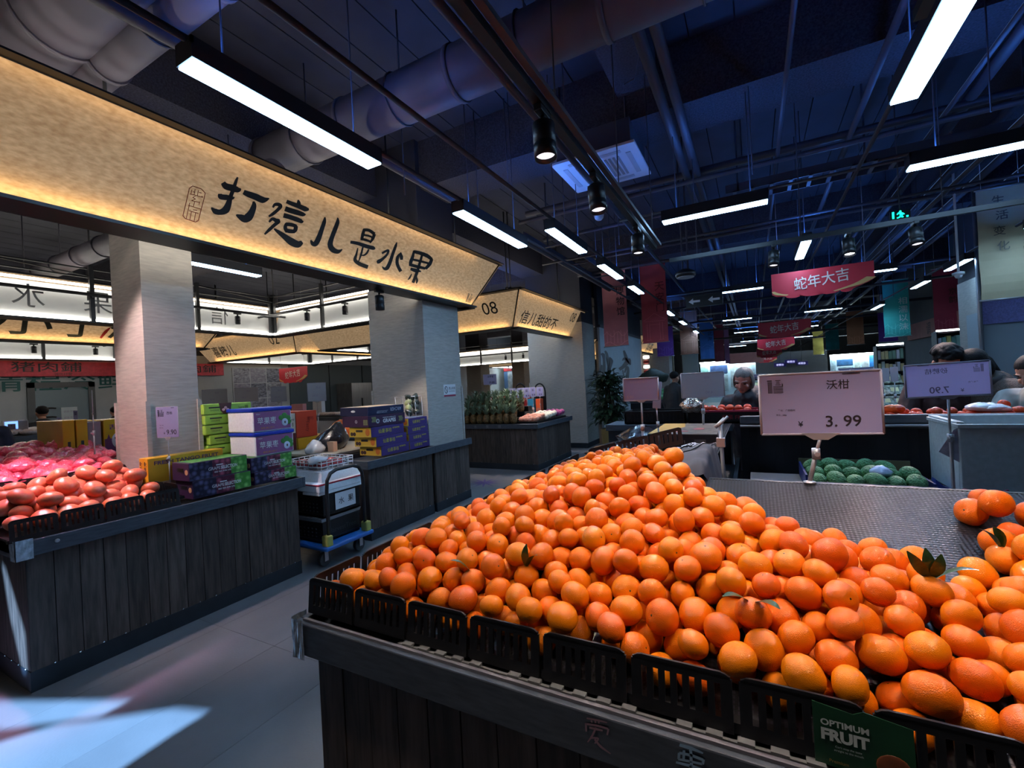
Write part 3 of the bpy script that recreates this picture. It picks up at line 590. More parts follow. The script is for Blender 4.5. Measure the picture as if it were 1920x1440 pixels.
for a, b in (((220, 265), (205, 330)), ((190, 320), (370, 370)), ((265, 255), (250, 335)), ((310, 270), (295, 350)), ((232, 292), (265, 300)), ((320, 300), (355, 310)), ((355, 350), (372, 372)), ((270, 355), (230, 370)), ((230, 370), (270, 392)), ((270, 392), (215, 415)), ((215, 415), (330, 440)), ((328, 430), (318, 470)), ((258, 430), (240, 495)), ((190, 445), (140, 670)), ((170, 480), (345, 532)), ((235, 540), (295, 552)), ((180, 555), (312, 592)), ((212, 570), (190, 685)), ((272, 585), (250, 702))): stroke(seal, [(*a, 9), (*b, 9)], z1)
seal.build('seal_mark', SEALRED, fruit)
ghost = MB()   # the lettering on the far side of the lining shows faintly, reversed
gm = mat('faint grey stroke', (.33, .34, .33), .6)
for y, s_ in ((2.2, '水'), (2.9, '果'), (1.5, '儿'), (3.6, '是'), (4.55, '信')):
    co = V((-8.3 + .155, y, 3.07)); ghost = MB(); write(ghost, s_, co, (0, -1, 0), (0, 0, 1), h=.3, lift=-.006); ghost.build('ghost_lettering', gm, fruit)
def rail_lamp(x, y, z, label, par=None): return spotlight(x, y, z, (x, y, 0.9), 0, label, r=.045, L=.13, lens=LENS, group='small black spotlights on the canopy rails')
for k, (x, y) in enumerate(((-7.95, 1.55), (-7.95, 4.75), (-7.95, 3.1), (-6.9, 5.35), (-5.95, 5.35))):
    rail_lamp(x, y, 3.12, ('black rail spotlight against the white lining under the reversed faint characters', 'black rail spotlight between the first column and the lining corner', 'black rail spotlight hidden partly by the first column', 'black rail spotlight just past the lining corner', 'black rail spotlight before the second column along the lining')[k])
s8, on8 = canopy('tan corner canopy numbered 08 on both faces, beyond the second column', -9.2, -3.88, 7.45, 10.28, 2.68, dz=.6, sides='SEW', strips=(('S', 2.2, 5.2, 3.6), ('E', .1, 2.75, 3.6)))
q = MB(); o, ax, up, n = on8('S'); write(q, '08', o + ax * 4.93 + up * .42, ax, up, h=.24); q.build('lettering', SIGNINK, s8); q = MB(); o2, ax2, up2, n2 = on8('E')
write(q, '信儿甜的不', o2 + ax2 * .95 + up2 * .22, ax2, up2, w=1.75, h=.27, bold=.02); q.build('lettering', SIGNINK, s8); q = MB(); write(q, '08', o2 + ax2 * 2.55 + up2 * .48, ax2, up2, h=.22)
q.build('lettering', SIGNINK, s8)
s2, on2 = canopy('tan corner canopy numbered 02 seen under the fruit stall canopy', -13.6, -9.85, 7.3, 10.6, 2.68, dz=.6, sides='SENW', strips=(('S', .3, 3.7, 3.6), ('E', .1, 3.2, 3.6)))
q = MB(); o, ax, up, n = on2('S'); write(q, '02', o + ax * 3.15 + up * .4, ax, up, h=.25); q.build('lettering', SIGNINK, s2); q = MB(); write(q, '喜糖儿', o + ax * .9 + up * .28, ax, up, w=1.0, bold=.02); q.build('lettering', SIGNINK, s2); q = MB(); o2, ax2, up2, n2 = on2('E')
write(q, '饞的流', o2 + ax2 * 2.1 + up2 * .3, ax2, up2, w=1.3, bold=.02); q.build('lettering', SIGNINK, s2)
q = MB(); q.prism([(0, 0), (.12, 0), (.12, .3), (0, .3)], o2 + ax2 * 1.15 + up2 * .12, ax2, up2, .002); q.build('seal_mark', mat('seal orange', (.4, .12, .06), .5), s2)
s4, on4 = canopy('tan sign canopy with black and red characters seen behind the fruit stall canopy', -13.5, -9.85, -1.5, 5.2, 2.68, dz=.6, sides='ENW', strips=(('E', 2.5, 6.6, 3.6),))
q = MB(); o, ax, up, n = on4('E'); write(q, '鮮小了懇', o + ax * 4.4 + up * .34, ax, up, w=2.6, h=.5, bold=.02); write(q, '信', o + ax * 6.35 + up * .2, ax, up, h=.2, bold=.02); q.build('lettering', SIGNINK, s4)
q = MB(); stroke(q, [(5.0, .1, .03), (5.05, .22, .05), (5.1, .3, .02)], lambda x, y: o + ax * x + up * y + n * .003); stroke(q, [(5.2, .3, .03), (5.3, .12, .07), (5.7, .1, .06), (5.8, .28, .02)], lambda x, y: o + ax * x + up * y + n * .003); q.build('red_stroke', mat('stroke red', (.35, .01, .02), .5), s4)
s5, on5 = canopy('small tan canopy with sign writing far behind the numbered stall', -13.0, -6.4, 21.0, 25, 2.62, dz=.6, sides='SEW', strips=(('S', 3, 6.3, 3.0), ('E', .2, 4, 3.0)))
q = MB(); o, ax, up, n = on5('S'); write(q, '饼儿酥儿', o + ax * 5.3 + up * .28, ax, up, w=1.5, bold=.02); q.build('lettering', SIGNINK, s5)
spotlight(-4.22, 8.2, 2.99, (-3.85, 8.15, .95), 260, 'black spotlight inside the stall numbered 08, over the netted vegetables', col=(1, .84, .78))
s7, on7 = canopy('white lined canopy with rail spotlights seen through the stall numbered 08', -11, -5.2, 12.0, 15.4, 2.47, dz=.6, sides='N')
for k in range(4): rail_lamp(-8.3 + k * .75, 15.1, 2.77, 'black rail spotlight against the white lining beyond the pineapples')
s6, on6 = canopy('tan canopy far down the hall behind the purple banner', -9, -4.0, 18.5, 21.4, 2.68, dz=.6, sides='SE', strips=(('E', .1, 2.8, 3.0), ('S', 2.5, 4.9, 3.0)), posts=False)
q = MB(); o, ax, up, n = on6('E'); write(q, '酒香', o + ax * 1.4 + up * .28, ax, up, w=1.2, bold=.03); q.build('lettering', SIGNINK, s6)
for k, (x, y) in enumerate(((-10.6, 7.64), (-11.5, 7.64), (-12.5, 7.64), (-10.19, 8.7), (-10.19, 9.8))): rail_lamp(x, y, 2.98, 'black rail spotlight under the canopy numbered 02')
for k, (x, y) in enumerate(((-13.16, 3.6), (-13.16, 4.6))): rail_lamp(x, y, 2.98, 'black rail spotlight under the canopy with black and red characters')
# ================================================================ display stands
def planks(mb, a, b, z0, z1, out, w=.112, t=.016):
    "vertical boards from a to b (x, y); out: the direction they face"
    a, b, out = V((*a, 0)), V((*b, 0)), V((*out, 0)); L = (b - a).length; d = (b - a) / L; n = max(1, round(L / w)); w = L / n
    for i in range(n):
        p = a + d * (i * w + .002); q = a + d * ((i + 1) * w - .002); r_ = random.uniform(0, .003)
        o = out * (t + r_)
        mb.add([V((p.x, p.y, z0)), V((q.x, q.y, z0)), V((q.x, q.y, z1)), V((p.x, p.y, z1)), V((p.x, p.y, z0)) + o, V((q.x, q.y, z0)) + o, V((q.x, q.y, z1)) + o, V((p.x, p.y, z1)) + o],
               [(0, 3, 2, 1), (4, 5, 6, 7), (0, 1, 5, 4), (1, 2, 6, 5), (2, 3, 7, 6), (3, 0, 4, 7)])
def stand(label, x0, x1, y0, y1, zr0=.775, zr1=.865, faces='SE', rimfaces=None, oh=.05, top=True, slope=None):
    t = thing('display_stand', label, 'display stand', ((x0 + x1) / 2, (y0 + y1) / 2, 0))
    MB().box(x0 + .02, x1 - .02, y0 + .02, y1 - .02, .02, zr0).build('carcass', PLINTH, t)
    F = {'S': ((x0, y0 + .016), (x1, y0 + .016), (0, -1)), 'E': ((x1 - .016, y0), (x1 - .016, y1), (1, 0)), 'W': ((x0 + .016, y1), (x0 + .016, y0), (-1, 0)), 'N': ((x1, y1 - .016), (x0, y1 - .016), (0, 1))}
    for f in faces:
        m = MB(); planks(m, F[f][0], F[f][1], .115, zr0, F[f][2]); m.build('plank_cladding', WOOD, t)
    MB().box(x0 - .004, x1 + .004, y0 - .004, y1 + .004, 0, .115).build('plinth', PLINTH, t)
    m = MB(); r = .028
    for f in (rimfaces or 'SENW'):
        if f == 'S': m.box(x0 - oh, x1 + oh, y0 - oh, y0 - oh + r, zr0, zr1, ch=.004)
        if f == 'N': m.box(x0 - oh, x1 + oh, y1 + oh - r, y1 + oh, zr0, zr1, ch=.004)
        if f == 'E': m.box(x1 + oh - r, x1 + oh, y0 - oh + r, y1 + oh - r, zr0, zr1, ch=.004)
        if f == 'W': m.box(x0 - oh, x0 - oh + r, y0 - oh + r, y1 + oh - r, zr0, zr1, ch=.004)
    m.box(x0 - oh + r, x1 + oh - r, y0 - oh + r, y1 + oh - r, zr0 + .02, zr0 + .04)
    m.build('rim', RIMM, t)
    sc = MB(); n = 0
    if 'E' in faces:
        yy = y0 + .1
        while yy < y1: sc.ball((x1 + .004, yy, .118), .006, 6, 4); yy += .112
    if 'S' in faces:
        xx = x0 + .1
        while xx < x1: sc.ball((xx, y0 - .004, .118), .006, 6, 4); xx += .112
    sc.build('screw', mat('bright screw', (.8, .8, .8), .25, metal=1), t)
    return t
stA = stand('dark planked display stand with grapefruits in front and grape cartons at the far end', -4.18, -3.68, .93, 2.66)
MB().box(-4.6, -4.185, 2.16, 2.66, 0, .81).build('rear_shelf', PLINTH, stA); MB().box(-4.32, -4.185, .93, 1.74, 0, .81).build('front_shelf', PLINTH, stA)
m = MB().lathe([(.011, 0), (.011, .006), (.004, .007)], 16, M.Translation((-3.629, 1.05, .83)) @ M.Rotation(math.pi / 2, 4, 'Y')); m.build('rim_button', GREYM, stA)
TAPE = mat('clear scuffed tape', (.45, .52, .58), .12, spec=.8, var=.4, nscale=30, bump=.6, coat=.6)
def corner_tape(t, x, y, z0, z1, sx, sy, L=.07):
    m = MB(); n = 7
    for (ux, uy) in ((sx, 0), (0, sy)):
        for i in range(n):
            for j in range(3):
                a0, a1 = i / n * L, (i + 1) / n * L; b0, b1 = z0 - .012 + (z1 - z0 + .024) * j / 3, z0 - .012 + (z1 - z0 + .024) * (j + 1) / 3
                def P(a, b): e = .004 + .005 * noise.noise((a * 60 + x, b * 60, y)); return (x - ux * a - (uy and -sx * 0) + (0 if ux else sx * e), y - uy * a + (0 if uy else sy * e), b)
                m.quad(P(a0, b0), P(a1, b0), P(a1, b1), P(a0, b1))
    m.build('corner_tape', TAPE, t)
corner_tape(stA, -3.63, .88, .775, .865, 1, -1)
stB = stand('dark planked display stand with purple orange cartons, in front of the second column', -4.25, -3.70, 3.53, 4.615)
stB2 = stand('narrow dark planked skirt in front of the second column, continuing the stand', -3.735, -3.70, 4.68, 5.47, rimfaces='E')
stC = stand('dark planked corner stand with pineapples and netted vegetables beyond the second column', -6.2, -3.54, 7.47, 9.15)
q = MB()
for i, s_ in enumerate('信水果甜'): write(q, s_, (-5.1 + i * .27, 7.47 - .0515, .82), (1, 0, 0), (0, 0, 1), h=.06, lift=.002)
q.build('rim_lettering', mat('faint rim letter', (.22, .22, .24), .5), stC)
stD = stand('dark planked front stand under the heaped oranges, with two characters on its rim', -1.28, 2.6, .97, 2.0, .785, .885, faces='SW')
stE = stand('long dark side stand under the far heap of oranges, running away from the front stand', -1.28, -.18, 2.06, 4.24, .785, .885, faces='WE', rimfaces='WE')
corner_tape(stD, -1.33, .92, .785, .885, -1, -1, .055)
q = MB()
def rl(x, y): return at_y(1080 + x / 6, 1200 + y / 6, .918)
for st in ([(120, 880, 18), (250, 905, 22), (350, 930, 12)], [(170, 905, 18), (180, 930, 16)], [(215, 905, 18), (220, 935, 16)], [(255, 912, 18), (258, 940, 16)], [(110, 935, 22), (115, 1030, 20)], [(110, 945, 22), (240, 965, 24), (360, 1000, 22)], [(365, 1000, 22), (350, 1070, 18)], [(150, 985, 22), (240, 1005, 26), (300, 1020, 18)], [(225, 985, 22), (180, 1080, 22), (130, 1150, 14)], [(170, 1100, 20), (250, 1110, 20), (210, 1165, 18)], [(210, 1115, 22), (280, 1200, 26), (390, 1280, 12)]):
    stroke(q, st, rl)
q.build('rim_lettering', mat('faded rose letter', (.30, .17, .20), .5), stD)
q = MB()
for st in ([(1165, 1180, 34), (1300, 1220, 40), (1430, 1275, 16)], [(1160, 1270, 30), (1155, 1340, 30)], [(1160, 1270, 28), (1300, 1300, 32), (1430, 1350, 30)], [(1435, 1345, 32), (1425, 1400, 30)], [(1215, 1240, 30), (1210, 1350, 30)], [(1290, 1230, 32), (1300, 1440, 34)], [(1150, 1340, 26), (1300, 1370, 28), (1420, 1395, 26)], [(1125, 1375, 24), (1300, 1420, 34), (1460, 1470, 26)], [(1300, 1400, 30), (1250, 1520, 30), (1150, 1600, 16)], [(1220, 1450, 24), (1330, 1560, 34), (1450, 1620, 16)]):
    stroke(q, st, rl)
q.build('rim_lettering', mat('pale blue letter', (.30, .46, .60), .5), stD)
# a narrow light edge where the rim board meets the crates
MB().box(-1.30, 2.6, .935, .945, .885, .892).build('worn_edge', mat('worn edge', (.20, .19, .21), .5), stD)
dash = MB().box(-.92, 1.6, .954, .962, .8865, .8885)
for i in range(44):
    if i % 7 not in (5,): xx = -.9 + i * .056; dash.box(xx, xx + .03, .950, .966, .888, .8945)
dash.build('slot_pattern', mat('slot grey', (.22, .22, .22), .5), stD)
# ---- crates
def seg_panel(mb, o, ux, up, w, h, t=.006, slots=7, lean=0):
    "one section of a crate wall: rounded top corners, tall slots, two small slots in the top lip"
    o, ux, up = V(o), V(ux), V(up); n = ux.cross(up).normalized()
    sw = w * .027; pit = (w - .03) / slots; zb, zt = h * .24, h * .80
    def bar(x0, x1, y0, y1, tt=t): mb.add([o + ux * x + up * y + n * z for z in (0, tt) for y in (y0, y1) for x in (x0, x1)], [(0, 2, 3, 1), (4, 5, 7, 6), (0, 1, 5, 4), (2, 6, 7, 3), (0, 4, 6, 2), (1, 3, 7, 5)])
    bar(0, w, 0, zb)
    xs = [.015 + pit * (i + .5) for i in range(slots)]; e = [0] + [v for x in xs for v in (x - sw, x + sw)] + [w]
    for i in range(0, len(e), 2): bar(e[i], e[i + 1], zb, zt)
    zl = h * .90; bar(0, w, zt, zl)
    ls = [w * .16, w * .5, w * .84]; e = [.006] + [v for x in ls for v in (x - .014, x + .014)] + [w - .006]
    for i in range(0, len(e), 2): bar(e[i], e[i + 1], zl, zl + h * .045)
    r = .02; pts = [(0.003, zl + h * .045), (w - .003, zl + h * .045)] + [(w - .003 - r * (1 - math.cos(a)), h - r * .6 + r * .6 * math.sin(a)) for a in (0, .5, 1.0, 1.5)] + [(.003 + r * (1 - math.cos(a)), h - r * .6 + r * .6 * math.sin(a)) for a in (1.5, 1.0, .5, 0)]
    mb.prism(pts, o, ux, up, t)
    bar(0, w, h * .52, h * .55, t * 1.5) if False else None
    return mb
def crate_run(label, o, ux, up, n, w, h, m=BLKP, group=None, slots=7, gap=.012):
    t = thing('slotted_crate', label, 'crate', V(o) + V(ux) * n * w / 2, group=group)
    for i in range(n): seg_panel(MB(), V(o) + V(ux) * (i * w + gap / 2), ux, up, w - gap, h, slots=slots).build('wall_section', m, t)
    f = MB(); q = V(ux).cross(V(up)).normalized()
    f.prism([(0, 0), (n * w, 0), (n * w, .02), (0, .02)], V(o) - q * .03, ux, up, .03); f.prism([(0, 0), (n * w, 0), (n * w, h * .86), (0, h * .86)], V(o) - q * .002, ux, up, .0) if False else None
    f.build('base_rail', m, t); return t
CB = .893
for i, (x, n) in enumerate(((-1.32, 3), (-.69, 3), (-.06, 3), (.57, 3), (1.2, 3))):
    cr = crate_run(('slotted black crate front at the taped corner of the orange display', 'slotted black crate front in the middle of the orange display', 'slotted black crate front carrying a green fruit sticker', 'slotted black crate front beyond the green fruit sticker', 'slotted black crate front last along the front stand')[i], (x, .972, CB), (1, 0, 0), (0, .10, .995), n, .21, .112)
    if i == 2: stick_crate = cr
for i, (y, n) in enumerate(((.985, 3), (1.615, 3), (2.245, 3))):
    crate_run(('slotted black crate side at the corner above the walkway', 'slotted black crate side halfway along the walkway edge of the oranges', 'slotted black crate side last along the walkway edge of the oranges')[i], (-1.318, y + n * .21, CB), (0, -1, 0), (0.10, 0, .995), n, .21, .112)
st = MB(); o = V((.066, .964, .889)); ux, up = V((1, 0, 0)), V((0, .10, .995))
st.prism([(0, .004), (.142, .004), (.142, .098), (.075, .108), (.06, .1), (0, .108)], o + V((0, -.003, 0)), ux, up, .0015)
sk = st.build('fruit_sticker', mat('sticker green', (.010, .06, .022), .35, nscale=9, stretch=(1, 1, 1), col2=(.006, .03, .014)), stick_crate)
q = MB(); oo = o + V((0, -.006, 0)); write(q, 'OPTIMUM', oo + ux * .046 + up * .078, ux, up, w=.07, h=.011, bold=.03); write(q, 'FRUIT', oo + ux * .046 + up * .058, ux, up, w=.07, h=.020, bold=.05)
write(q, "Can't stop the taste", oo + ux * .05 + up * .04, ux, up, w=.038); write(q, 'straight to the mouth', oo + ux * .05 + up * .034, ux, up, w=.042)
q.build('lettering', mat('sticker white', (.42, .47, .45), .4), sk)
q = MB(); write(q, 'Premium', oo + ux * .035 + up * .015, ux, up, w=.028); q.build('gold_lettering', mat('sticker gold', (.25, .16, .03), .4), sk)
q = MB(); q.ball(oo + ux * .112 + up * .03, (.024, .002, .022), 16, 8); q.build('fruit_print', mat('sticker orange', (.16, .045, .015), .4, var=.4, nscale=30), sk)
# ================================================================ the orange display: sloping net beds, heaped oranges
def bed_z(x, y): return .905 + .27 * min(max((x + 1.28) / 1.08, 0), max((y - .985) / 1.02, 0), 1.0)
BEDM = mat('bed board', (.075, .07, .095), .45, var=.2, nscale=3); NETM = mat('black net', (.012, .012, .014), .35)
def bed(label, poly, du, dv, ou, ov, nu, nv, clip):
    t = thing('net_tray', label, 'display tray', (sum(p[0] for p in poly) / len(poly), sum(p[1] for p in poly) / len(poly), min(bed_z(*p) for p in poly)))
    MB().add([V((x, y, bed_z(x, y) - .004)) for x, y in poly] + [V((x, y, bed_z(x, y) - .016)) for x, y in poly], [tuple(range(4)), (7, 6, 5, 4)] + [(i, i + 4, (i + 1) % 4 + 4, (i + 1) % 4) for i in range(4)]).build('board', BEDM, t)
    m = MB()
    for s in clip: 
        (xa, ya), (xb, yb) = s; a, b = V((xa, ya, bed_z(xa, ya))), V((xb, yb, bed_z(xb, yb))); d = (b - a).normalized(); n = V((-d.y, d.x, 0)).normalized() * .003
        m.quad(a - n, b - n, b + n, a + n)
    m.build('net', NETM, t); return t
segs = []
for i in range(320): x = -1.27 + i * .0115; segs.append(((x, .985), (x, min(2.0, .985 + 1.02 * max(0, min(1, (x + 1.28) / 1.08))) if x < -.2 else 2.0)))
for i in range(89): y = .99 + i * .0115; segs.append(((max(-1.28 + 1.08 * (y - .985) / 1.02, -1.28), y), (2.4, y)))
bed('sloping black net tray under the oranges, bare along its back edge', [(-1.28, .985), (2.45, .985), (2.45, 2.005), (-.2, 2.005)], 0, 0, 0, 0, 0, 0, segs)
segs = []
for i in range(95): x = -1.27 + i * .0115; segs.append(((x, .985 + 1.02 * (x + 1.28) / 1.08), (x, 4.28)))
for i in range(280): y = 1.0 + i * .0115; segs.append(((-1.28, y), (min(-.2, -1.28 + 1.08 * (y - .985) / 1.02), y)))
bed('sloping black net tray of the side stand, hidden under the far oranges', [(-1.28, .985), (-.2, 2.005), (-.2, 4.3), (-1.28, 4.3)], 0, 0, 0, 0, 0, 0, segs)
struct_ = MB().box(-.2, 2.45, 2.005, 2.02, .80, 1.175); tag(struct_.build('closing_board', BLKP), 'narrow black board closing the back of the bare net tray', 'board')
# where the oranges end (their far limit over x), read off the bare net's edge
LIM = [(-.30, 2.2), (-.2, 1.86), (-.1, 1.76), (.02, 1.66), (.09, 1.60), (.2, 1.62), (.29, 1.60), (.36, 1.56), (.40, 1.50), (.48, 1.58), (.52, 1.68), (.56, 1.74), (.63, 1.72), (1.1, 1.7)]
LX = np.array([p[0] for p in LIM]); LY = np.array([p[1] for p in LIM])
def far_y(x): return 2.80 if x < -.30 else float(np.interp(x, LX, LY))
def inside(x, y):
    if x < -1.268 or x > 1.0 or y < 1.025: return False
    if y > far_y(x): return False
    if y > 1.9 and x > -.34 - .09 * (y - 1.9): return False
    return True
def top_z(x, y):
    "height the heap may reach"
    e = min((x + 1.31) / .40, (y - .945) / .33, 1.0); b = bed_z(x, y)
    f = min(max((far_y(x) - y) / .25, 0), 1.0) if x > -.3 else 1.0
    g = min(max((-.30 - .09 * (y - 1.9) - x) / .3, 0), 1.0) if y > 1.95 else 1.0
    th = .135 + .045 * e * min(f, g) - .05 * (1 - min(f, g)) - (.03 if x > .15 else 0)
    if y > 2.2: th -= .02
    th -= .06 * (1 - min(max((x + 1.29) / .20, 0), 1))
    return b + th
rng = np.random.default_rng(11)
PX, PY, PZ, PR = [], [], [], []
arr = np.zeros((0, 4))
def rest(x, y, r, A):
    z = bed_z(x, y) + r * .92
    if len(A):
        dx = A[:, 0] - x; dy = A[:, 1] - y; D = (A[:, 3] + r) * .95; d2 = dx * dx + dy * dy; k = d2 < D * D
        if k.any(): z = max(z, float((A[k, 2] + np.sqrt(D[k] ** 2 - d2[k])).max()))
    return z
miss = 0
while miss < 420 and len(arr) < 1700:
    r = float(np.clip(rng.normal(.0362, .0024), .031, .042)); 
    best = None
    for _ in range(10):
        x = rng.uniform(-1.27, 1.0); y = 1.03 + 1.77 * rng.random() ** 1.25
        if not inside(x, y): continue
        z = rest(x, y, r, arr)
        for st in (.02, .012, .008):       # roll downhill
            for _k in range(3):
                a0 = rng.uniform(0, 6.28); cand = [(x + st * math.cos(a0 + a * 1.57), y + st * math.sin(a0 + a * 1.57)) for a in range(4)]
                cand = [(rest(cx, cy, r, arr), cx, cy) for cx, cy in cand if inside(cx, cy)]
                if cand and min(cand)[0] < z: z, x, y = min(cand)
        q = z + r * .9 - top_z(x, y)
        if best is None or q < best[0]: best = (q, x, y, z)
    if best is None: continue
    if best[0] > 0: miss += 1; continue
    arr = np.vstack([arr, [best[1], best[2], best[3], r]])
# a few set by eye on the right edge of the bare net
for x, y in ((.545, 1.80), (.60, 1.87), (.585, 1.755), (.67, 1.80)):
    r = .038; arr = np.vstack([arr, [x, y, rest(x, y, r, arr), r]])
# rank by how much of each shows from the viewing side: a small depth map
W_, H_ = 640, 480; zb = np.full((H_, W_), 1e9); ib = np.full((H_, W_), -1, int)
Rm = np.array([_r, _u, _f])
cc = (arr[:, :3] - np.array(EYE)) @ Rm.T
for i in np.argsort(-cc[:, 2]):
    X, Y, Z = cc[i]; k = FPX / 3 / Z; px, py, rr = 320 + X * k, 240 - Y * k, arr[i, 3] * k
    x0, x1, y0, y1 = int(max(0, px - rr)), int(min(W_ - 1, px + rr) + 1), int(max(0, py - rr)), int(min(H_ - 1, py + rr) + 1)
    if x0 >= x1 or y0 >= y1: continue
    yy, xx = np.mgrid[y0:y1, x0:x1]; m = (xx - px) ** 2 + (yy - py) ** 2 < rr * rr
    ib[y0:y1, x0:x1][m] = i
cnt = np.bincount(ib[ib >= 0], minlength=len(arr))
order = np.argsort(-cnt)
def orange_mat():
    m = mat('orange peel', (.80, .19, .008), .36, spec=.12, var=.0, nscale=300, bump=.30, bscale=24, coat=.5, coatr=.09)
    nt = m.node_tree; N, L = nt.nodes, nt.links; b = N['Principled BSDF']
    tc = N.new('ShaderNodeTexCoord'); oi = N.new('ShaderNodeObjectInfo')
    rp = N.new('ShaderNodeValToRGB'); e = rp.color_ramp.elements; e[0].color = (.80, .215, .002, 1); e[1].color = (.72, .105, .004, 1); e[0].position = 0; e[1].position = 1
    x = rp.color_ramp.elements.new(.35); x.color = (.80, .180, .002, 1); x = rp.color_ramp.elements.new(.8); x.color = (.78, .140, .003, 1)
    g = N.new('ShaderNodeNewGeometry'); ad = N.new('ShaderNodeMath'); ad.operation = 'ADD'; fr = N.new('ShaderNodeMath'); fr.operation = 'FRACT'
    L.new(oi.outputs['Random'], ad.inputs[0]); L.new(g.outputs['Random Per Island'], ad.inputs[1]); L.new(ad.outputs[0], fr.inputs[0]); L.new(fr.outputs[0], rp.inputs['Fac'])
    nz = N.new('ShaderNodeTexNoise'); nz.inputs['Scale'].default_value = 22; nz.inputs['Detail'].default_value = 4; L.new(tc.outputs['Object'], nz.inputs['Vector'])
    mr = N.new('ShaderNodeMapRange'); mr.inputs['From Min'].default_value = .60; mr.inputs['From Max'].default_value = .78; mr.inputs['To Max'].default_value = .45; L.new(nz.outputs['Fac'], mr.inputs['Value'])
    mx = N.new('ShaderNodeMix'); mx.data_type = 'RGBA'; L.new(mr.outputs['Result'], mx.inputs['Factor']); L.new(rp.outputs['Color'], mx.inputs['A']); mx.inputs['B'].default_value = (.55, .14, .02, 1)
    L.new(mx.outputs['Result'], b.inputs['Base Color']); return m
OR = orange_mat(); CALYX = mat('orange calyx', (.06, .05, .015), .7)
def orange_mesh(k, n=22, m=14):
    q = MB(); q.ball((0, 0, 0), 1.0, n, m); vs = []
    rs = random.Random(k)
    ph = [rs.uniform(0, 6) for _ in range(4)]; fl_ = rs.uniform(.82, .92)
    for p in q.v:
        p = V(p); z = p.z; rho = math.hypot(p.x, p.y); a = math.atan2(p.y, p.x)
        s = 1 + .025 * math.sin(2 * a + ph[0]) + .012 * math.sin(5 * a + ph[1]) * rho + .02 * noise.noise(p * 1.6 + V((k * 3.1, 0, 0)))
        dz = z * fl_
        if z > 0: dz -= .10 * math.exp(-(rho / .20) ** 2); dz += (.05 * (1 - rho) if k % 3 == 0 else 0)
        else: dz += .07 * math.exp(-(rho / .22) ** 2)
        vs.append((p.x * s, p.y * s, dz))
    q.v = vs; return q, fl_
variants = []
for k in range(7):
    q, fl_ = orange_mesh(k); variants.append((q.mesh('orange', OR), fl_))
cx = MB(); cx.lathe([(.012, .80), (.075, .808), (.05, .835), (.012, .84)], 10); cx.lathe([(.12, .795), (.10, .808)], 5)
calyx_me = cx.mesh('calyx', CALYX)
LEAF = mat('citrus leaf', (.020, .055, .014), .35, var=.35, nscale=8, coat=.3)
def leaf_mesh(mb, base, d, up, L, w):
    base, d, up = V(base), V(d).normalized(), V(up).normalized(); s = d.cross(up).normalized(); up = s.cross(d)
    vs = []
    for i in range(7):
        t = i / 6; c = base + d * (L * t) + up * (L * .22 * math.sin(t * 2.2)); ww = w * math.sin(math.pi * min(1, t * .92 + .06)) ** .8
        vs += [c - s * ww + up * ww * .25, c, c + s * ww + up * ww * .25]
    mb.add(vs, [(3 * i + j, 3 * i + j + 1, 3 * i + j + 4, 3 * i + j + 3) for i in range(6) for j in range(2)], True); return mb
ind = [int(i) for i in order[:300] if cnt[i] > 0]
rest_ids = [int(i) for i in order[300:]]
def screen(p): d = V(p) - EYE; z = d.dot(_f); return 960 + FPX * d.dot(_r) / z, 720 - FPX * d.dot(_u) / z
scr = {i: screen(arr[i, :3]) for i in ind}
leafy = {}
frac = {i: cnt[i] / (math.pi * (arr[i, 3] * FPX / 3 / cc[i, 2]) ** 2) for i in ind}
for lab, q, dirs in (('orange with an upright sprig of four leaves at the edge of the bare net', (1718, 1130), ((-.5, -.1, .8), (-.1, .1, 1), (.25, .0, 1), (.8, -.2, .25))), ('orange with two pale edged leaves under the last oranges by the picture edge', (1905, 1040), ((-.6, -.2, .5), (-.3, -.3, .6))),
                     ('orange with a small upright twin leaf in the middle of the heap', (985, 1080), ((.15, 0, 1), (.4, -.2, .3))), ('orange with one flat leaf tip beside it, low on the walkway side', (880, 1085), ((-.5, -.5, .35),)), ('orange with a long dark leaf lying beneath it, front of the heap', (1400, 1170), ((.5, -.55, .05), (-.6, -.5, .1)))):
    i = min((i for i in ind if i not in leafy and frac[i] > .72), key=lambda i: math.dist(scr[i], q)); leafy[i] = (lab, dirs)
first = {}
big = set(sorted(ind, key=lambda i: -cnt[i])[:150])
for i in ind:
    x, y, z, r = arr[i]; k = random.randrange(7); me, fl_ = variants[k]
    tilt = random.choice((.15, .5, .9, 1.2, 1.5, 2.6)); e = Euler((tilt * random.choice((-1, 1)), random.uniform(-.5, .5), random.uniform(0, 6.28)))
    o = bpy.data.objects.new('orange', me); COL.objects.link(o); o.location = (x, y, z); o.rotation_euler = e; s = r * random.uniform(1.0, 1.04); o.scale = (s, s, s); WM[o.name] = M.Identity(4)
    tag(o, 'glossy round orange in the open heap on the front display', 'orange', 'oranges heaped on the front display')
    if i in big:
        c = bpy.data.objects.new('calyx', calyx_me); COL.objects.link(c); c.parent = o; c.location = (0, 0, fl_ - .905)
    if i in leafy:
        lab, dirs = leafy[i]; o['label'] = lab; del o['group']
        inv = (M.Translation(V((x, y, z))) @ e.to_matrix().to_4x4() @ M.Diagonal((s, s, s, 1))).inverted()
        for d in dirs:
            m = MB(); top = V((x, y, z + r * .8)) + V((d[0], d[1], 0)) * r * .3
            leaf_mesh(m, top, d, (0, 0, 1) if abs(d[2]) < .8 else (0, -1, 0), random.uniform(.055, .075), .012)
            m.v = [tuple(inv @ V(p)) for p in m.v]; me2 = m.mesh('leaf', LEAF); c = bpy.data.objects.new('leaf', me2); COL.objects.link(c); c.parent = o
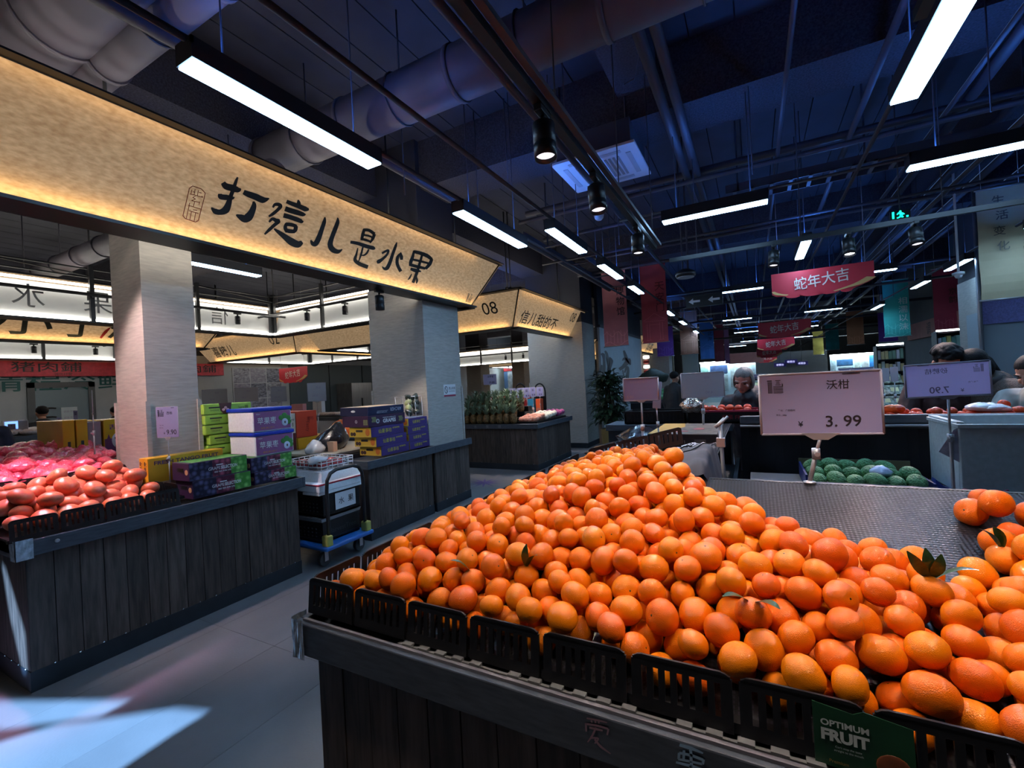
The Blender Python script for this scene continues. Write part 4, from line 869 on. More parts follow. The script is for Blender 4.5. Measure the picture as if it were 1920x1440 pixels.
sm = MB(); base_q = [orange_mesh(k, 14, 9)[0] for k in range(4)]
for i in rest_ids:
    x, y, z, r = arr[i]; q = base_q[i % 4]; T = M.Translation(V((x, y, z))) @ Euler((random.uniform(-2, 2), random.uniform(-2, 2), random.uniform(0, 6))).to_matrix().to_4x4() @ M.Diagonal((r * 1.03, r * 1.03, r * 1.03, 1))
    sm.add([T @ V(p) for p in q.v], q.f, True)
tag(sm.build('loose_oranges', OR, fix=False), 'smaller looking oranges filling the depth and far end of the front heap', 'oranges', kind='stuff')
print('ORANGES', len(arr), 'visible', int((cnt > 0).sum()), 'individual', len(ind))
# ================================================================ goods of the fruit stall
def flat(col, name=None, r=.5): return mat(name or 'print %.2f %.2f %.2f' % col, col, r)
GRP = {}
def grapeprint(name, c1, c2, sc=26):
    "printed grapes: round spots on a dark ground"
    if name in MATS: return MATS[name]
    m = mat(name, c1, .35); nt = m.node_tree; N, L = nt.nodes, nt.links; b = N['Principled BSDF']; tc = N.new('ShaderNodeTexCoord'); v = N.new('ShaderNodeTexVoronoi'); v.inputs['Scale'].default_value = sc; v.inputs['Randomness'].default_value = .6
    L.new(tc.outputs['Object'], v.inputs['Vector']); r = N.new('ShaderNodeValToRGB'); e = r.color_ramp.elements; e[0].color = (*c2, 1); e[1].color = (*c1, 1); e[0].position = .1; e[1].position = .62
    L.new(v.outputs['Distance'], r.inputs['Fac']); L.new(r.outputs['Color'], b.inputs['Base Color']); return m
PUR = flat((.05, .018, .07), 'dark purple print'); GD = grapeprint('dark grape print', (.010, .010, .03), (.16, .16, .30)); GR = grapeprint('red grape print', (.08, .010, .03), (.50, .12, .18)); GG = grapeprint('green grape print', (.06, .25, .04), (.35, .70, .20))
TXTW = flat((.75, .75, .75), 'white print'); TXTK = flat((.02, .02, .02), 'black print'); CARDB = mat('carton board', (.40, .29, .20), .7, var=.08, nscale=20)
def carton(name, label, x0, x1, y0, y1, z0, z1, m, cat='box', group=None, ch=.004, rz=0):
    t = thing(name, label, cat, ((x0 + x1) / 2, (y0 + y1) / 2, z0), group=group); MB().box(x0, x1, y0, y1, z0, z1, ch=ch).build('carton_body', m, t); return t
def prt(t, x, y0, y1, z0, z1, m, name='printed_panel'):   # a print on the aisle side of a box
    return MB().box(x, x + .0015, y0, y1, z0, z1).build(name, m, t)
EY, EZ = (0, 1, 0), (0, 0, 1)
def grape_box(label, y0, y1, z0, x=-3.735, dep=.235, h=.135):
    t = carton('grape_carton', label, x - dep, x, y0, y1, z0, z0 + h, PUR); L = y1 - y0
    prt(t, x, y0 + .004, y0 + L * .38, z0 + .004, z0 + h - .004, GD); prt(t, x, y0 + L * .38, y0 + L * .70, z0 + .004, z0 + h - .004, GR); prt(t, x, y0 + L * .70, y1 - .004, z0 + .004, z0 + h - .004, GG)
    q = MB(); write(q, 'GRAPE', (x + .002, y0 + L * .41, z0 + h * .5), EY, EZ, w=L * .20, h=.024, bold=.0); write(q, 'SELECTION', (x + .002, y0 + L * .665, z0 + h * .5), EY, EZ, w=L * .29, h=.026, bold=.03); write(q, '葡萄精选', (x + .002, y0 + L * .55, z0 + h * .28), EY, EZ, w=L * .3, h=.012); write(q, '▬▬', (x + .002, y0 + L * .5, z0 + h * .68), EY, EZ, w=L * .12, h=.008); q.build('lettering', TXTW, t)
    MB().box(x - dep * .68, x - dep * .3, y0 - .002, y0 + .001, z0 + h * .5, z0 + h * .72).build('hand_hole', BLKP, t)
    q = MB(); q.lathe([(.02, 0), (.02, .002)], 16, M.Translation((x - .03, y0 - .001, z0 + h * .5)) @ M.Rotation(math.pi / 2, 4, 'X')); q.build('round_sticker', flat((.75, .42, .2), 'sticker peach'), t)
    MB().box(x - dep + .01, x - .01, y0 + .03, y1 - .03, z0 + h, z0 + h + .001).build('lid_print', GG, t); return t
T1 = .866
grape_box('lower dark grape carton beside the grapefruit crate', 1.83, 2.275, T1)
grape_box('upper dark grape carton beside the grapefruit crate, end hand hole showing', 1.81, 2.25, T1 + .137)
grape_box('lowest grape carton at the far end of the stand, under the lidded foam boxes', 2.305, 2.70, T1, h=.105)
grape_box('grape carton carrying the two lidded foam boxes', 2.28, 2.66, T1 + .107, h=.125)
BLUEL = flat((.012, .035, .42), 'blue lid', .35); JUJ = mat('rose violet label', (.30, .10, .24), .45)
def foam_box(label, y0, y1, z0, z1):
    x0, x1 = -4.12, -3.735; t = thing('foam_box', label, 'box', ((x0 + x1) / 2, (y0 + y1) / 2, z0)); zl = z1 - .032
    MB().box(x0 + .008, x1 - .008, y0 + .008, y1 - .008, z0, zl, ch=.01).build('box_body', FOAM, t); MB().box(x0, x1, y0, y1, zl, z1, ch=.008).build('lid', BLUEL, t)
    xa = x1 - .006; lb = MB().box(xa - .003, xa + .001, y0 + .015, y1 - .02, z0 + .012, zl - .004).build('label_panel', JUJ, t); L = y1 - y0; zc = (z0 + zl) / 2
    q = MB(); write(q, '苹果枣', (xa + .003, y0 + .03 + L * .26, zc + .006), EY, EZ, w=L * .46, h=.062, bold=.03); q.build('lettering', TXTW, lb)
    q = MB(); write(q, '苹果枣', (xa + .002, y0 + .03 + L * .26 , zc + .006), EY, EZ, w=L * .48, h=.066, bold=.07); q.build('lettering_outline', flat((.16, .02, .03), 'label maroon'), lb)
    q = MB(); write(q, '香甜 脆口多汁', (xa + .003, y0 + .05 + L * .22, zc - .055), EY, EZ, w=L * .34, h=.016, bold=.03); q.build('gold_lettering', flat((.6, .25, .04), 'label gold'), lb)
    q = MB(); write(q, 'FRESH', (xa + .003, y0 + .05, zc + .065), EY, EZ, w=.035); q.build('small_lettering', TXTW, lb)
    q = MB()
    for (a, b, r) in ((.70, .02, .024), (.79, .035, .028), (.88, .01, .028), (.90, -.02, .024)): q.ball((xa + .001, y0 + L * a, zc + b), (.003, r, r), 14, 8)
    q.build('jujube_print', flat((.05, .22, .04), 'jujube green'), lb)
    q = MB(); q.ball((xa + .003, y0 + L * .79, zc - .022), (.003, .032, .034), 16, 8); c = q.build('cut_jujube_print', flat((.62, .68, .80), 'jujube flesh'), lb)
    q = MB(); q.ball((xa + .006, y0 + L * .79, zc - .022), (.002, .008, .012), 10, 6); q.build('stone_print', flat((.10, .06, .05), 'jujube stone'), lb)
foam_box('lower white foam box with a blue lid and an apple jujube label', 2.325, 2.70, 1.10, 1.305)
foam_box('upper white foam box with a blue lid and an apple jujube label', 2.315, 2.69, 1.307, 1.515)
LIME = mat('lime green carton', (.36, .60, .07), .5, var=.06, nscale=14); LIMEd = mat('lime carton end', (.20, .40, .05), .5)
zz = 1.0; ws = [(2.22, 2.62), (2.16, 2.60), (2.18, 2.58), (2.15, 2.58), (2.15, 2.57), (2.145, 2.56)]; od = ('lowest', 'second', 'third', 'fourth', 'fifth', 'topmost'); hs = [.125, .09, .09, .087, .087, .095]
pl = MB().box(-4.45, -4.13, 2.15, 2.63, T1 - .04, 1.0, ch=.004); tag(pl.build('carton', CARDB), 'plain brown carton hidden under the lime green cartons', 'box')
for i in range(6):
    y0, y1 = ws[i]; h = hs[i] - .001; t = carton('lime_carton', ('lime green carton, %s in the tower behind the foam boxes' if i else 'lime green carton, %s of the tower, mostly hidden by the foam boxes') % od[i], -4.42, -4.14, y0, y1, zz, zz + h - .003, LIME, ch=.009)
    q = MB(); write(q, '━━━━', (-4.138, y0 + .09, zz + h * .62), EY, EZ, w=.1, h=.012, bold=.02); write(q, 'TANGERINE', (-4.138, y0 + .085, zz + h * .36), EY, EZ, w=.075, h=.014); write(q, 'Tangerine 甜橘', (-4.138, y1 - .08, zz + h * .5), EY, EZ, w=.09, h=.03, bold=.02); q.build('lettering', TXTK, t)
    q = MB(); write(q, '甜橘', (-4.2, y0 - .001, zz + h * .5), (1, 0, 0), EZ, w=.04, h=.03, lift=.003); q.build('end_lettering', TXTK, t)
    if i == 5:
        q = MB(); q.prism([(-.055, .1), (.055, .1), (.045, .03), (.02, 0), (-.02, 0), (-.045, .03)], (-4.1385, 2.325, zz + .0), EY, EZ, .001); q.v = [(a, b, min(c, zz + h)) for a, b, c in q.v]; c = q.build('brown_patch', flat((.09, .03, .02), 'patch brown'), t)
        q = MB(); [q.ball((-4.137, 2.325 + a, zz + b), (.002, .014, .012), 10, 6) for a, b in ((-.018, .035), (.018, .035), (0, .052))]; q.build('pink_print', flat((.75, .45, .42), 'patch pink'), c)
    zz += hs[i]
YEL = mat('yellow carton', (.68, .36, .015), .45, var=.06, nscale=10)
for i, (x0, x1, l) in enumerate(((-4.115, -4.045, 'narrow yellow carton on edge against the first column'), (-4.04, -3.985, 'narrow yellow carton on edge behind the dark grape cartons'))):
    t = carton('yellow_carton', l, x0, x1, 1.66, 2.20, T1 + .14, T1 + .325, YEL)
    q = MB(); write(q, 'Tango', ((x0 + x1) / 2 + .012, 1.66, T1 + .25), (0, 0, -1), (1, 0, 0), w=.10, h=.018, bold=.02, lift=.003); q.ball(((x0 + x1) / 2 - .012, 1.659, T1 + .285), (.013, .002, .018), 12, 6); q.ball(((x0 + x1) / 2 - .012, 1.659, T1 + .245), (.013, .002, .018), 12, 6); q.build('lettering', flat((.12, .05, .02), 'print brown'), t)
    if i: q = MB(); write(q, 'FRESH TANGO FRUIT', (x1 + .001, 1.93, T1 + .285), EY, EZ, w=.46, h=.03, bold=.03); q.build('side_lettering', flat((.10, .04, .10), 'print plum'), t)
tag(MB().box(-4.15, -3.985, 1.64, 2.2, T1 - .03, T1 + .139, ch=.003).build('carton', CARDB), 'plain brown carton under the narrow yellow cartons', 'box')
# grapefruit crate with its slotted walls
crate_run('slotted black crate in front of the pink grapefruits on the fruit stand', (-3.655, .86, .866), (0, 1, 0), (-.12, 0, .99), 4, .213, .125, slots=7)
seg_t = crate_run('slotted black crate wall between the grapefruits and the pink net bags', (-4.29, .86, .99), (0, 1, 0), (-.12, 0, .99), 4, .20, .155, slots=6)
crate_run('slotted black crate end beside the dark grape cartons', (-4.05, 1.715, .90), (1, 0, 0), (0, -.1, .99), 2, .19, .12, slots=6)
tag(MB().box(-4.3, -3.67, .88, 1.72, .80, .872).build('crate_floor', BLKP), 'black crate floor under the grapefruits', 'crate')
GFM = mat('grapefruit peel', (.74, .24, .09), .30, var=.12, nscale=6, bump=.1, bscale=200, col2=(.72, .12, .09)); nt = GFM.node_tree
gq, _ = orange_mesh(31, 20, 12); gme = gq.mesh('grapefruit', GFM)
rg = random.Random(5); gpos = []
def gz(x): return .90 + .18 * (-3.69 - x) / .55
G0 = None
for row, x in enumerate((-3.75, -3.86, -3.97, -4.08, -4.19)):
    for k in range(8):
        y = .92 + k * .107 + (row % 2) * .05 + rg.uniform(-.01, .01)
        if y > 1.66: continue
        gpos.append((x + rg.uniform(-.01, .01), y, gz(x) + .035))
for (x, y) in ((-3.83, 1.30), (-3.80, 1.08), (-3.95, 1.2), (-4.0, 1.42), (-3.93, 1.56), (-4.09, 1.35), (-4.12, 1.5), (-4.1, 1.2), (-3.9, .98)): gpos.append((x, y, gz(x) + .115))
for p in gpos:
    o = bpy.data.objects.new('grapefruit', gme); COL.objects.link(o); o.location = p; s = rg.uniform(.052, .061); o.scale = (s * 1.12, s, s * .97); o.rotation_euler = (rg.uniform(-.7, .7), rg.uniform(-.7, .7), rg.uniform(0, 6)); WM[o.name] = M.Identity(4)
    tag(o, 'pinkish orange grapefruit lying loose in the slotted black crate', 'grapefruit', 'grapefruits in the slotted crate')
# net bags of fruit: lumpy bundles with a gathered neck
NETP = mat('pink fruit net', (.78, .03, .09), .25, var=.5, nscale=5, bump=.6, bscale=9, coat=1.0, coatr=.04, col2=(.85, .13, .16))
FRU = mat('fruit in net', (.80, .12, .05), .4)
def bag_mesh(k):
    rs = random.Random(k); q = MB(); q.ball((0, 0, 0), 1, 30, 20); c = [V((rs.uniform(-.5, .5), rs.uniform(-.5, .5), rs.uniform(-.25, .3))) for _ in range(4)]; vs = []
    for p in q.v:
        p = V(p); d = .50
        for a in c: d = max(d, .55 + .30 * max(0, 1 - (p.normalized() * .8 - a).length))
        d += .07 * noise.noise(p * 5 + V((k, 0, 0))) + .045 * noise.noise(p * 12 + V((k, 3, 0)))
        if p.z > .92: d += .25 * (p.z - .92) / .08 * (1 if k % 2 else .2)
        vs.append((p.x * d * 1.15, p.y * d * 1.15, p.z * d * .95))
    q.v = vs; return q.mesh('net_bag', NETP)
bags = [bag_mesh(k) for k in range(5)]
rb_ = random.Random(9); nb = 0
for ix in range(12):
    for iy in range(9):
        x = -4.40 - ix * .115 + rb_.uniform(-.02, .02); y = .86 + iy * .125 + (ix % 2) * .06 + rb_.uniform(-.02, .02)
        if y > 1.84 or (y > 1.62 and x > -4.85 and x < -4.1): continue
        z = 1.04 + .22 * (-4.4 - x) / 1.3 + rb_.uniform(0, .05)
        o = bpy.data.objects.new('fruit_net_bag', bags[rb_.randrange(5)]); COL.objects.link(o); o.location = (x, y, z); s = rb_.uniform(.078, .102); o.scale = (s, s, s); o.rotation_euler = (rb_.uniform(-.5, .5), rb_.uniform(-.5, .5), rb_.uniform(0, 6)); WM[o.name] = M.Identity(4)
        tag(o, 'shiny pink net bag of fruit heaped behind the slotted crate wall', 'bag of fruit', 'pink net bags heaped on the fruit stand')
tag(MB().add([V((-4.33, .83, .95)), V((-5.8, .83, 1.2)), V((-5.8, 1.74, 1.2)), V((-4.33, 1.74, .95)), V((-4.33, .83, .0)), V((-5.8, .83, .0)), V((-5.8, 1.74, .0)), V((-4.33, 1.74, .0))], [(0, 3, 2, 1), (4, 5, 6, 7), (0, 1, 5, 4), (1, 2, 6, 5), (2, 3, 7, 6), (3, 0, 4, 7)]).build('sloping_tray', BLKP), 'sloping black tray under the pink net bags', 'tray')
# the pink and white glare of the lamp over these fruits
spotlight(-4.6, .95, 3.14, (-4.35, 1.05, 1.0), 420, 'black spotlight over the pink net bags, just inside the fruit stall canopy', col=(1, .48, .74), size=48)
spotlight(-3.99, .75, 3.14, (-3.88, 2.1, 1.2), 210, 'black spotlight over the grape cartons, inside the fruit stall canopy', col=(1, .75, .75), size=70)
spotlight(-3.77, 3.9, 2.774, (-3.8, 4.1, 1.1), 80, 'black spotlight tucked under the sign edge above the purple cartons', col=(1, .85, .75), size=80)
# gold and purple gift boxes behind
GOLDB = mat('gold gift box', (.62, .36, .03), .25, metal=.3, var=.1, nscale=6); PURB = flat((.12, .02, .10), 'gift purple')
for i, (x0, x1, y0, y1, l) in enumerate(((-5.95, -5.36, 1.62, 1.70, 'gold gift box on edge, first of the pair behind the pink net bags'), (-5.95, -5.36, 1.71, 1.79, 'gold gift box on edge, second of the row behind the pink net bags'))):
    t = carton('gift_box', l, x0, x1, y0, y1, 1.24, 1.49, GOLDB); MB().box(-5.36, -5.358, y0 + .03, y0 + .05, 1.22, 1.3).build('dark_slot', TXTK, t)
t = carton('gift_box', 'grey ended gold gift box leaning behind the pink net bags', -5.9, -5.40, 1.80, 1.90, 1.18, 1.46, mat('mauve grey card', (.26, .20, .24), .6))
t = carton('gift_box', 'wide gold and purple fruit gift box next to the first column', -5.9, -5.38, 1.91, 2.5, 1.16, 1.47, GOLDB)
prt(t, -5.38, 1.915, 2.495, 1.165, 1.29, PURB)
q = MB()
for i in range(9): a = 1.93 + i * .065; q.prism([(0, 0), (.03, 0), (.015, .05 + .03 * (i % 2))], (-5.3785, a, 1.285), EY, EZ, .001)
q.build('peak_print', PURB, t)
q = MB()
for a in (2.02, 2.22, 2.42): q.ball((-5.378, a, 1.27), (.003, .055, .075), 18, 10)
q.build('oval_print', flat((.55, .55, .66), 'oval grey'), t)
q = MB()
for a in (2.02, 2.22, 2.42): q.prism([(-.03, -.06), (.03, -.06), (.02, .0), (.035, .03), (0, .06), (-.035, .03), (-.02, 0)], (-5.3745, a, 1.265), EY, EZ, .001)
q.build('tree_print', flat((.03, .03, .05), 'oval dark'), t)
q = MB(); write(q, '甜蜜鲜果', (-5.379, 2.2, 1.40), EY, EZ, w=.5, h=.05, bold=.03); q.build('lettering', PURB, t)
MB().box(-5.378, -5.376, 2.10, 2.32, 1.31, 1.45).build('window_film', mat('foil window', (.7, .72, .62), .15, metal=.5), t)
tag(MB().box(-6.0, -5.35, 1.76, 2.52, .0, 1.155).build('carton', CARDB), 'large brown carton carrying the gold gift boxes', 'box')
# ---------------------------------------------------------------- price cards on poles
CFR = mat('card frame', (.36, .36, .44), .35)
def price_card(label, c, w, h, yaw, pole_z, lines=(), lg=True, m=CARD, ink=INK, mirror=False, tilt=0.0, polex=None, cat='price card', parts=True, group=None):
    "c: centre of the card; lines: (text, u, v, height or width) in card units; the pole goes down to pole_z"
    c = V(c); ux = V((math.cos(yaw), math.sin(yaw), 0)); up = V((0, 0, 1)); 
    ux = (M.Rotation(tilt, 3, ux.cross(up)) @ ux); up = (M.Rotation(tilt, 3, ux.cross(V((0, 0, 1)))) @ up); n = ux.cross(up).normalized()
    t = thing('price_card', label, cat, (c.x, c.y, pole_z), group=group)
    q = MB(); r = min(w, h) * .05; pts = [(sx * (w / 2 - r) + r * math.cos(a), sy * (h / 2 - r) + r * math.sin(a)) for sx, sy, a0 in ((1, 1, 0), (-1, 1, 1.571), (-1, -1, 3.142), (1, -1, 4.712)) for a in (a0, a0 + .785, a0 + 1.571)]
    q.prism(pts, c - n * .002, ux, up, .004); q.build('card', m, t)
    k = .012 if w > .2 else .006; q = MB()
    for a, b in (((-w / 2, h / 2), (w / 2, h / 2)), ((-w / 2, -h / 2), (w / 2, -h / 2)), ((-w / 2, -h / 2), (-w / 2, h / 2)), ((w / 2, -h / 2), (w / 2, h / 2))): q.tube([c + ux * a[0] + up * a[1], c + ux * b[0] + up * b[1]], k * .4, 6)
    q.build('frame', CFR, t)
    if lines or lg:
        q = MB(); X = -ux if mirror else ux
        if lg: logo(q, c + X * (-w * .43) + up * (h * .19), X, up, h * .22, .003 if not mirror else -.003)
        for s_, u_, v_, hh in lines: write(q, s_, c + X * (u_ * w) + up * (v_ * h), X, up, h=hh * h, bold=.01, lift=.003 if not mirror else -.003)
        if lg: q.quad(*[c + X * (w * a) + up * (h * b) + n * .003 for a, b in ((.2, .455), (.34, .46), (.34, .475), (.2, .47))])
        q.build('lettering', ink, t)
    if polex is None: polex = c.x
    q = MB(); b = c - up * (h / 2); q.prism([(-w * .16, .004), (w * .16, .004), (w * .06, -h * .09), (-w * .06, -h * .09)], b + n * .003, ux, up, .003); q.build('clip', GREYM, t)
    rr = .007 if w > .2 else .005; base = V((polex, c.y, pole_z)); mid = b * .6 + base * .4
    q = MB(); q.tube([b - up * (h * .05), mid], rr * .8, 8); q.tube([mid, base], rr * 1.15, 8); q.lathe([(.0, 0), (rr * 3, 0), (rr * 3, .004), (rr, .008)], 12, M.Translation(base)); q.build('pole', GREYM, t)
    q = MB(); q.tube([mid + V((0, 0, .02)), mid - V((0, 0, .02))], rr * 2, 10); q.tube([mid, mid - n * (-.02)], rr * 1.3, 8); q.build('collar', GREYM, t); return t
def card_px(label, x0, x1, y0, y1, Y, pole_z, **kw):
    c = at_y((x0 + x1) / 2, (y0 + y1) / 2, Y); yaw = kw.pop('yaw', None); d = depth(c)
    w = (x1 - x0) * d / FPX; h = (y1 - y0) * d / FPX
    if yaw is None: yaw = YAW * .6; 
    return price_card(label, c, w, h, yaw, pole_z, **kw)
card_px('tall price card reading 9.90 on a pole between the grapefruits and the grape cartons', 291, 337, 763, 820, 1.80, .93, yaw=.35, lines=(('西柚', .12, .30, .10), ('9.90', .18, -.33, .16), ('¥', -.15, -.36, .07), ('产地 广西', -.28, -.1, .035), ('单位 500g', -.28, -.18, .035)), polex=-3.99)
card_px('tilted price card in a folded clear sleeve on a pole among the pink net bags', 159, 187, 732, 775, 1.68, 1.13, yaw=-.3, lines=(('柚子', .12, .3, .1),), m=CARD)
card_px('wide pale price card standing behind the pink net bags', 30, 57, 789, 805, 2.35, .0, yaw=.2, lg=False, m=mat('pale grey card', (.42, .44, .50), .3, coat=.5))
# ================================================================ trolley in the gap between the stands
def slant(mb, x0, x1, y0, y1, z0, z1, k=.02):
    "a box a little narrower at its foot"
    vs = [(x0 + k, y0 + k, z0), (x1 - k, y0 + k, z0), (x1 - k, y1 - k, z0), (x0 + k, y1 - k, z0), (x0, y0, z1), (x1, y0, z1), (x1, y1, z1), (x0, y1, z1)]
    return mb.add(vs, [(3, 2, 1, 0), (4, 5, 6, 7), (0, 1, 5, 4), (1, 2, 6, 5), (2, 3, 7, 6), (3, 0, 4, 7)])
TB = mat('trolley blue', (.015, .12, .42), .4); BUMP = mat('yellow green bumper', (.36, .37, .09), .55); TYRE = mat('grey tyre', (.05, .055, .06), .6)
tr = thing('platform_trolley', 'blue platform trolley with a black push handle between the two fruit stands', 'trolley', (-3.93, 3.07, 0))
MB().box(-4.38, -3.48, 2.78, 3.36, .165, .205, ch=.014).build('platform', TB, tr)
q = MB(); q.tube([(-3.53, 2.85, .2), (-3.53, 2.85, .70), (-3.53, 2.86, .80), (-3.53, 2.90, .86), (-3.53, 2.97, .885), (-3.53, 3.17, .885), (-3.53, 3.24, .86), (-3.53, 3.28, .80), (-3.53, 3.29, .7), (-3.53, 3.29, .2)], .017, 10); q.build('push_handle', BLKM, tr)
for y in (2.835, 3.305): MB().box(-3.575, -3.49, y - .032, y + .032, .2, .30, ch=.012).build('corner_bumper', BUMP, tr)
for X in (-3.62, -4.26):
    for y in (2.86, 3.28):
        wq = MB().tube([(X - .02, y, .062), (X + .02, y, .062)], .06, 20); wo = wq.build('wheel', TYRE, tr); q = MB(); q.box(X - .035, X - .028, y - .02, y + .02, .05, .165); q.box(X + .028, X + .035, y - .02, y + .02, .05, .165); q.box(X - .035, X + .035, y - .035, y + .035, .155, .166); q.build('caster_fork', GREYM, wo)
def fold_crate(label, x0, x1, y0, y1, z0, z1, m=BLKP, sign=None, script=None):
    t = thing('plastic_crate', label, 'crate', ((x0 + x1) / 2, (y0 + y1) / 2, z0)); q = MB(); th = .012
    q.box(x0, x1, y0, y1, z0, z0 + .012); slant(q, x0, x1, y0, y0 + th, z0, z1, 0); q.box(x0, x1, y1 - th, y1, z0, z1); q.box(x0, x0 + th, y0 + th, y1 - th, z0, z1); q.box(x1 - th, x1, y0 + th, y1 - th, z0, z1); q.build('crate_body', m, t)
    q = MB(); 
    for z in (z1 - .016, z0 + .02): q.box(x0 - .008, x1 + .008, y0 - .008, y0 + .004, z, z + .014); q.box(x1 - .004, x1 + .008, y0, y1, z, z + .014)
    q.build('rib', m, t)
    if sign:
        a = (y1 - y0); p = MB().box(x1 + .009, x1 + .011, y0 + a * .30, y0 + a * .86, z0 + .045, z1 - .02).build('paper_sign', WHT, t); q = MB(); write(q, sign[0], (x1 + .012, y0 + a * .46, (z0 + z1) / 2 + .012), EY, EZ, h=.065, bold=.0); write(q, sign[1], (x1 + .012, y0 + a * .72, (z0 + z1) / 2 + .012), EY, EZ, h=.065); q.build('lettering', TXTK, p)
    if script: q = MB(); write(q, script, (x1 + .009, (y0 + y1) / 2, (z0 + z1) / 2), EY, EZ, w=(y1 - y0) * .75, h=.045); q.build('lettering', mat('grey emboss', (.035, .037, .04), .5), t)
    q = MB()
    for i in range(5):
        for j in range(3): xx = x0 + (x1 - x0) * (.55 + i * .08); zz_ = z0 + .05 + j * .035; q.box(xx - .008, xx + .008, y0 - .004, y0 - .002, zz_, zz_ + .012)
    q.build('hole_pattern', mat('hole glint', (.10, .10, .12), .4), t); return t
fold_crate('black plastic crate lowest on the blue trolley', -4.32, -3.62, 2.86, 3.30, .206, .40, script='HarvestTree')
q = MB(); slant(q, -4.33, -3.61, 2.84, 3.32, .402, .435, .01)
for k in range(4): q.box(-4.30 + k * .17, -4.17 + k * .17, 2.85, 3.31, .434, .442)
tag(q.build('crate_lid', mat('dull silver lid', (.33, .35, .37), .35, metal=.4)), 'dull silver lid between the two black crates on the trolley', 'lid')
fold_crate('black plastic crate with a white sign reading fruit, on the blue trolley', -4.22, -3.60, 2.86, 3.30, .444, .665, sign='水果')
tag(fold_crate('maroon plastic crate behind the black crates on the trolley', -4.42, -4.23, 2.83, 3.2, .444, .60, m=flat((.12, .006, .02), 'maroon plastic')), None, None)
fl_ = thing('foam_box', 'white foam box with a red stripe around its lid, upside down on the black crate', 'box', (-3.94, 3.08, .667))
q = MB(); q.box(-4.26, -3.575, 2.80, 3.345, .69, .775, ch=.01); q.box(-4.26, -4.1, 2.80, 3.345, .667, .69); q.box(-3.8, -3.575, 2.80, 3.345, .667, .69); q.build('lid', FOAM, fl_)
q = MB(); q.box(-4.262, -3.573, 2.798, 3.347, .752, .768, ch=.004); q.build('red_stripe', flat((.5, .02, .05), 'tape red'), fl_)
q = MB(); vs = [(-4.22, 2.86, .775), (-3.60, 2.86, .775), (-3.60, 3.33, .775), (-4.22, 3.33, .775), (-4.18, 2.88, .868), (-3.63, 2.88, .868), (-3.63, 3.31, .868), (-4.18, 3.31, .868)]; q.add(vs, [(3, 2, 1, 0), (4, 5, 6, 7), (0, 1, 5, 4), (1, 2, 6, 5), (2, 3, 7, 6), (3, 0, 4, 7)]); q.build('box_body', FOAM, fl_)
wbk = thing('wire_basket', 'white grid basket of red packets on top of the foam box', 'basket', (-3.92, 3.10, .87)); q = MB(); x0, x1, y0, y1, z0, z1 = -4.15, -3.66, 2.91, 3.29, .871, .965
for k in range(9): a = x0 + (x1 - x0) * k / 8; q.tube([(a, y0, z1), (a, y0, z0), (a, y1, z0), (a, y1, z1)], .004, 5)
for k in range(7): a = y0 + (y1 - y0) * k / 6; q.tube([(x0, a, z1), (x0, a, z0), (x1, a, z0), (x1, a, z1)], .004, 5)
for z in (z0 + .035, z0 + .07, z1): q.tube([(x0, y0, z), (x1, y0, z), (x1, y1, z), (x0, y1, z)], .005, 5, closed=True)
q.build('wire_grid', WHT, wbk)
rp_ = random.Random(3)
for k in range(8):
    x, y = -4.08 + (k % 4) * .11, 3.0 + (k // 4) * .17; q = MB(); q.ball((x, y, .92), (.055, .08, .04), 12, 8); tag(q.build('red_packet', mat('red packet', (.42, .05, .06), .25, var=.4, nscale=30, coat=.6)), 'shiny red packet lying in the white grid basket', 'packet', 'red packets in the grid basket')
q = MB(); q.ball((-3.78, 2.97, .975), (.11, .09, .03), 14, 8)
q.v = [(a, b, c - .06 * max(0, (-2.93 + 0) + 0) + .012 * noise.noise((a * 30, b * 30, c * 9)) - (max(0, 2.925 - b) * .9)) for a, b, c in q.v]; tag(q.build('plastic_bag', mat('white film', (.75, .75, .78), .2, coat=.5)), 'crumpled white plastic bag hanging over the edge of the grid basket', 'bag')
# ================================================================ cartons on the second stand
def belt_box(label, x1, y0, y1, z0, z1, dep=.34, up=True):
    t = carton('orange_carton', label, x1 - dep, x1, y0, y1, z0, z1 - .0015, flat((.06, .03, .17), 'violet carton')); h = z1 - z0; L = y1 - y0
    MB().box(x1 - dep + .003, x1 - .003, y0 - .002, y0, z0 + .003, z1 - .004).build('end_panel', mat('carton end yellow', (.62, .44, .05), .5), t)
    q = MB(); q.box(x1 - dep * .68, x1 - dep * .38, y0 - .004, y0 - .002, z0 + h * .52, z0 + h * .74); q.build('hand_hole', TXTK, t)
    q = MB()
    for a in (.88, .76): q.lathe([(.022, 0), (.022, .002)], 16, M.Translation((x1 - dep * a, y0 - .002, z0 + h * .32)) @ M.Rotation(math.pi / 2, 4, 'X'))
    q.build('dark_fruit_print', flat((.06, .03, .03), 'print dark fruit'), t)
    q = MB(); q.ball((x1 - dep * .16, y0 - .002, z0 + h * .5), (.035, .003, h * .36), 14, 8); q.build('orange_print', flat((.55, .17, .03), 'print orange'), t)
    q = MB(); write(q, '仙墨事桔', (x1 + .001, y0 + L * .40, z0 + h * .5), EY, EZ, w=L * .40, h=h * .42, bold=.04); write(q, 'orange', (x1 + .001, y0 + L * .74, z0 + h * .62), EY, EZ, w=L * .22, h=h * .22, bold=.02); q.build('lettering', flat((.60, .50, .06), 'print yellow'), t); return t
zb = T1; X2 = -3.76
belt_box('violet orange carton with a yellow end, lowest of the three under the grape cartons', X2, 3.80, 4.27, zb, zb + .112)
belt_box('violet orange carton with a yellow end, middle of the three under the grape cartons', X2, 3.73, 4.23, zb + .113, zb + .228)
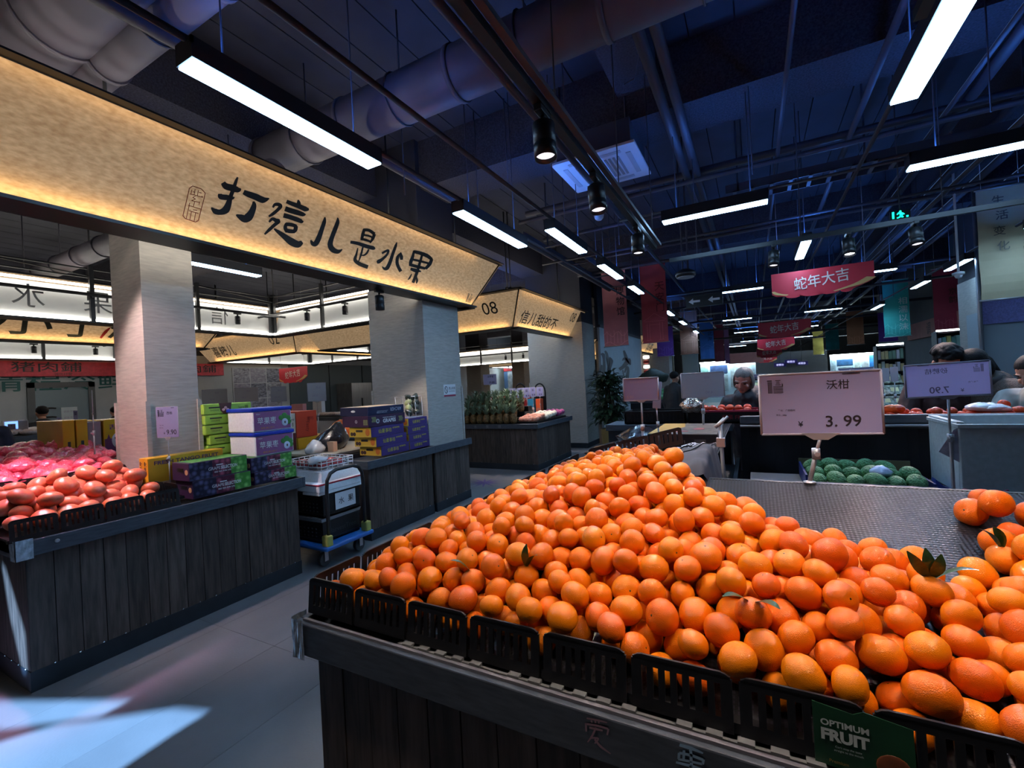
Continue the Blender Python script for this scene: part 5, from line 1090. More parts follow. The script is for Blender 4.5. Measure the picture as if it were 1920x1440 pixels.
belt_box('violet orange carton with a yellow end, directly under the purple grape carton', X2, 3.66, 4.19, zb + .229, zb + .345)
for k in range(4): belt_box('violet orange carton, %s of the four stacked against the second column' % ('lowest', 'second from below', 'third from below', 'topmost')[k], X2, 4.285 - k * .012 + (.03 if k == 3 else 0), 4.665 - k * .01, zb + k * .097, zb + k * .097 + .096, dep=.33)
t = carton('grape_carton', 'plum purple carton lettered grapes with printed bunches, under the dark blue carton', -4.16, -3.755, 3.62, 4.215, zb + .347, zb + .472, flat((.045, .014, .05), 'plum carton'))
q = MB(); write(q, 'GRAPES', (-3.753, 3.945, zb + .40), EY, EZ, w=.21, h=.045, bold=.04); write(q, 'PREMIUM AUSTRALIAN', (-3.753, 3.945, zb + .437), EY, EZ, w=.21, h=.011, bold=.02); write(q, '◎', (-3.753, 3.76, zb + .405), EY, EZ, h=.05); write(q, '◎', (-3.94, 3.619, zb + .41), (1, 0, 0), EZ, h=.035); q.build('lettering', TXTW, t)
q = MB()
for (a, b) in ((4.13, .0), (3.70, .02)):
    for i in range(9): q.ball((-3.754, a + (i % 3) * .022 - .02 + .01 * (i // 3 % 2), zb + .385 + b + (i // 3) * .02), (.002, .012, .012), 8, 6)
for i in range(9): q.ball((-3.82 + (i % 3) * .022, 3.619, zb + .38 + (i // 3) * .02), (.012, .002, .012), 8, 6)
q.build('grape_bunch_print', flat((.18, .20, .08), 'print grape green'), t)
t = carton('grape_carton', 'dark blue carton lying upside down on top of the stack by the second column', -4.19, -3.755, 3.62, 4.20, zb + .474, zb + .57, flat((.010, .014, .055), 'navy carton'))
MB().box(-4.185, -3.76, 3.625, 4.195, zb + .57, zb + .572).build('carton_flap', CARDB, t)
q = MB(); write(q, 'ARCHER', (-3.753, 4.06, zb + .525), (0, -1, 0), (0, 0, -1), w=.19, h=.042, bold=.0, lift=-.001); write(q, 'SEEDLESS GRAPES 2025', (-3.753, 3.83, zb + .50), EY, EZ, w=.16, h=.014); q.build('lettering', flat((.5, .52, .6), 'print silver'), t)
q = MB(); q.box(-3.754, -3.753, 3.76, 3.93, zb + .515, zb + .517); q.ball((-3.98, 3.619, zb + .525), (.035, .002, .013), 12, 6); q.build('white_print', TXTW, t)
# avocado tray leaning on the stack
av = thing('fruit_punnet', 'wire framed punnet of dark avocados standing on the violet cartons against the column', 'punnet', (-3.9, 4.45, zb + .39))
q = MB(); A = V((-3.80, 4.34, zb + .392)); Bv = V((-3.80, 4.62, zb + .392)); up_ = V((-.08, .09, .26))
for s_ in (A, A + V((0, .13, 0)), A + V((0, .26, 0))): q.tube([s_, s_ + up_, s_ + up_ + V((-.22, 0, 0)), s_ + V((-.2, 0, 0)), s_], .005, 6)
q.tube([A + up_, A + up_ + V((0, .26, 0))], .005, 6); q.tube([A, A + V((0, .26, 0))], .005, 6); q.build('wire_frame', WHT, av)
AVM = mat('avocado skin', (.035, .045, .035), .35, var=.4, nscale=20, coat=.4); AVL = mat('pale avocado', (.34, .36, .16), .35)
q = MB(); q.ball((0, 0, 0), (.04, .04, .055), 14, 10); q.v = [(a * (1 - .25 * max(0, c / .055)), b * (1 - .25 * max(0, c / .055)), c) for a, b, c in q.v]; am = q.mesh('avocado', AVM); am2 = am.copy(); am2.materials[0] = AVL
for i in range(16):
    r_, c_ = i // 4, i % 4; p = A + up_ * (.16 + r_ * .24) + V((-.03 - .05 * (c_ % 2), .03 + c_ * .068, .02))
    o = bpy.data.objects.new('avocado', am2 if c_ == 0 and r_ in (1, 2) else am); COL.objects.link(o); o.location = p; o.rotation_euler = (rp_.uniform(-1.5, 1.5), rp_.uniform(-.8, .8), rp_.uniform(0, 6)); WM[o.name] = M.Identity(4)
    if c_ == 0 and r_ in (1, 2): tag(o, 'pale yellow green fruit among the dark avocados in the wire punnet', 'fruit', 'pale fruits in the avocado punnet')
    else: tag(o, 'dark glossy avocado packed in the wire framed punnet', 'avocado', 'avocados in the wire punnet')
ns = thing('no_smoking_sign', 'small white no smoking notice with a red bar on the second column', 'sign', (-3.78, 5.2, 1.6)); cp = at_x(843, 732, -3.784); hp = MB().box(-3.786, -3.781, cp.y - .14, cp.y + .14, cp.z - .085, cp.z + .085).build('plate', WHT, ns)
MB().box(-3.781, -3.780, cp.y - .138, cp.y + .138, cp.z - .085, cp.z - .06).build('red_bar', flat((.35, .02, .06), 'bar red'), ns)
q = MB(); write(q, '禁止吸烟', (-3.779, cp.y + .05, cp.z + .03), EY, EZ, w=.15, h=.04, bold=.03); write(q, 'NO SMOKING', (-3.779, cp.y + .05, cp.z - .012), EY, EZ, w=.14, h=.02)
ring = [(.035 * math.cos(a * .3), .035 * math.sin(a * .3), .008) for a in range(22)]; stroke(q, ring, lambda x, y: V((-3.779, cp.y - .085 + x, cp.z + .01 + y * 1.3))); stroke(q, [(-.025, .025, .008), (.025, -.025, .008)], lambda x, y: V((-3.779, cp.y - .085 + x, cp.z + .01 + y * 1.3))); q.build('lettering', INK, ns)
# ================================================================ the seller's table behind the trolley
tb = thing('side_table', 'dark side table behind the trolley, loaded with bags and fruit boxes', 'table', (-5.0, 4.0, 0)); MB().box(-5.6, -4.3, 3.5, 4.65, .88, .91, ch=.004).build('table_top', mat('pale table top', (.40, .36, .28), .5), tb)
for X in (-5.55, -4.35):
    for Y in (3.55, 4.6): MB().box(X - .02, X + .02, Y - .02, Y + .02, 0, .88).build('leg', BLKM, tb)
MB().box(-5.58, -4.44, 3.52, 3.55, .45, .88).build('apron', BLKP, tb)
X = -5.3
t = carton('gift_box', 'cream and red tangerine gift box standing on the side table', -5.7, -5.2, 3.55, 3.78, .912, 1.38, flat((.62, .58, .48), 'cream card'))
MB().box(-5.2, -5.198, 3.555, 3.775, .915, 1.13).build('maroon_panel', flat((.12, .015, .02), 'maroon card'), t)
q = MB(); q.ball((-5.198, 3.665, 1.14), (.003, .05, .06), 14, 8); q.build('orange_print', flat((.75, .14, .03), 'print bright orange'), t)
q = MB(); write(q, 'Tasty', (-5.197, 3.64, 1.35), EY, EZ, w=.12); write(q, 'Tangerine', (-5.197, 3.665, 1.30), EY, EZ, w=.19); write(q, '蜜桔', (-5.197, 3.70, 1.24), EY, EZ, w=.1); q.build('lettering', TXTK, t)
t = carton('gift_box', 'orange red gift box standing beside the cream one on the side table', -5.7, -5.2, 3.79, 4.1, 1.06, 1.40, flat((.60, .06, .025), 'orange red card'))
q = MB(); write(q, '蜜桔', (-5.197, 4.0, 1.3), EY, EZ, w=.1); write(q, 'Tasty', (-5.197, 3.95, 1.2), (0, 0, -1), EY, w=.15); q.build('lettering', flat((.25, .02, .02), 'dark red print'), t)
t = carton('orange_carton', 'yellow orange carton standing flat on the side table under the orange red box', -5.7, -5.18, 3.79, 4.35, .912, 1.055, YEL); q = MB(); q.box(-5.18, -5.178, 4.0, 4.1, .99, 1.02); q.build('hand_hole', TXTK, t); q = MB(); q.ball((-5.178, 4.22, .98), (.003, .05, .05), 14, 8); q.build('orange_print', flat((.55, .17, .03), 'print orange'), t)
def bag(label, c, r, m, k, cat='bag', name='carrier_bag', lean=(0, 0)):
    q = MB(); q.ball((0, 0, 0), 1, 20, 14); vs = []
    for p in q.v:
        p = V(p); s = 1 + .16 * noise.noise(p * 2.3 + V((k, k, 0))) + .07 * noise.noise(p * 7 + V((k, 0, 0))); zz = max(p.z, -.72)
        tp = 1 - .45 * max(0, p.z) ; vs.append((c[0] + p.x * r[0] * s * tp + lean[0] * p.z, c[1] + p.y * r[1] * s * tp + lean[1] * p.z, c[2] + zz * r[2] * s))
    q.v = vs; return tag(q.build(name, m), label, cat)
BAGK = mat('black bag film', (.014, .014, .018), .22, coat=.5, bump=.5, bscale=18, var=.2)
bag('slumped black plastic bag leaning to a peak on the side table', (-4.66, 3.86, 1.02), (.13, .25, .22), BAGK, 3, lean=(0, .13))
bag('bright orange plastic bag bundled behind the black bag on the side table', (-4.85, 4.20, 1.12), (.14, .2, .14), mat('orange bag film', (.80, .14, .02), .3, coat=.5, bump=.5, bscale=18, var=.2), 8)
bag('white crumpled plastic bag at the near end of the side table', (-4.62, 3.6, .97), (.1, .12, .1), mat('white film', (.75, .75, .78), .2), 5)
tag(MB().box(-4.56, -4.45, 3.72, 3.78, .912, 1.03, ch=.004).build('small_box', flat((.70, .42, .28), 'peach card')), 'small peach box beside the white crumpled bag', 'box')
tag(MB().box(-4.6, -4.48, 4.2, 4.48, .912, .98, ch=.004).build('tissue_box', flat((.5, .55, .62), 'pale blue card')), 'small pale blue box between the black bag and the yellow cartons', 'box')
# ================================================================ produce on the corner stand under the numbered canopy
PB = mat('pineapple skin', (.20, .11, .035), .6, var=.6, nscale=40, bump=.8, bscale=60); PL = mat('pineapple leaf', (.19, .26, .17), .5, var=.4, nscale=10)
def pineapple_meshes(k):
    rs = random.Random(k); b = MB(); b.lathe([(.02, 0), (.05, .01), (.065, .05), (.066, .10), (.055, .15), (.03, .175), (.01, .18)], 16); cq = MB()
    for i in range(34):
        a = rs.uniform(0, 6.28); el = .25 + 1.2 * (i / 34); L = .17 * rs.uniform(.8, 1.15); d = V((math.cos(a) * math.cos(el), math.sin(a) * math.cos(el), math.sin(el))); leaf_mesh(cq, (math.cos(a) * .018, math.sin(a) * .018, .17), d, (0, 0, 1), L, .013)
    return b.mesh('body', PB), cq.mesh('crown', PL)
pm = [pineapple_meshes(k) for k in range(3)]
pr_ = random.Random(12); PINE = []
for r_ in range(4):
    for c_ in range(9):
        x = -5.25 + c_ * .15 + (r_ % 2) * .07; y = 7.55 + r_ * .17
        if x > -3.98 - r_ * .02: continue
        PINE.append((x, y, T1 + .0 + r_ * .10))
for (x, y, z) in PINE:
    b, c = pm[pr_.randrange(3)]
    t = thing('pineapple', 'brown pineapple with a grey green crown, standing in ranks on the corner stand', 'pineapple', (x, y, z), pr_.uniform(0, 6), 'pineapples on the corner stand'); s = pr_.uniform(.92, 1.12); t.scale = (s, s, s)
    for nm, me in (('body', b), ('crown', c)): o = bpy.data.objects.new(nm, me); COL.objects.link(o); o.parent = t; WM[o.name] = M.Identity(4)
for k in range(3): tag(MB().box(-5.4, -3.95, 7.66 + k * .17, 7.83 + k * .17, T1 - .03, T1 + .095 + k * .10).build('display_step', BLKP), 'dark display step under the %s rank of pineapples' % ('second', 'third', 'last')[k], 'display step')
CR = mat('orange net', (.85, .22, .09), .4, var=.5, nscale=26, stretch=(1, 3, 1), bump=.5, bscale=60, col2=(.80, .50, .40)); CW = mat('garlic white', (.72, .66, .52), .5, var=.3, nscale=60, bump=.4, bscale=60); CPU = mat('purple onion', (.22, .02, .12), .3, var=.4, nscale=50, col2=(.5, .12, .3))
trayC = MB().box(-3.98, -3.56, 7.55, 9.0, T1 - .03, T1 + .03); tag(trayC.build('veg_tray', BLKP), 'shallow black tray along the edge of the corner stand', 'tray')
for nm, m, cat, lab, grp, pts, r in (('carrot_bag', CR, 'carrot bag', 'orange striped bag of carrots at the corner of the corner stand', 'carrot bags on the corner stand', [(-3.9 + i * .09, 7.62 + j * .13, T1 + .07 + .02 * j) for i in range(4) for j in range(3)], (.065, .085, .05)),
                               ('garlic_bag', CW, 'garlic bag', 'creamy net bag of garlic along the edge of the corner stand', 'garlic bags on the corner stand', [(-3.9 + i * .1, 8.04 + j * .14, T1 + .08 + .015 * j) for i in range(4) for j in range(4)], (.06, .075, .055)),
                               ('onion_bag', CPU, 'onion bag', 'purple net bag of onions at the far edge of the corner stand', 'onion bags on the corner stand', [(-3.9 + i * .1, 8.6 + j * .13, T1 + .10 + .01 * j) for i in range(4) for j in range(3)], (.06, .075, .055))):
    q = MB(); q.ball((0, 0, 0), r, 14, 9); q.v = [tuple(V(p) * (1 + .18 * noise.noise(V(p) * 30))) for p in q.v]; me = q.mesh(nm, m)
    for p in pts:
        o = bpy.data.objects.new(nm, me); COL.objects.link(o); o.location = p; o.rotation_euler = (pr_.uniform(-.4, .4), pr_.uniform(-.4, .4), pr_.uniform(0, 6)); WM[o.name] = M.Identity(4); tag(o, lab, cat, grp)
for k, (x0, x1, y0, y1) in enumerate(((954, 967, 728, 748), (969, 981, 728, 746), (982, 993, 727, 746), (994, 1004, 726, 744), (1006, 1018, 726, 743))):
    card_px(('first', 'second', 'third', 'fourth', 'fifth')[k] + ' small price card in the row standing above the netted vegetables', x0, x1, y0, y1, 8.3 + .1 * k, T1 + .02, yaw=.3, lines=(('菜', 0, .2, .25), ('9.9', .1, -.3, .2)), lg=False)
card_px('wide price card reading 19.80 standing behind the pineapples', 906, 931, 702, 721, 8.2, T1, yaw=.3, lines=(('菠萝蜜', .05, .28, .2), ('19.80', .15, -.3, .2)), lg=False)
for k, (px0, px1, y0, y1, c, l) in enumerate(((976, 988, 748, 772, (.35, .02, .03), 'tall red drink carton behind the row of small price cards'), (989, 1001, 748, 768, (.03, .25, .45), 'tall blue drink carton behind the row of small price cards'), (1004, 1014, 748, 768, (.55, .08, .02), 'tall orange drink carton behind the row of small price cards'))):
    a = at_y(px0, y0, 8.95); b = at_y(px1, y1, 8.95); t = carton('drink_carton', l, a.x, b.x, 8.95, 9.1, T1, a.z, flat(c, 'carton hue %d' % k)); MB().box(a.x + .02, b.x - .02, 8.948, 8.95, T1 + .1, T1 + .2).build('label_print', flat(tuple(v * .5 + .1 for v in c), 'carton lab %d' % k), t)
q = MB(); [q.ball((-4.35 + (i % 3) * .07, 8.75, T1 + .035 + (i // 3) * .075), .045, 10, 7) for i in range(9)]
tag(q.build('onion_rope', mat('pale onion', (.5, .33, .25), .5, var=.3, nscale=20)), 'hanging bunch of pale onions beside the pineapples', 'onions', kind='stuff')
for k, (px, Y) in enumerate(((976, 9.6), (1012, 9.8))):
    c = at_y(px, 735, Y); t = thing('hooped_rack', ('black hooped rack behind the small price cards', 'second black hooped rack, partly behind the third column')[k], 'rack', (c.x, Y, 0)); q = MB(); q.tube([(c.x - .14, Y, 0), (c.x - .14, Y, c.z)] + [(c.x - .14 * math.cos(a * .31), Y, c.z + .2 * math.sin(a * .31)) for a in range(1, 10)] + [(c.x + .14, Y, c.z), (c.x + .14, Y, 0)], .018, 8); q.build('hoop', BLKM, t); q = MB(); q.box(c.x - .15, c.x + .15, Y - .05, Y + .05, .02, .05); q.build('base', BLKM, t); q = MB(); q.box(c.x - .13, c.x + .13, Y - .01, Y + .01, .3, c.z - .1); q.build('back_panel', BLKP, t)
rb2 = carton('red_banner_box', 'red lettered display box behind the pineapples', -5.5, -4.4, 9.0, 9.1, T1, 1.36, flat((.5, .03, .03), 'banner red')); q = MB(); write(q, '新鲜水果', (-4.9, 8.999, 1.22), (1, 0, 0), EZ, w=.7, bold=.03); q.build('lettering', flat((.1, .01, .01), 'deep red'), rb2)
# ================================================================ counters, cards and shoppers' stalls under the farther canopies
BRW = mat('brown stall front', (.085, .055, .04), .6, var=.3, nscale=4); PALE = mat('pale packet', (.62, .55, .55), .3, var=.3, nscale=20, coat=.4)
def far_stand(label, x0, x1, y0, y1, h=.95, m=BRW):
    t = thing('far_counter', label, 'counter', ((x0 + x1) / 2, (y0 + y1) / 2, 0)); MB().box(x0, x1, y0, y1, 0, h - .08).build('counter_body', m, t); MB().box(x0 - .03, x1 + .03, y0 - .03, y1 + .03, h - .08, h, ch=.006).build('counter_top', RIMM, t); return t
far_stand('low brown counter of packets far behind the pink net bags', -10.4, -8.9, .5, 4.2, 1.25)
far_stand('brown counter under the canopy numbered 02', -12.8, -9.9, 7.72, 10.4, .95)
far_stand('white fronted counter behind the lime green cartons', -11.2, -6.9, 6.9, 7.6, 1.10, WHT)
rq = random.Random(21)
q = MB(); q.ball((0, 0, 0), (.13, .11, .05), 12, 8); pk = q.mesh('produce_packet', PALE); q = MB(); q.ball((0, 0, 0), (.17, .15, .06), 12, 8); q.v = [tuple(V(p) * (1 + .3 * noise.noise(V(p) * 14))) for p in q.v]; cb_ = q.mesh('cabbage', mat('pale cabbage', (.42, .46, .20), .5))
for k in range(26):
    y = 1.6 + k * .1; o = bpy.data.objects.new('produce_packet', pk); COL.objects.link(o); o.location = (-8.98 - rq.uniform(0, .3), y, 1.29 + rq.uniform(0, .02)); WM[o.name] = M.Identity(4); tag(o, 'shiny pale packet of produce on the low brown counter', 'packet', 'pale packets on the low brown counter')
for p in ((-8.95, 2.95, 1.30), (-8.95, 3.55, 1.33), (-9.0, 3.75, 1.33), (-8.9, 2.75, 1.29)):
    o = bpy.data.objects.new('cabbage', cb_); COL.objects.link(o); o.location = p; WM[o.name] = M.Identity(4); tag(o, 'pale yellow cabbage on the low brown counter', 'cabbage', 'pale cabbages on the low brown counter')
for k in range(24):
    o = bpy.data.objects.new('produce_packet', pk); COL.objects.link(o); o.location = (-10.1 + k * .125, 7.0 + rq.uniform(0, .1), 1.15); WM[o.name] = M.Identity(4); tag(o, 'shiny pale packet on the white fronted counter', 'packet', 'pale packets on the white fronted counter')
for j, (p, g) in enumerate([((x_, 7.05 + rq.uniform(0, .12), 1.155), 0) for x_ in ()]): pass
PCARD = mat('pale grey card', (.42, .44, .50), .3, coat=.5)
for k, (x0, x1, y0, y1, Y, zz_, l) in enumerate(((379, 426, 730, 757, 5.6, .9, 'first wide pale card in the row behind the lime green cartons'), (440, 484, 727, 753, 5.6, .9, 'second wide pale card in the row, in front of the photo board'), (508, 537, 725, 753, 5.6, .9, 'squarish pale card in the row, just above the blue lidded boxes'), (577, 611, 718, 752, 5.2, .9, 'large square pale card on a tall pole behind the trolley'))):
    card_px(l, x0, x1, y0, y1, Y, zz_, yaw=.5, lg=False, m=PCARD, ink=INKG, lines=(('水果', -.1, .25, .14), ('9.90', .1, -.2, .14)), mirror=True)
far_stand('grey counter standing behind the side table and the first column', -11.5, -6.0, 5.15, 6.0, .9)
for k, (x0, x1, y0, y1, Y, l) in enumerate(((15, 29, 795, 805, 3.0, 'little pale card standing on the low brown counter, by the bluish screen'), (87, 97, 789, 800, 3.4, 'small upright pale card in front of the grey blue door'), (107, 116, 783, 798, 3.6, 'small upright pale card behind the tilted sleeve card'), (138, 146, 770, 789, 3.9, 'small upright pale card beside the first column'))):
    card_px(l, x0, x1, y0, y1, at_x((x0 + x1) / 2, (y0 + y1) / 2, -9.3).y, 1.25, yaw=.5, lg=False, lines=(('菜', 0, .2, .3),))
sc_ = thing('screen', 'small blue lit scale screen on the low brown counter', 'screen', at_x(25, 800, -9.4)); c = at_x(25, 796, -9.4); MB().box(c.x - .02, c.x + .02, c.y - .11, c.y + .11, c.z - .08, c.z + .06).build('case', WHT, sc_); MB().box(c.x + .02, c.x + .022, c.y - .09, c.y + .09, c.z - .06, c.z + .045).build('display', emis('screen blue', (.15, .35, 1), .8), sc_); MB().box(c.x - .02, c.x + .02, c.y - .02, c.y + .02, 1.25, c.z - .08).build('stand', BLKM, sc_)
for k, (a, b, m_, l) in enumerate((((546, 758), (568, 770), flat((.75, .35, .4), 'pink card'), 'pink and white card box on the white fronted counter'), ((586, 752), (603, 765), WHT, 'white card box on the white fronted counter'))):
    p0 = at_y(a[0], a[1], 7.1); p1 = at_y(b[0], b[1], 7.1); tag(MB().box(p0.x, p1.x, 7.1, 7.2, 1.1, p0.z).build('card_box', m_), l, 'box')
# ================================================================ things on and inside the ring of stands
def box_t(name, label, cat, x0, x1, y0, y1, z0, z1, m, ch=.004, group=None): return tag(MB().box(x0, x1, y0, y1, z0, z1, ch=ch).build(name, m), label, cat, group)
CLOTH = mat('black cloth', (.010, .008, .010), .85, var=.3, nscale=5)
stF = thing('display_stand', 'long black draped stand with a grey rail and tomatoes, in front of the shoppers', 'display stand', (.9, 3.95, 0))
q = MB()
n = 60
for i in range(n):
    xa, xb = -.1 + 3.1 * i / n, -.1 + 3.1 * (i + 1) / n; ya, yb = 3.63 + .012 * math.sin(i * 1.1), 3.63 + .012 * math.sin((i + 1) * 1.1); q.quad((xa, ya, 0), (xb, yb, 0), (xb, yb, 1.2), (xa, ya, 1.2))
q.box(-.1, 3.0, 3.66, 4.3, .02, 1.2); q.build('cloth_front', CLOTH, stF)
MB().box(-.1, 3.02, 3.6, 3.64, 1.235, 1.29, ch=.006).build('rim', RIMM, stF); MB().tube([(-.1, 3.595, 1.222), (3.02, 3.595, 1.222)], .009, 8).build('rail', GREYM, stF); MB().box(-.1, 3.02, 3.63, 4.32, 1.2, 1.235).build('top_board', BLKP, stF)
TOM = mat('tomato skin', (.72, .075, .025), .22, coat=.4, var=.1, nscale=8); q = MB(); q.ball((0, 0, 0), (.042, .042, .034), 14, 9); tomm = q.mesh('tomato', TOM); rt = random.Random(4)
for k in range(70):
    x = .30 + (k % 23) * .058 + rt.uniform(-.015, .015); y = 3.69 + (k // 23) * .08 + rt.uniform(-.01, .01); z = 1.262 + (k // 23) * .012 + (.04 if rt.random() < .12 else 0)
    o = bpy.data.objects.new('tomato', tomm); COL.objects.link(o); o.location = (x, y, z); s = rt.uniform(.55, .74); o.scale = (s, s, s); o.rotation_euler = (rt.uniform(-.5, .5), rt.uniform(-.5, .5), 0); WM[o.name] = M.Identity(4); tag(o, 'small red tomato in the low heap along the black draped stand', 'tomato', 'tomatoes along the black draped stand')
q = MB(); q.ball((0, 0, 0), (.045, .03, .03), 12, 8); cm = q.mesh('persimmon', mat('persimmon orange', (.80, .13, .02), .3))
for k, (px, py) in enumerate(((1672, 767), (1682, 767), (1668, 768))):
    o = bpy.data.objects.new('orange_pepper', cm); COL.objects.link(o); o.location = at_y(px, py, 3.78); WM[o.name] = M.Identity(4); tag(o, 'bright orange red pepper at the end of the tomato heap', 'pepper', 'orange red peppers beside the tomatoes')
for k, (px, py, r) in enumerate(((1838, 763, .07), (1855, 764, .08), (1872, 766, .06))):
    c = at_y(px, py, 3.78); bag(('crumpled clear bag lying on the tomatoes', 'crumpled clear bag under the reaching hand', 'flat clear bag beside the reaching hand')[k], (c.x, c.y, c.z), (r, r * .8, .03), mat('white film', (.75, .75, .78), .2), 20 + k, name='plastic_bag')
# crates at the far end of the side stand
LF = thing('display_stand', 'dark low stand closing the far end of the orange side stand', 'display stand', (-.7, 4.6, 0)); MB().box(-1.28, -.2, 4.34, 4.7, 0, 1.1).build('carcass', PLINTH, LF); MB().box(-1.30, -.18, 4.32, 4.72, 1.1, 1.16, ch=.005).build('rim', RIMM, LF)
bc = thing('plastic_crate', 'black ribbed crate standing on the far end of the side stand', 'crate', (-.82, 4.2, 1.165)); q = MB(); x0, x1, y0, y1, z0, z1 = -1.12, -.56, 4.36, 4.66, 1.165, 1.285
for (a, b, c, d) in ((x0, x1, y0, y0 + .012), (x0, x1, y1 - .012, y1), (x0, x0 + .012, y0, y1), (x1 - .012, x1, y0, y1)): q.box(a, b, c, d, z0, z1)
q.box(x0, x1, y0, y1, z0, z0 + .01); q.build('crate_body', BLKP, bc); q = MB()
for i in range(16): q.box(x0 + .02 + i * .033, x0 + .03 + i * .033, y0 - .006, y0, z0 + .02, z1 - .03)
q.box(x0 - .008, x1 + .008, y0 - .01, y0, z1 - .02, z1); q.build('rib', BLKP, bc)
rc = thing('plastic_crate', 'shallow black crate with a red rim holding tomatoes, before the grey haired woman', 'crate', (-.27, 4.4, 1.165)); q = MB(); q.box(-.54, 0.02, 4.36, 4.37, 1.165, 1.265); q.box(-.54, .02, 4.65, 4.66, 1.165, 1.265); q.box(-.54, -.53, 4.36, 4.66, 1.165, 1.265); q.box(.01, .02, 4.36, 4.66, 1.165, 1.265); q.box(-.54, .02, 4.36, 4.66, 1.165, 1.18); q.build('crate_body', BLKP, rc); q = MB(); q.box(-.545, .025, 4.35, 4.375, 1.265, 1.28); q.box(-.545, .025, 4.645, 4.665, 1.265, 1.28); q.build('rim', flat((.42, .02, .05), 'rim red'), rc); q = MB(); write(q, '鲜果 FRUIT', (-.15, 4.358, 1.22), (1, 0, 0), EZ, w=.22); q.build('lettering', flat((.25, .02, .03), 'crate red letters'), rc)
for k in range(14):
    o = bpy.data.objects.new('tomato', tomm); COL.objects.link(o); o.location = (-.48 + (k % 7) * .07, 4.44 + (k // 7) * .09, 1.275 + (.02 if k % 3 else 0)); o.scale = (.8, .8, .8); WM[o.name] = M.Identity(4); tag(o, 'shiny red tomato in the red rimmed crate', 'tomato', 'tomatoes in the red rimmed crate')
FOIL = mat('glitter foil', (.45, .25, .18), .12, metal=.9, bump=1.0, bscale=45, nscale=45, col2=(.9, .75, .6))
bag('glittering foil bag standing behind the pale card near the grey haired woman', (-.50, 4.30, 1.33), (.10, .07, .085), FOIL, 30, name='foil_bag')
# divider and fruit carton on the side stand
cr2 = crate_run('slotted brown black crate wall across the far end of the orange heap', (-1.0, 2.90, bed_z(-1.0, 2.9) + .06), (.97, 0, .245), (-.1, .2, .97), 3, .21, .105, m=BRNP, slots=6)
cr3 = crate_run('brown black crate wall along the walkway beyond the orange heap', (-1.315, 3.55, .893), (0, -1, 0), (.1, 0, .995), 3, .21, .112, m=BRNP)
for k, (px, py, Y) in enumerate(((1127, 854, 3.1), (1150, 850, 3.2), (1140, 853, 3.0))):
    o = bpy.data.objects.new('loose_orange', variants[k][0]); COL.objects.link(o); o.location = at_y(px, py, Y); o.scale = (.034,) * 3; WM[o.name] = M.Identity(4); tag(o, 'pale orange lying alone behind the brown black crate wall', 'orange', 'oranges beyond the crate wall')
fc = carton('fruit_carton', 'flat dark fruit carton with a yellow cornered printed lid on the side stand', -.66, -.22, 3.15, 3.85, 1.115, 1.215, flat((.035, .03, .035), 'charcoal carton'))
MB().box(-.655, -.225, 3.155, 3.845, 1.2155, 1.217).build('lid_print', mat('lid mixed print', (.30, .24, .17), .4, nscale=22, col2=(.06, .05, .05)), fc); q = MB(); q.add([(-.655, 3.16, 1.218), (-.56, 3.16, 1.218), (-.47, 3.6, 1.218), (-.5, 3.84, 1.218), (-.655, 3.84, 1.218)], [(0, 1, 2, 3, 4)]); q.build('yellow_corner', flat((.60, .36, .06), 'lid yellow'), fc)
q = MB(); q.ball((-.36, 3.45, 1.218), (.04, .06, .002), 12, 6); q.ball((-.46, 3.3, 1.218), (.05, .04, .002), 12, 6); q.build('pink_print', flat((.55, .15, .16), 'lid pink'), fc)
MB().box(-.36, -.29, 3.147, 3.15, 1.13, 1.18).build('paper_label', flat((.14, .13, .13), 'grey paper'), fc)
for k, (x0, x1, y0, y1, z0, z1, l) in enumerate(((-1.2, -.68, 3.2, 3.75, 1.0, 1.10, 'folded black sheet lying beside the fruit carton on the side stand'), (-1.1, -.7, 3.8, 4.28, 1.03, 1.16, 'black plastic tray at the far end of the side stand'))):
    bag(l, ((x0 + x1) / 2, (y0 + y1) / 2, (z0 + z1) / 2), ((x1 - x0) / 2, (y1 - y0) / 2, (z1 - z0) / 2 * 1.3), BAGK, 40 + k, cat='sheet', name='black_sheet')
# padded jacket over the inner edge
JK = mat('grey blue quilt', (.022, .026, .048), .75, var=.2, nscale=9, bump=.3, bscale=14)
jk = thing('padded_jacket', 'grey blue padded jacket slung over the inner edge of the side stand', 'jacket', (-.24, 2.3, 1.1))
q = MB(); nx, ny = 22, 26; vs = []
def jz(u, v):
    x = -.42 + .27 * u; base = bed_z(x, 2.4) + .02; h = .075 * (math.sin(math.pi * min(1, max(0, v))) ** .4) * (math.sin(math.pi * (.12 + .80 * u)) ** .5)
    return base + h + .012 * noise.noise((u * 5, v * 6, 1)) + .006 * math.sin(v * 22)
for s_ in (0, 1):
    for i in range(nx + 1):
        for j in range(ny + 1):
            u, v = i / nx, j / ny; x = -.42 + .27 * u; y = 1.98 + .62 * v; z = jz(u, v); 
            if u > .85: z -= (u - .85) * 1.4
            vs.append((x, y, z if s_ == 0 else bed_z(x, y) - (.2 if u > .85 else 0) * (u - .85) * 6 + .004))
L_ = (nx + 1) * (ny + 1)
q.add(vs, [(i * (ny + 1) + j, i * (ny + 1) + j + 1, (i + 1) * (ny + 1) + j + 1, (i + 1) * (ny + 1) + j) for i in range(nx) for j in range(ny)], True); q.add(vs[L_:], [(i * (ny + 1) + j, (i + 1) * (ny + 1) + j, (i + 1) * (ny + 1) + j + 1, i * (ny + 1) + j + 1) for i in range(nx) for j in range(ny)], True)
q.build('jacket_body', JK, jk, fix=False)
q = MB()
def on_j(u, v): return V((-.42 + .27 * u, 1.98 + .62 * v, jz(u, v) + .006))
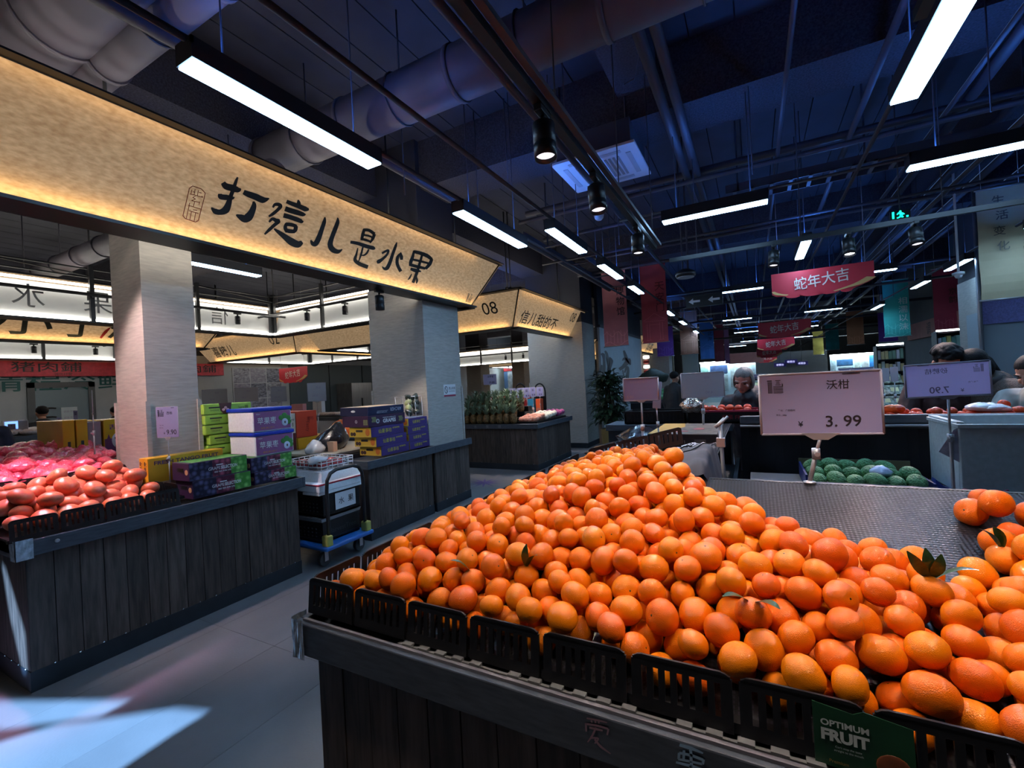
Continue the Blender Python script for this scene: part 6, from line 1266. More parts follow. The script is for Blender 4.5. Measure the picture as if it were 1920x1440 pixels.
q.tube([on_j(.05 + .8 * t, .15 + .8 * t - .2 * math.sin(t * 3)) for t in [i / 10 for i in range(11)]], .004, 6); q.tube([on_j(.0 + .5 * t, .45 + .2 * t) for t in [i / 8 for i in range(9)]], .004, 6); q.build('drawstring', BLKM, jk)
q = MB(); write(q, 'WINTER', on_j(.3, .8) + V((0, 0, .006)), (.8, .6, .2), (-.5, .75, .1), w=.17, h=.05, bold=.02); q.build('lettering', flat((.30, .32, .42), 'jacket pale letter'), jk)
sp = thing('clamp_pole', 'grey pole with a clamp at the top, standing beside the padded jacket', 'pole', (-.135, 2.3, .8)); pt = at_y(1350, 797, 2.3); pbm = at_y(1357, 890, 2.3); MB().tube([(pbm.x, 2.3, .8), pbm, pt], .0085, 10).build('pole', GREYM, sp); q = MB(); q.tube([pt + V((-.02, -.01, -.01)), pt + V((.02, .01, .03))], .008, 6); q.tube([pt + V((-.005, -.02, -.0)), pt + V((.035, .0, .04))], .006, 6); q.box(pt.x - .018, pt.x + .018, 2.28, 2.32, pt.z - .10, pt.z - .06); q.build('clamp', GREYM, sp); MB().box(pt.x - .03, pt.x + .03, 2.27, 2.33, .795, .8).build('foot', GREYM, sp)
tag(MB().box(-.175, -.08, 2.2, 2.4, .0, .795).build('support_post', PLINTH), 'dark post carrying the clamp pole inside the ring of stands', 'post')
# seller's inner table with a tray of netted fruit, tape, foam box
it = thing('inner_table', 'dark table inside the ring of stands, carrying the tray of netted fruit', 'table', (1.1, 3.2, 0)); MB().box(-.05, 2.2, 2.9, 3.55, .87, .905, ch=.004).build('table_top', mat('grey table top', (.28, .28, .30), .4), it)
for X in (-.02, 2.17):
    for Y in (2.93, 3.52): MB().box(X - .02, X + .02, Y - .02, Y + .02, 0, .87).build('leg', BLKM, it)
MB().box(-.03, 2.18, 3.5, 3.53, .3, .87).build('apron', CLOTH, it)
ty = thing('blue_tray', 'blue tray of fruit in green foam nets on the inner table', 'tray', (.55, 3.25, .906)); BT = flat((.02, .035, .17), 'tray blue', .3); x0, x1, y0, y1, z0, z1 = .235, .80, 3.05, 3.5, .908, 1.0
q = MB(); q.box(x0, x1, y0, y1, z0, z0 + .008); q.box(x0, x1, y0, y0 + .01, z0, z0 + .05); q.box(x0, x0 + .01, y0, y1, z0, z1); q.box(x1 - .01, x1, y0, y1, z0, z0 + .07); q.build('tray_body', BT, ty); MB().box(x0, x1, y1 - .012, y1, z0, z1 + .02).build('back_wall', flat((.16, .14, .07), 'olive card'), ty)
q = MB(); q.box(x0 - .004, x1 + .004, y0 - .006, y0, z0 + .03, z0 + .055); q.build('rim', flat((.30, .30, .38), 'tray rim'), ty)
NETG = mat('green foam net', (.16, .42, .17), .6, nscale=90, col2=(.05, .17, .06), bump=.9, bscale=110); q = MB(); q.ball((0, 0, 0), (.058, .044, .044), 16, 10); ngm = q.mesh('netted_fruit', NETG); rr_ = random.Random(6)
for k in range(17):
    o = bpy.data.objects.new('netted_fruit', ngm); COL.objects.link(o); o.location = (.30 + (k % 6) * .088, 3.12 + (k // 6) * .12, .955 + .02 * (k // 6) + (.012 if k % 2 else 0)); o.rotation_euler = (rr_.uniform(-.4, .4), rr_.uniform(-.4, .4), rr_.uniform(0, 3)); WM[o.name] = M.Identity(4); tag(o, 'fruit in a green foam net lying in the blue tray', 'fruit', 'netted fruits in the blue tray')
bag('crumpled bluish clear plastic bag on top of the netted fruits', (.60, 3.18, 1.01), (.055, .06, .035), mat('bluish film', (.45, .55, .75), .15, coat=.6), 50, name='plastic_bag')
td = thing('tape_dispenser', 'blue tape dispenser beside the white foam box on the inner table', 'tape dispenser', (.93, 3.15, .906)); c = V((.915, 3.12, .906)); q = MB(); q.prism([(-.10, 0), (.09, 0), (.09, .05), (.05, .055), (.02, .03), (-.03, .03), (-.07, .05), (-.10, .085)], c, (1, 0, 0), (0, 0, 1), -.06); q.build('dispenser_body', flat((.015, .05, .30), 'dispenser blue', .3), td); q = MB(); q.tube([c + V((.035, .01, .065)), c + V((.035, .05, .065))], .05, 24); q.build('tape_roll', BLKP, td); q = MB(); q.box(c.x + .06, c.x + .1, c.y - .004, c.y - .001, c.z, c.z + .07); q.build('paper_label', flat((.5, .5, .55), 'pale label'), td)
fb = thing('foam_box', 'large pale open foam box on the inner table, cut by the picture edge', 'box', (1.4, 3.2, .906)); A = at_y(1798, 792, 3.0); x0, x1, y0, y1, z0, z1 = A.x, 1.75, 3.0, 3.45, .908, A.z; FB2 = mat('bluish foam', (.42, .52, .56), .55, var=.08, nscale=40, bump=.15)
q = MB(); t_ = .03; q.box(x0, x1, y0, y0 + t_, z0, z1 - .02, ch=.004); q.box(x0, x1, y1 - t_, y1, z0, z1, ch=.004); q.box(x0, x0 + t_, y0 + t_, y1 - t_, z0, z1, ch=.004); q.box(x1 - t_, x1, y0 + t_, y1 - t_, z0, z1); q.box(x0, x1, y0, y1, z0, z0 + t_); q.build('box_body', FB2, fb); q = MB(); q.box(x0 - .008, x1 + .008, y0 - .008, y0 + .014, z1 - .03, z1 - .01, ch=.003); q.box(x0 - .008, x0 + .014, y0, y1, z1 - .03, z1 - .01, ch=.003); q.build('rim', FB2, fb)
q = MB()
for k in range(3): q.tube([(x0 - .01 + .16 * t, 2.985 - .01 * k, .93 + .03 * math.sin(t * 5 + k * 1.2) + .012 * k) for t in [i / 14 for i in range(15)]], .006, 6)
tag(q.build('red_rope', flat((.28, .02, .07), 'rope red', .6)), 'loose red rope lying along the foot of the foam box', 'rope')
q = MB(); P4 = [at_y(*p, 3.02) for p in ((1760, 847), (1788, 806), (1800, 800), (1801, 868))]; q.add([P4[0], P4[1], P4[2], P4[3]] + [p + V((0, .002, 0)) for p in P4], [(0, 1, 2, 3), (7, 6, 5, 4), (0, 4, 5, 1), (1, 5, 6, 2), (2, 6, 7, 3), (3, 7, 4, 0)]); pp = q.build('paper_sheet', mat('news paper', (.50, .50, .60), .6, nscale=30, col2=(.3, .3, .4))); tag(pp, 'crumpled printed paper sheet leaning on the foam box', 'paper')
# price cards of the ring
main = card_px('large price card reading 3.99 on a pole behind the bare net tray', 1438, 1632, 699, 814, 2.012, 1.175, yaw=.12, lines=(('沃柑', .16, .30, .15), ('3. 99', .19, -.29, .18), ('¥', -.16, -.33, .09), ('产地：广西梧州', -.275, -.10, .034), ('单位：500g', -.32, -.175, .034)), polex=.167)
card_px('pale price card behind the brown crate wall, overlapped by a narrow card', 1170, 1233, 709, 751, 2.95, 1.02, yaw=.1, lg=False, ink=INKG, lines=(('果园直供优选', -.1, .33, .1), ('8.90', -.32, -.33, .13)), m=CARD, polex=at_y(1206, 830, 2.95).x)
card_px('narrow price card turned almost edge on, overlapping the pale card behind the brown crate wall', 1225, 1239, 716, 765, 3.1, 1.12, yaw=.1, lg=False, m=PCARD, tilt=-.08, polex=at_y(1235, 800, 3.1).x)
def translucent(m, k):
    nt = m.node_tree; b = nt.nodes['Principled BSDF']; t = nt.nodes.new('ShaderNodeBsdfTranslucent'); t.inputs['Color'].default_value = b.inputs['Base Color'].default_value; x = nt.nodes.new('ShaderNodeMixShader'); x.inputs[0].default_value = k
    o = nt.nodes['Material Output']; nt.links.new(b.outputs[0], x.inputs[1]); nt.links.new(t.outputs[0], x.inputs[2]); nt.links.new(x.outputs[0], o.inputs['Surface'])
LILAC = mat('lilac card', (.74, .72, .97), .3, coat=.4); translucent(LILAC, .62)
cB = card_px('glossy pale grey price card just beside the grey haired woman', 1280, 1354, 699, 745, 3.75, 1.16, yaw=.1, lg=False, m=PCARD, ink=INKG, lines=(('糖果', -.1, .3, .1), ('4.90', -.15, -.3, .12)), polex=at_y(1318, 790, 3.75).x, mirror=True)
card_px('price card seen from behind, its mirrored writing 7.90, before the dark haired man', 1714, 1836, 681, 743, 3.02, .906, yaw=.05, m=mat('lilac card', (.62, .60, .92), .3, coat=.4), ink=mat('lilac ink', (.16, .15, .26), .5), mirror=True, lines=(('砂糖桔', .12, .28, .17), ('7.90', .10, -.30, .20), ('¥', -.17, -.33, .1), ('产地 广西', -.3, -.1, .05)), tilt=.02, polex=at_y(1784, 840, 3.02).x)
for k, (x0, x1, y0, y1) in enumerate(((1404, 1440, 702, 727), (1578, 1632, 690, 705))):
    card_px(('white card reading 9.9 between the grey haired woman and the large price card', 'wide white card showing above the large price card')[k], x0, x1, y0, y1, 5.9, 0, yaw=.1, lines=(('散装特价', .1, .2, .25), ('9.9', .2, -.25, .25)), lg=k == 0)
for k, (x0, x1, y0, y1) in enumerate(((1633, 1645, 691, 716), (1646, 1665, 691, 715), (1671, 1682, 688, 715), (1697, 1712, 688, 714))):
    card_px(('first', 'second', 'third', 'fourth')[k] + ' small clear sleeve card in the row over the punnet rack', x0, x1, y0, y1, 5.4, 1.1, yaw=.1, lg=False, m=PCARD)
# racks of clear punnets
PUN = mat('leafy punnet', (.55, .60, .50), .2, nscale=40, col2=(.03, .06, .03), coat=.6, detail=6); q = MB(); slant(q, -.075, .075, -.06, .06, 0, .055, .012); pum = q.mesh('clear_punnet', PUN); PUL = flat((.75, .70, .35), 'punnet label')
def rack(label, x0, x1, Y, n, rows, z0=1.16):
    t = thing('punnet_rack', label, 'rack', ((x0 + x1) / 2, Y, 0)); MB().box(x0 - .05, x1 + .05, Y - .05, Y + .5, 0, z0 - .06).build('rack_body', CLOTH, t)
    q = MB(); q.add([(x0 - .05, Y - .05, z0 - .06), (x1 + .05, Y - .05, z0 - .06), (x1 + .05, Y + .5, z0 + .40), (x0 - .05, Y + .5, z0 + .40), (x0 - .05, Y + .5, z0 - .06), (x1 + .05, Y + .5, z0 - .06)], [(0, 1, 2, 3), (0, 3, 4), (1, 5, 2), (3, 2, 5, 4), (0, 4, 5, 1)]); q.build('sloping_shelf', BLKP, t)
    for r_ in range(rows):
        for c_ in range(n):
            o = thing('clear_punnet', 'clear punnet of leafy greens with a yellow label, ' + label.split(',')[-1].strip(), 'punnet', (x0 + (x1 - x0) * (c_ + .5) / n, Y + .03 + r_ * .12, z0 + r_ * .1 + rt.uniform(0, .01)), rt.uniform(-.1, .1), 'punnets of greens, ' + label.split(',')[-1].strip()); o.rotation_euler.x = .75
            b = bpy.data.objects.new('punnet_box', pum); COL.objects.link(b); b.parent = o; WM[b.name] = M.Identity(4)
            lb = MB().box(-.03, .03, -.025, .025, .056, .058); me = lb.mesh('punnet_label', PUL); e = bpy.data.objects.new('punnet_label', me); COL.objects.link(e); e.parent = o
rack('sloping rack of clear punnets, in front of the far shoppers', at_y(1632, 740, 5.3).x, at_y(1703, 740, 5.3).x, 5.3, 3, 4, 1.12)
rack('narrow sloping rack of clear punnets, behind the grey haired woman', at_y(1412, 740, 5.3).x, at_y(1436, 740, 5.3).x, 5.3, 2, 4, 1.12)
# ================================================================ potted tree, banners, shops down the hall
pot = thing('potted_tree', 'leafy money tree in a dull gold pot against the calligraphy wall', 'potted plant', (-2.99, 10.34, 0)); T = M.Translation((-2.99, 10.34, 0)); MB().lathe([(.19, 0), (.20, .02), (.225, .46), (.215, .47), (.20, .44), (.0, .42)], 28, T, caps=False).build('pot', mat('dull gold pot', (.26, .19, .07), .45, metal=.2), pot)
q = MB(); tops = []
for a, b, h in ((-.06, .02, 1.15), (.07, 0, 1.0), (.0, .06, 1.3)): q.tube([(-2.99 + a, 10.34 + b, .4), (-2.99 + a * 1.3, 10.34 + b, .4 + h * .5), (-2.99 + a * 1.1, 10.34 + b, .4 + h)], [.045, .035, .022], 8)
q.build('trunk', mat('tree trunk', (.11, .09, .07), .8, var=.3, nscale=30), pot); q = MB(); rl_ = random.Random(8)
for k in range(520):
    z = rl_.choice((rl_.gauss(1.02, .16), rl_.gauss(1.32, .14), rl_.gauss(1.58, .08), rl_.gauss(.80, .08))); a = rl_.uniform(0, 6.28); R_ = rl_.uniform(.03, .34) * (1 if z < 1.6 else .75); b = V((-2.99 + R_ * math.cos(a), 10.31 + R_ * .8 * math.sin(a), z)); d = V((math.cos(a), math.sin(a), rl_.uniform(-1.3, .4))); leaf_mesh(q, b, d, (0, 0, 1), rl_.uniform(.16, .26), .045)
q.build('foliage', mat('tree leaf', (.020, .045, .022), .35, var=.4, nscale=7), pot)
def banner(label, px, Y, zt, col, text=None, tcol=(.03, .02, .03), lines=True, group=None, arch=True):
    "px: (x0, x1, ybottom)"
    a, b = at_y(px[0], px[2], Y), at_y(px[1], px[2], Y); z0 = (a.z + b.z) / 2; x0, x1 = a.x, b.x; w_, h = x1 - x0, zt - z0
    t = thing('hanging_banner', label, 'banner', ((x0 + x1) / 2, Y, z0), group=group); q = MB(); n = 14
    vs = [(x, Y + .02 * math.sin(i * .9 + x0) * (1 - i / n), z0 + h * i / n) for i in range(n + 1) for x in (x0, x1)]; vs += [(p[0], p[1] + .004, p[2]) for p in vs]; k = 2 * (n + 1)
    q.add(vs, [(2 * i, 2 * i + 1, 2 * i + 3, 2 * i + 2) for i in range(n)] + [(k + 2 * i, k + 2 * i + 2, k + 2 * i + 3, k + 2 * i + 1) for i in range(n)]); col = tuple(min(.9, v * 1.6) for v in col); q.build('cloth', mat('banner %.2f %.2f %.2f' % col, col, .7, var=.1, nscale=3), t, fix=False)
    q = MB(); q.tube([(x0 - .02, Y, z0), (x1 + .02, Y, z0)], .012, 6); q.tube([(x0 - .02, Y, zt), (x1 + .02, Y, zt)], .012, 6); q.build('rod', GREYM, t); q = MB(); q.tube([(x0 + .05, Y, zt), (x0 + .05, Y, 4.9)], .004, 5); q.build('cord', GREYM, t); q = MB(); q.tube([(x1 - .05, Y, zt), (x1 - .05, Y, 4.9)], .004, 5); q.build('cord', GREYM, t)
    if text:
        q = MB()
        for i, ch_ in enumerate(text): write(q, ch_, (x1 - w_ * .25, Y - .024, z0 + h * .62 - i * w_ * .42), (1, 0, 0), EZ, h=w_ * .34, bold=.02)
        q.build('lettering', mat('banner ink %.2f' % tcol[0], tcol, .6), t)
    if lines:
        q = MB(); L2 = mat('banner line %.2f %.2f %.2f' % col, tuple(min(1, c * 1.5 + .10) for c in col), .6); P = lambda u, v: V((x0 + w_ * u, Y - .023, z0 + w_ * v))
        if arch: L_ = [((.05, .9), (.25, 1.0)), ((.25, 1.0), (.5, 1.18)), ((.5, 1.18), (.75, 1.0)), ((.75, 1.0), (.95, .9)), ((.1, .86), (.9, .86)), ((.2, .1), (.2, .8)), ((.3, .1), (.3, .8)), ((.7, .1), (.7, .8)), ((.8, .1), (.8, .8)), ((.3, .72), (.7, .72)), ((.15, .1), (.35, .1)), ((.65, .1), (.85, .1))]
        else: L_ = [((i / 8, .1 + .1 * math.sin(i)), ((i + 1) / 8, .1 + .1 * math.sin(i + 1))) for i in range(8)] + [((i / 8, .5 + .12 * math.sin(i * 1.7)), ((i + 1) / 8, .5 + .12 * math.sin(i * 1.7 + 1.7))) for i in range(8)] + [((i / 7, .12), (i / 7, .55 + .1 * (i % 2))) for i in range(1, 7)]
        for a_, b_ in L_: stroke(q, [(*a_, .012), (*b_, .012)], P)
        q.build('line_drawing', L2, t)
    return t
def small_cols(t, x, z, n, Y, s=.05, c=(.06, .04, .06)): pass
banner('pale pink banner with museum lettering hanging before the calligraphy wall', (1134, 1179, 649), 10.9, 4.55, (.40, .15, .17), '博物馆', arch=False)
banner('dark red banner with a white gate drawing, beside the pale pink banner', (1206, 1254, 642), 10.9, 4.5, (.30, .045, .06), '天安门', (.12, .01, .02))
banner('violet banner showing past the lower edge of the dark red banner', (1233, 1264, 668), 18, 3.6, (.12, .05, .34), None, arch=False)
banner('brown banner hanging beyond the dark red one', (1277, 1310, 664), 18, 4.0, (.24, .11, .07), '胡同', (.10, .04, .03))
banner('bright blue banner hanging beyond the brown banner', (1314, 1340, 673), 21, 4.0, (.03, .14, .42), '北海', (.02, .06, .2))
banner('small maroon banner beyond the bright blue banner', (1341, 1359, 678), 24, 4.0, (.28, .06, .09), None)
banner('thin mauve banner last in the row of banners along the walkway', (1360, 1369, 681), 26, 4.0, (.28, .16, .34), None)
banner('green banner with white characters hanging by the far shops', (1659, 1708, 631), 16.4, 4.0, (.03, .26, .22), '相濡以沫', (.55, .65, .6), arch=False)
banner('violet banner partly hidden by the green banner', (1648, 1684, 640), 19.5, 3.4, (.14, .05, .30), None, lines=False)
banner('dark maroon banner with a line drawing, beside the white security camera', (1753, 1802, 621), 15.4, 4.0, (.24, .03, .06), '京韵', (.10, .01, .02), arch=False)
banner('orange brown banner far down the hall beside the festival signs', (1589, 1621, 646), 21, 3.7, (.36, .14, .06), None, arch=False)
banner('small teal banner far down the hall', (1549, 1574, 656), 26, 3.7, (.02, .20, .20), None)
banner('small olive yellow banner far down the hall', (1525, 1545, 665), 30, 3.7, (.30, .26, .06), None, arch=False)
bb = banner('tall beige banner with columns of small writing, close to the picture edge', (1840, 1932, 560), 8.26, 3.85, (.34, .28, .17), None, lines=False)
a = at_y(1843, 400, 8.255); BIK = mat('beige banner ink', (.09, .075, .06), .6)
q = MB()
for i, ch_ in enumerate('生活变化'): write(q, ch_, (a.x + .14 + .03 * (i % 2), 8.233, 3.68 - i * .2), (1, 0, 0), EZ, h=.12, bold=.01)
for j in range(5):
    q.build('lettering', BIK, bb); q = MB()
    for i in range(9 - j): write(q, '京味生活记忆故事集'[(i + j) % 9], (a.x + .38 + j * .10, 8.233, 3.1 - i * .085 - .03 * j), (1, 0, 0), EZ, h=.055)
q.build('lettering', BIK, bb)
def festival(label, x0, x1, Y, z0, h, tilt=0.0):
    t = thing('festival_sign', label, 'sign', ((x0 + x1) / 2, Y, z0)); W_ = x1 - x0; pts = [(0, h), (0, h * .18), (W_ * .05, h * .08)]
    for c_, r_ in ((.22, .08), (.40, .12), (.58, .10), (.74, .06)): pts += [(W_ * (c_ + r_ * math.cos(a_)), h * (.10 - .16 * math.sin(-a_) * 0) - h * .13 * math.sin(math.pi * (i_ + .5) / 6)) for i_, a_ in enumerate([math.pi - math.pi * k / 5 for k in range(6)])]
    pts += [(W_ * .95, h * .26), (W_, h * .36), (W_, h)]; q = MB(); q.prism(pts[::-1], (x0, Y, z0), (1, 0, 0), (0, 0, 1), -.012); q.build('board', mat('festival red', (.62, .022, .040), .45), t)
    q = MB(); write(q, '蛇年大吉', (x0 + W_ * .5, Y - .014, z0 + h * .56), (1, 0, .10), (-.05, 0, 1), w=W_ * .54, h=h * .50, bold=.012); q.build('lettering', mat('festival cream', (.75, .60, .52), .4), t)
    q = MB(); P = lambda u, v: V((x0 + W_ * u, Y - .014, z0 + h * v)); stroke(q, [(.62, .05, .03), (.74, .14, .05), (.86, .24, .09), (.97, .42, .10)], P); stroke(q, [(.01, .3, .03), (.06, .18, .06), (.16, .1, .04)], P); q.build('cloud_print', mat('festival gold', (.66, .38, .13), .45), t)
    for f_ in (.08, .92): q = MB(); q.tube([(x0 + W_ * f_, Y - .006, z0 + h), (x0 + W_ * f_, Y - .006, 4.9)], .004, 5); q.build('cord', GREYM, t)
festival('red festival sign with pale brushed characters and gold clouds, largest of them', .30, 1.51, 7.75, 2.66, .37)
festival('second largest red festival sign, hanging lower behind the largest one', .17, 1.38, 14.0, 2.50, .42)
festival('third red festival sign in the row down the hall', .19, 1.45, 20.4, 2.42, .46)
festival('fourth red festival sign in the row, overlapped by the third', .19, 1.3, 26, 2.3, .46)
festival('last red festival sign at the bottom of the row', .19, 1.3, 31.5, 2.15, .46)
festival('small red festival sign under the fruit stall canopy, before the photo board', -12.9, -11.6, 8.9, 2.02, .45)
# shops on the far side
PKF = mat('salmon fascia', (.50, .19, .15), .6, var=.1, nscale=4)
t = tag(MB().box(4.6, 4.695, 14.3, 19.6, 2.38, 2.88).build('shop_fascia', PKF), 'salmon fascia board over the far grocery, behind the dark maroon banner', 'shop sign'); q = MB(); write(q, '调', (4.598, 17.5, 2.62), (0, -1, 0), EZ, h=.36, bold=.02); q.build('lettering', flat((.10, .04, .04), 'fascia ink'), t)
struct(MB().box(4.7, 4.8, 14.3, 24, 0, 4.9), 'wall_grocery', WALLG)
c0 = at_y(1843, 608, 9.7); q = MB(); n = 14; vs = []
for s_ in (0, 1):
    for i in range(n + 1): u = i / n; vs += [(c0.x + 1.8 * u, 9.7 + s_ * .05, c0.z), (c0.x + 1.8 * u, 9.7 + s_ * .05, c0.z + .30 + .18 * math.sin(math.pi * min(1, .25 + u)))]
k = 2 * (n + 1); q.add(vs, [(2 * i, 2 * i + 2, 2 * i + 3, 2 * i + 1) for i in range(n)] + [(k + 2 * i, k + 2 * i + 1, k + 2 * i + 3, k + 2 * i + 2) for i in range(n)] + [(2 * i, k + 2 * i, k + 2 * i + 2, 2 * i + 2) for i in range(n)]); tag(q.build('shop_fascia', mat('violet fascia', (.26, .26, .62), .6, var=.2, nscale=60)), 'curved violet fascia board showing under the tall beige banner', 'shop sign')
struct(MB().box(c0.x, 6, 9.76, 10.3, 0, c0.z + .2), 'wall_stall', mat('grey stall wall', (.36, .42, .46), .7))
q = MB(); q.tube([(c0.x - .02, 9.72, 0), (c0.x - .02, 9.72, 4.9)], .03, 8); tag(q.build('steel_post', GREYM), 'bright steel post at the corner of the stall with the violet fascia', 'post')
rs_ = random.Random(31)
def shelves(label, x0, x1, y, z0, z1, nsh, npk, cols, face='S', glow=0):
    t = thing('shop_shelf', label, 'shelf', ((x0 + x1) / 2, y, 0)); q = MB(); q.box(x0, x1, y + .3, y + .34, 0, z1); hh = (z1 - z0) / nsh
    for k in range(nsh + 1): q.box(x0, x1, y, y + .3, z0 + k * hh - .01, z0 + k * hh + .01)
    q.box(x0 - .02, x0, y, y + .34, 0, z1 + .05); q.box(x1, x1 + .02, y, y + .34, 0, z1 + .05); q.build('shelf_frame', BLKP, t)
    if glow: MB().box(x0, x1, y + .02, y + .1, z1 + .05, z1 + .09).build('shelf_lamp', emis('shelf lamp', (.8, .95, 1), glow), t)
    for k in range(nsh):
        for j in range(npk):
            w_ = (x1 - x0) / npk; c_ = cols[rs_.randrange(len(cols))]; h_ = hh * rs_.uniform(.55, .85); xx = x0 + j * w_
            tag(MB().box(xx + w_ * .08, xx + w_ * .9, y + .05, y + .2, z0 + k * hh + .01, z0 + k * hh + .01 + h_).build('packed_goods', flat(c_, 'goods %.2f %.2f %.2f' % c_)), 'small packet standing on the ' + label.split(',')[0], 'packet', 'packets on the ' + label.split(',')[0])
a, b = at_y(1650, 740, 13.0), at_y(1700, 740, 13.0); shelves('dark grocery shelf, beside the man with dark hair', a.x, b.x, 13.0, .9, 2.0, 4, 7, ((.5, .5, .42), (.6, .45, .2), (.2, .3, .2), (.55, .5, .5)), glow=3)
a, b = at_y(1762, 700, 13.6), at_y(1826, 700, 13.6); shelves('bright grocery shelf, above the woman in the tweed coat', a.x, b.x, 13.6, 1.2, 2.25, 3, 7, ((.3, .5, .45), (.5, .55, .6), (.6, .5, .15), (.15, .35, .3)), glow=5)
def shopfront(label, px0, px1, py0, py1, Y, col, posters, glow):
    a, b = at_y(px0, py0, Y), at_y(px1, py1, Y); t = thing('lit_shop', label, 'shop front', ((a.x + b.x) / 2, Y, 0)); MB().box(a.x, b.x, Y, Y + .1, 0, a.z).build('back_wall', flat(col, 'shop wall %d' % int(Y * 7)), t)
    MB().box(a.x, b.x, Y - .35, Y + .1, a.z, a.z + .06).build('lamp_strip', emis('shop strip %d' % int(Y), (.75, .95, 1), glow), t)
    for k, (u0, u1, v0, v1, c_) in enumerate(posters):
        x0, x1 = a.x + (b.x - a.x) * u0, a.x + (b.x - a.x) * u1; z0, z1 = b.z + (a.z - b.z) * v0, b.z + (a.z - b.z) * v1; MB().box(x0, x1, Y - .02, Y, z0, z1).build('poster', mat('poster %.2f %.2f %.2f' % c_, c_, .5, nscale=5, col2=tuple(v * .4 for v in c_), detail=6), t)
shopfront('pale blue lit shop front behind the large price card, far down the hall', 1556, 1662, 668, 712, 30, (.55, .70, .80), [(.12, .42, .62, .85, (.02, .10, .25)), (.02, .10, .2, .9, (.4, .55, .65)), (.45, .55, .3, .8, (.5, .6, .6)), (.58, .70, .3, .85, (.45, .5, .55)), (.72, .98, .1, .95, (.03, .20, .55)), (.15, .42, .15, .55, (.3, .4, .45))], 12)
shopfront('pale blue lit shop front with posters behind the grey haired woman', 1313, 1420, 682, 745, 28, (.40, .58, .68), [(.02, .14, .7, .95, (.3, .6, .55)), (.18, .5, .7, .92, (.02, .05, .15)), (.55, .7, .3, .9, (.35, .45, .5)), (.72, .86, .3, .85, (.45, .5, .55)), (.2, .5, .2, .65, (.3, .4, .45)), (.88, .98, .3, .9, (.3, .42, .5))], 12)
a, b = at_y(1366, 664, 28), at_y(1416, 680, 28); tag(MB().box(a.x, b.x + .4, 27.6, 27.64, b.z, a.z).build('shop_fascia', PKF), 'salmon fascia over the pale blue shop behind the grey haired woman', 'shop sign')
struct(MB().box(-1, 3.9, 32.4, 32.6, 0, 2.75), 'wall_middle', WALLG)
for k, (x0, x1, y0, y1) in enumerate(((1451, 1474, 681, 687), (1471, 1495, 675, 681), (1492, 1515, 678, 684))):
    p0, p1 = at_y(x0, y0, 32), at_y(x1, y1, 32); t = tag(MB().box(p0.x, p1.x, 31.95, 32, p1.z, p0.z).build('violet_sign', flat((.05, .03, .22), 'sign violet')), ('first', 'second, higher', 'third')[k] + ' small violet counter sign on the far grey wall', 'sign'); q = MB(); write(q, '收银台', ((p0.x + p1.x) / 2, 31.94, (p0.z + p1.z) / 2), (1, 0, 0), EZ, w=(p1.x - p0.x) * .6); q.build('lettering', emis('sign pale', (.6, .6, 1), .7), t); 
    q = MB(); q.tube([((p0.x + p1.x) / 2, 31.97, p0.z), ((p0.x + p1.x) / 2, 31.97, 4.9)], .01, 5); q.build('suspension_rod', PIPE, t)
shopfront('blue notice wall far behind the pineapples', 944, 1022, 686, 760, 24.4, (.10, .20, .42), [(.1, .38, .35, .85, (.5, .55, .62)), (.46, .72, .4, .85, (.42, .48, .6)), (.0, .3, .86, .99, (.5, .04, .05)), (.78, 1., .86, .99, (.5, .04, .05)), (.8, .96, .3, .8, (.4, .45, .55))], 8)
# greens stand in the walkway beyond the potted tree
gs = far_stand('dark stand of leafy greens down the walkway beside the standing man', -3.0, -1.75, 12.4, 13.6, 1.0, CLOTH)
q = MB(); q.ball((0, 0, 0), (.12, .1, .07), 10, 7); q.v = [tuple(V(p) * (1 + .5 * noise.noise(V(p) * 16))) for p in q.v]; gm_ = q.mesh('leafy_green', mat('leafy green', (.10, .32, .12), .5, var=.5, nscale=20))
for k in range(28):
    o = bpy.data.objects.new('leafy_green', gm_); COL.objects.link(o); o.location = (-2.9 + (k % 7) * .17, 12.5 + (k // 7) * .25, 1.05 + (k // 7) * .05); o.rotation_euler = (0, 0, k); WM[o.name] = M.Identity(4); tag(o, 'bunch of leafy greens on the dark stand down the walkway', 'greens', 'bunches of greens down the walkway')
lt = thing('lantern_tower', 'thin red and white stacked lantern column beyond the calligraphy wall', 'lantern', at_y(1213, 700, 16.5)); p = at_y(1213, 700, 16.5); zt_ = at_y(1213, 664, 16.5).z
for k in range(4): z = p.z + (zt_ - p.z) * k / 4; MB().lathe([(.05, 0), (.11, .02), (.11, .11), (.05, .13)], 14, M.Translation((p.x, p.y, z))).build('lantern_tier', (flat((.5, .04, .03), 'lantern red'), emis('lantern white', (1, .9, .8), 1.2))[k % 2], lt)
MB().tube([(p.x, p.y, 0), (p.x, p.y, p.z)], .03, 8).build('pole', GREYM, lt)
bag('dark round umbrella like plant top behind the pale far corner card', (-2.2, 11.6, 1.62), (.36, .3, .2), mat('dark foliage', (.02, .03, .02), .6, var=.4, nscale=20), 60, cat='plant', name='potted_plant')
q = MB(); q.tube([(-2.2, 11.6, 0), (-2.2, 11.6, 1.5)], .04, 8); tag(q.build('plant_post', CLOTH), 'dark post under the round plant top', 'post')
struct(MB().box(-3.5, -2.9, 18.6, 19.4, 0, 2.75), 'pillar', PLAST); struct(MB().box(-5.0, -3.3, 22.42, 22.6, 0, 2.8), 'wall_nook', mat('olive beige wall', (.34, .32, .22), .7)); struct(MB().box(-2.88, -2.2, 22.2, 22.4, 0, 2.75), 'wall_nook_panel', mat('pale blue pier', (.32, .47, .52), .6))
fq = MB()
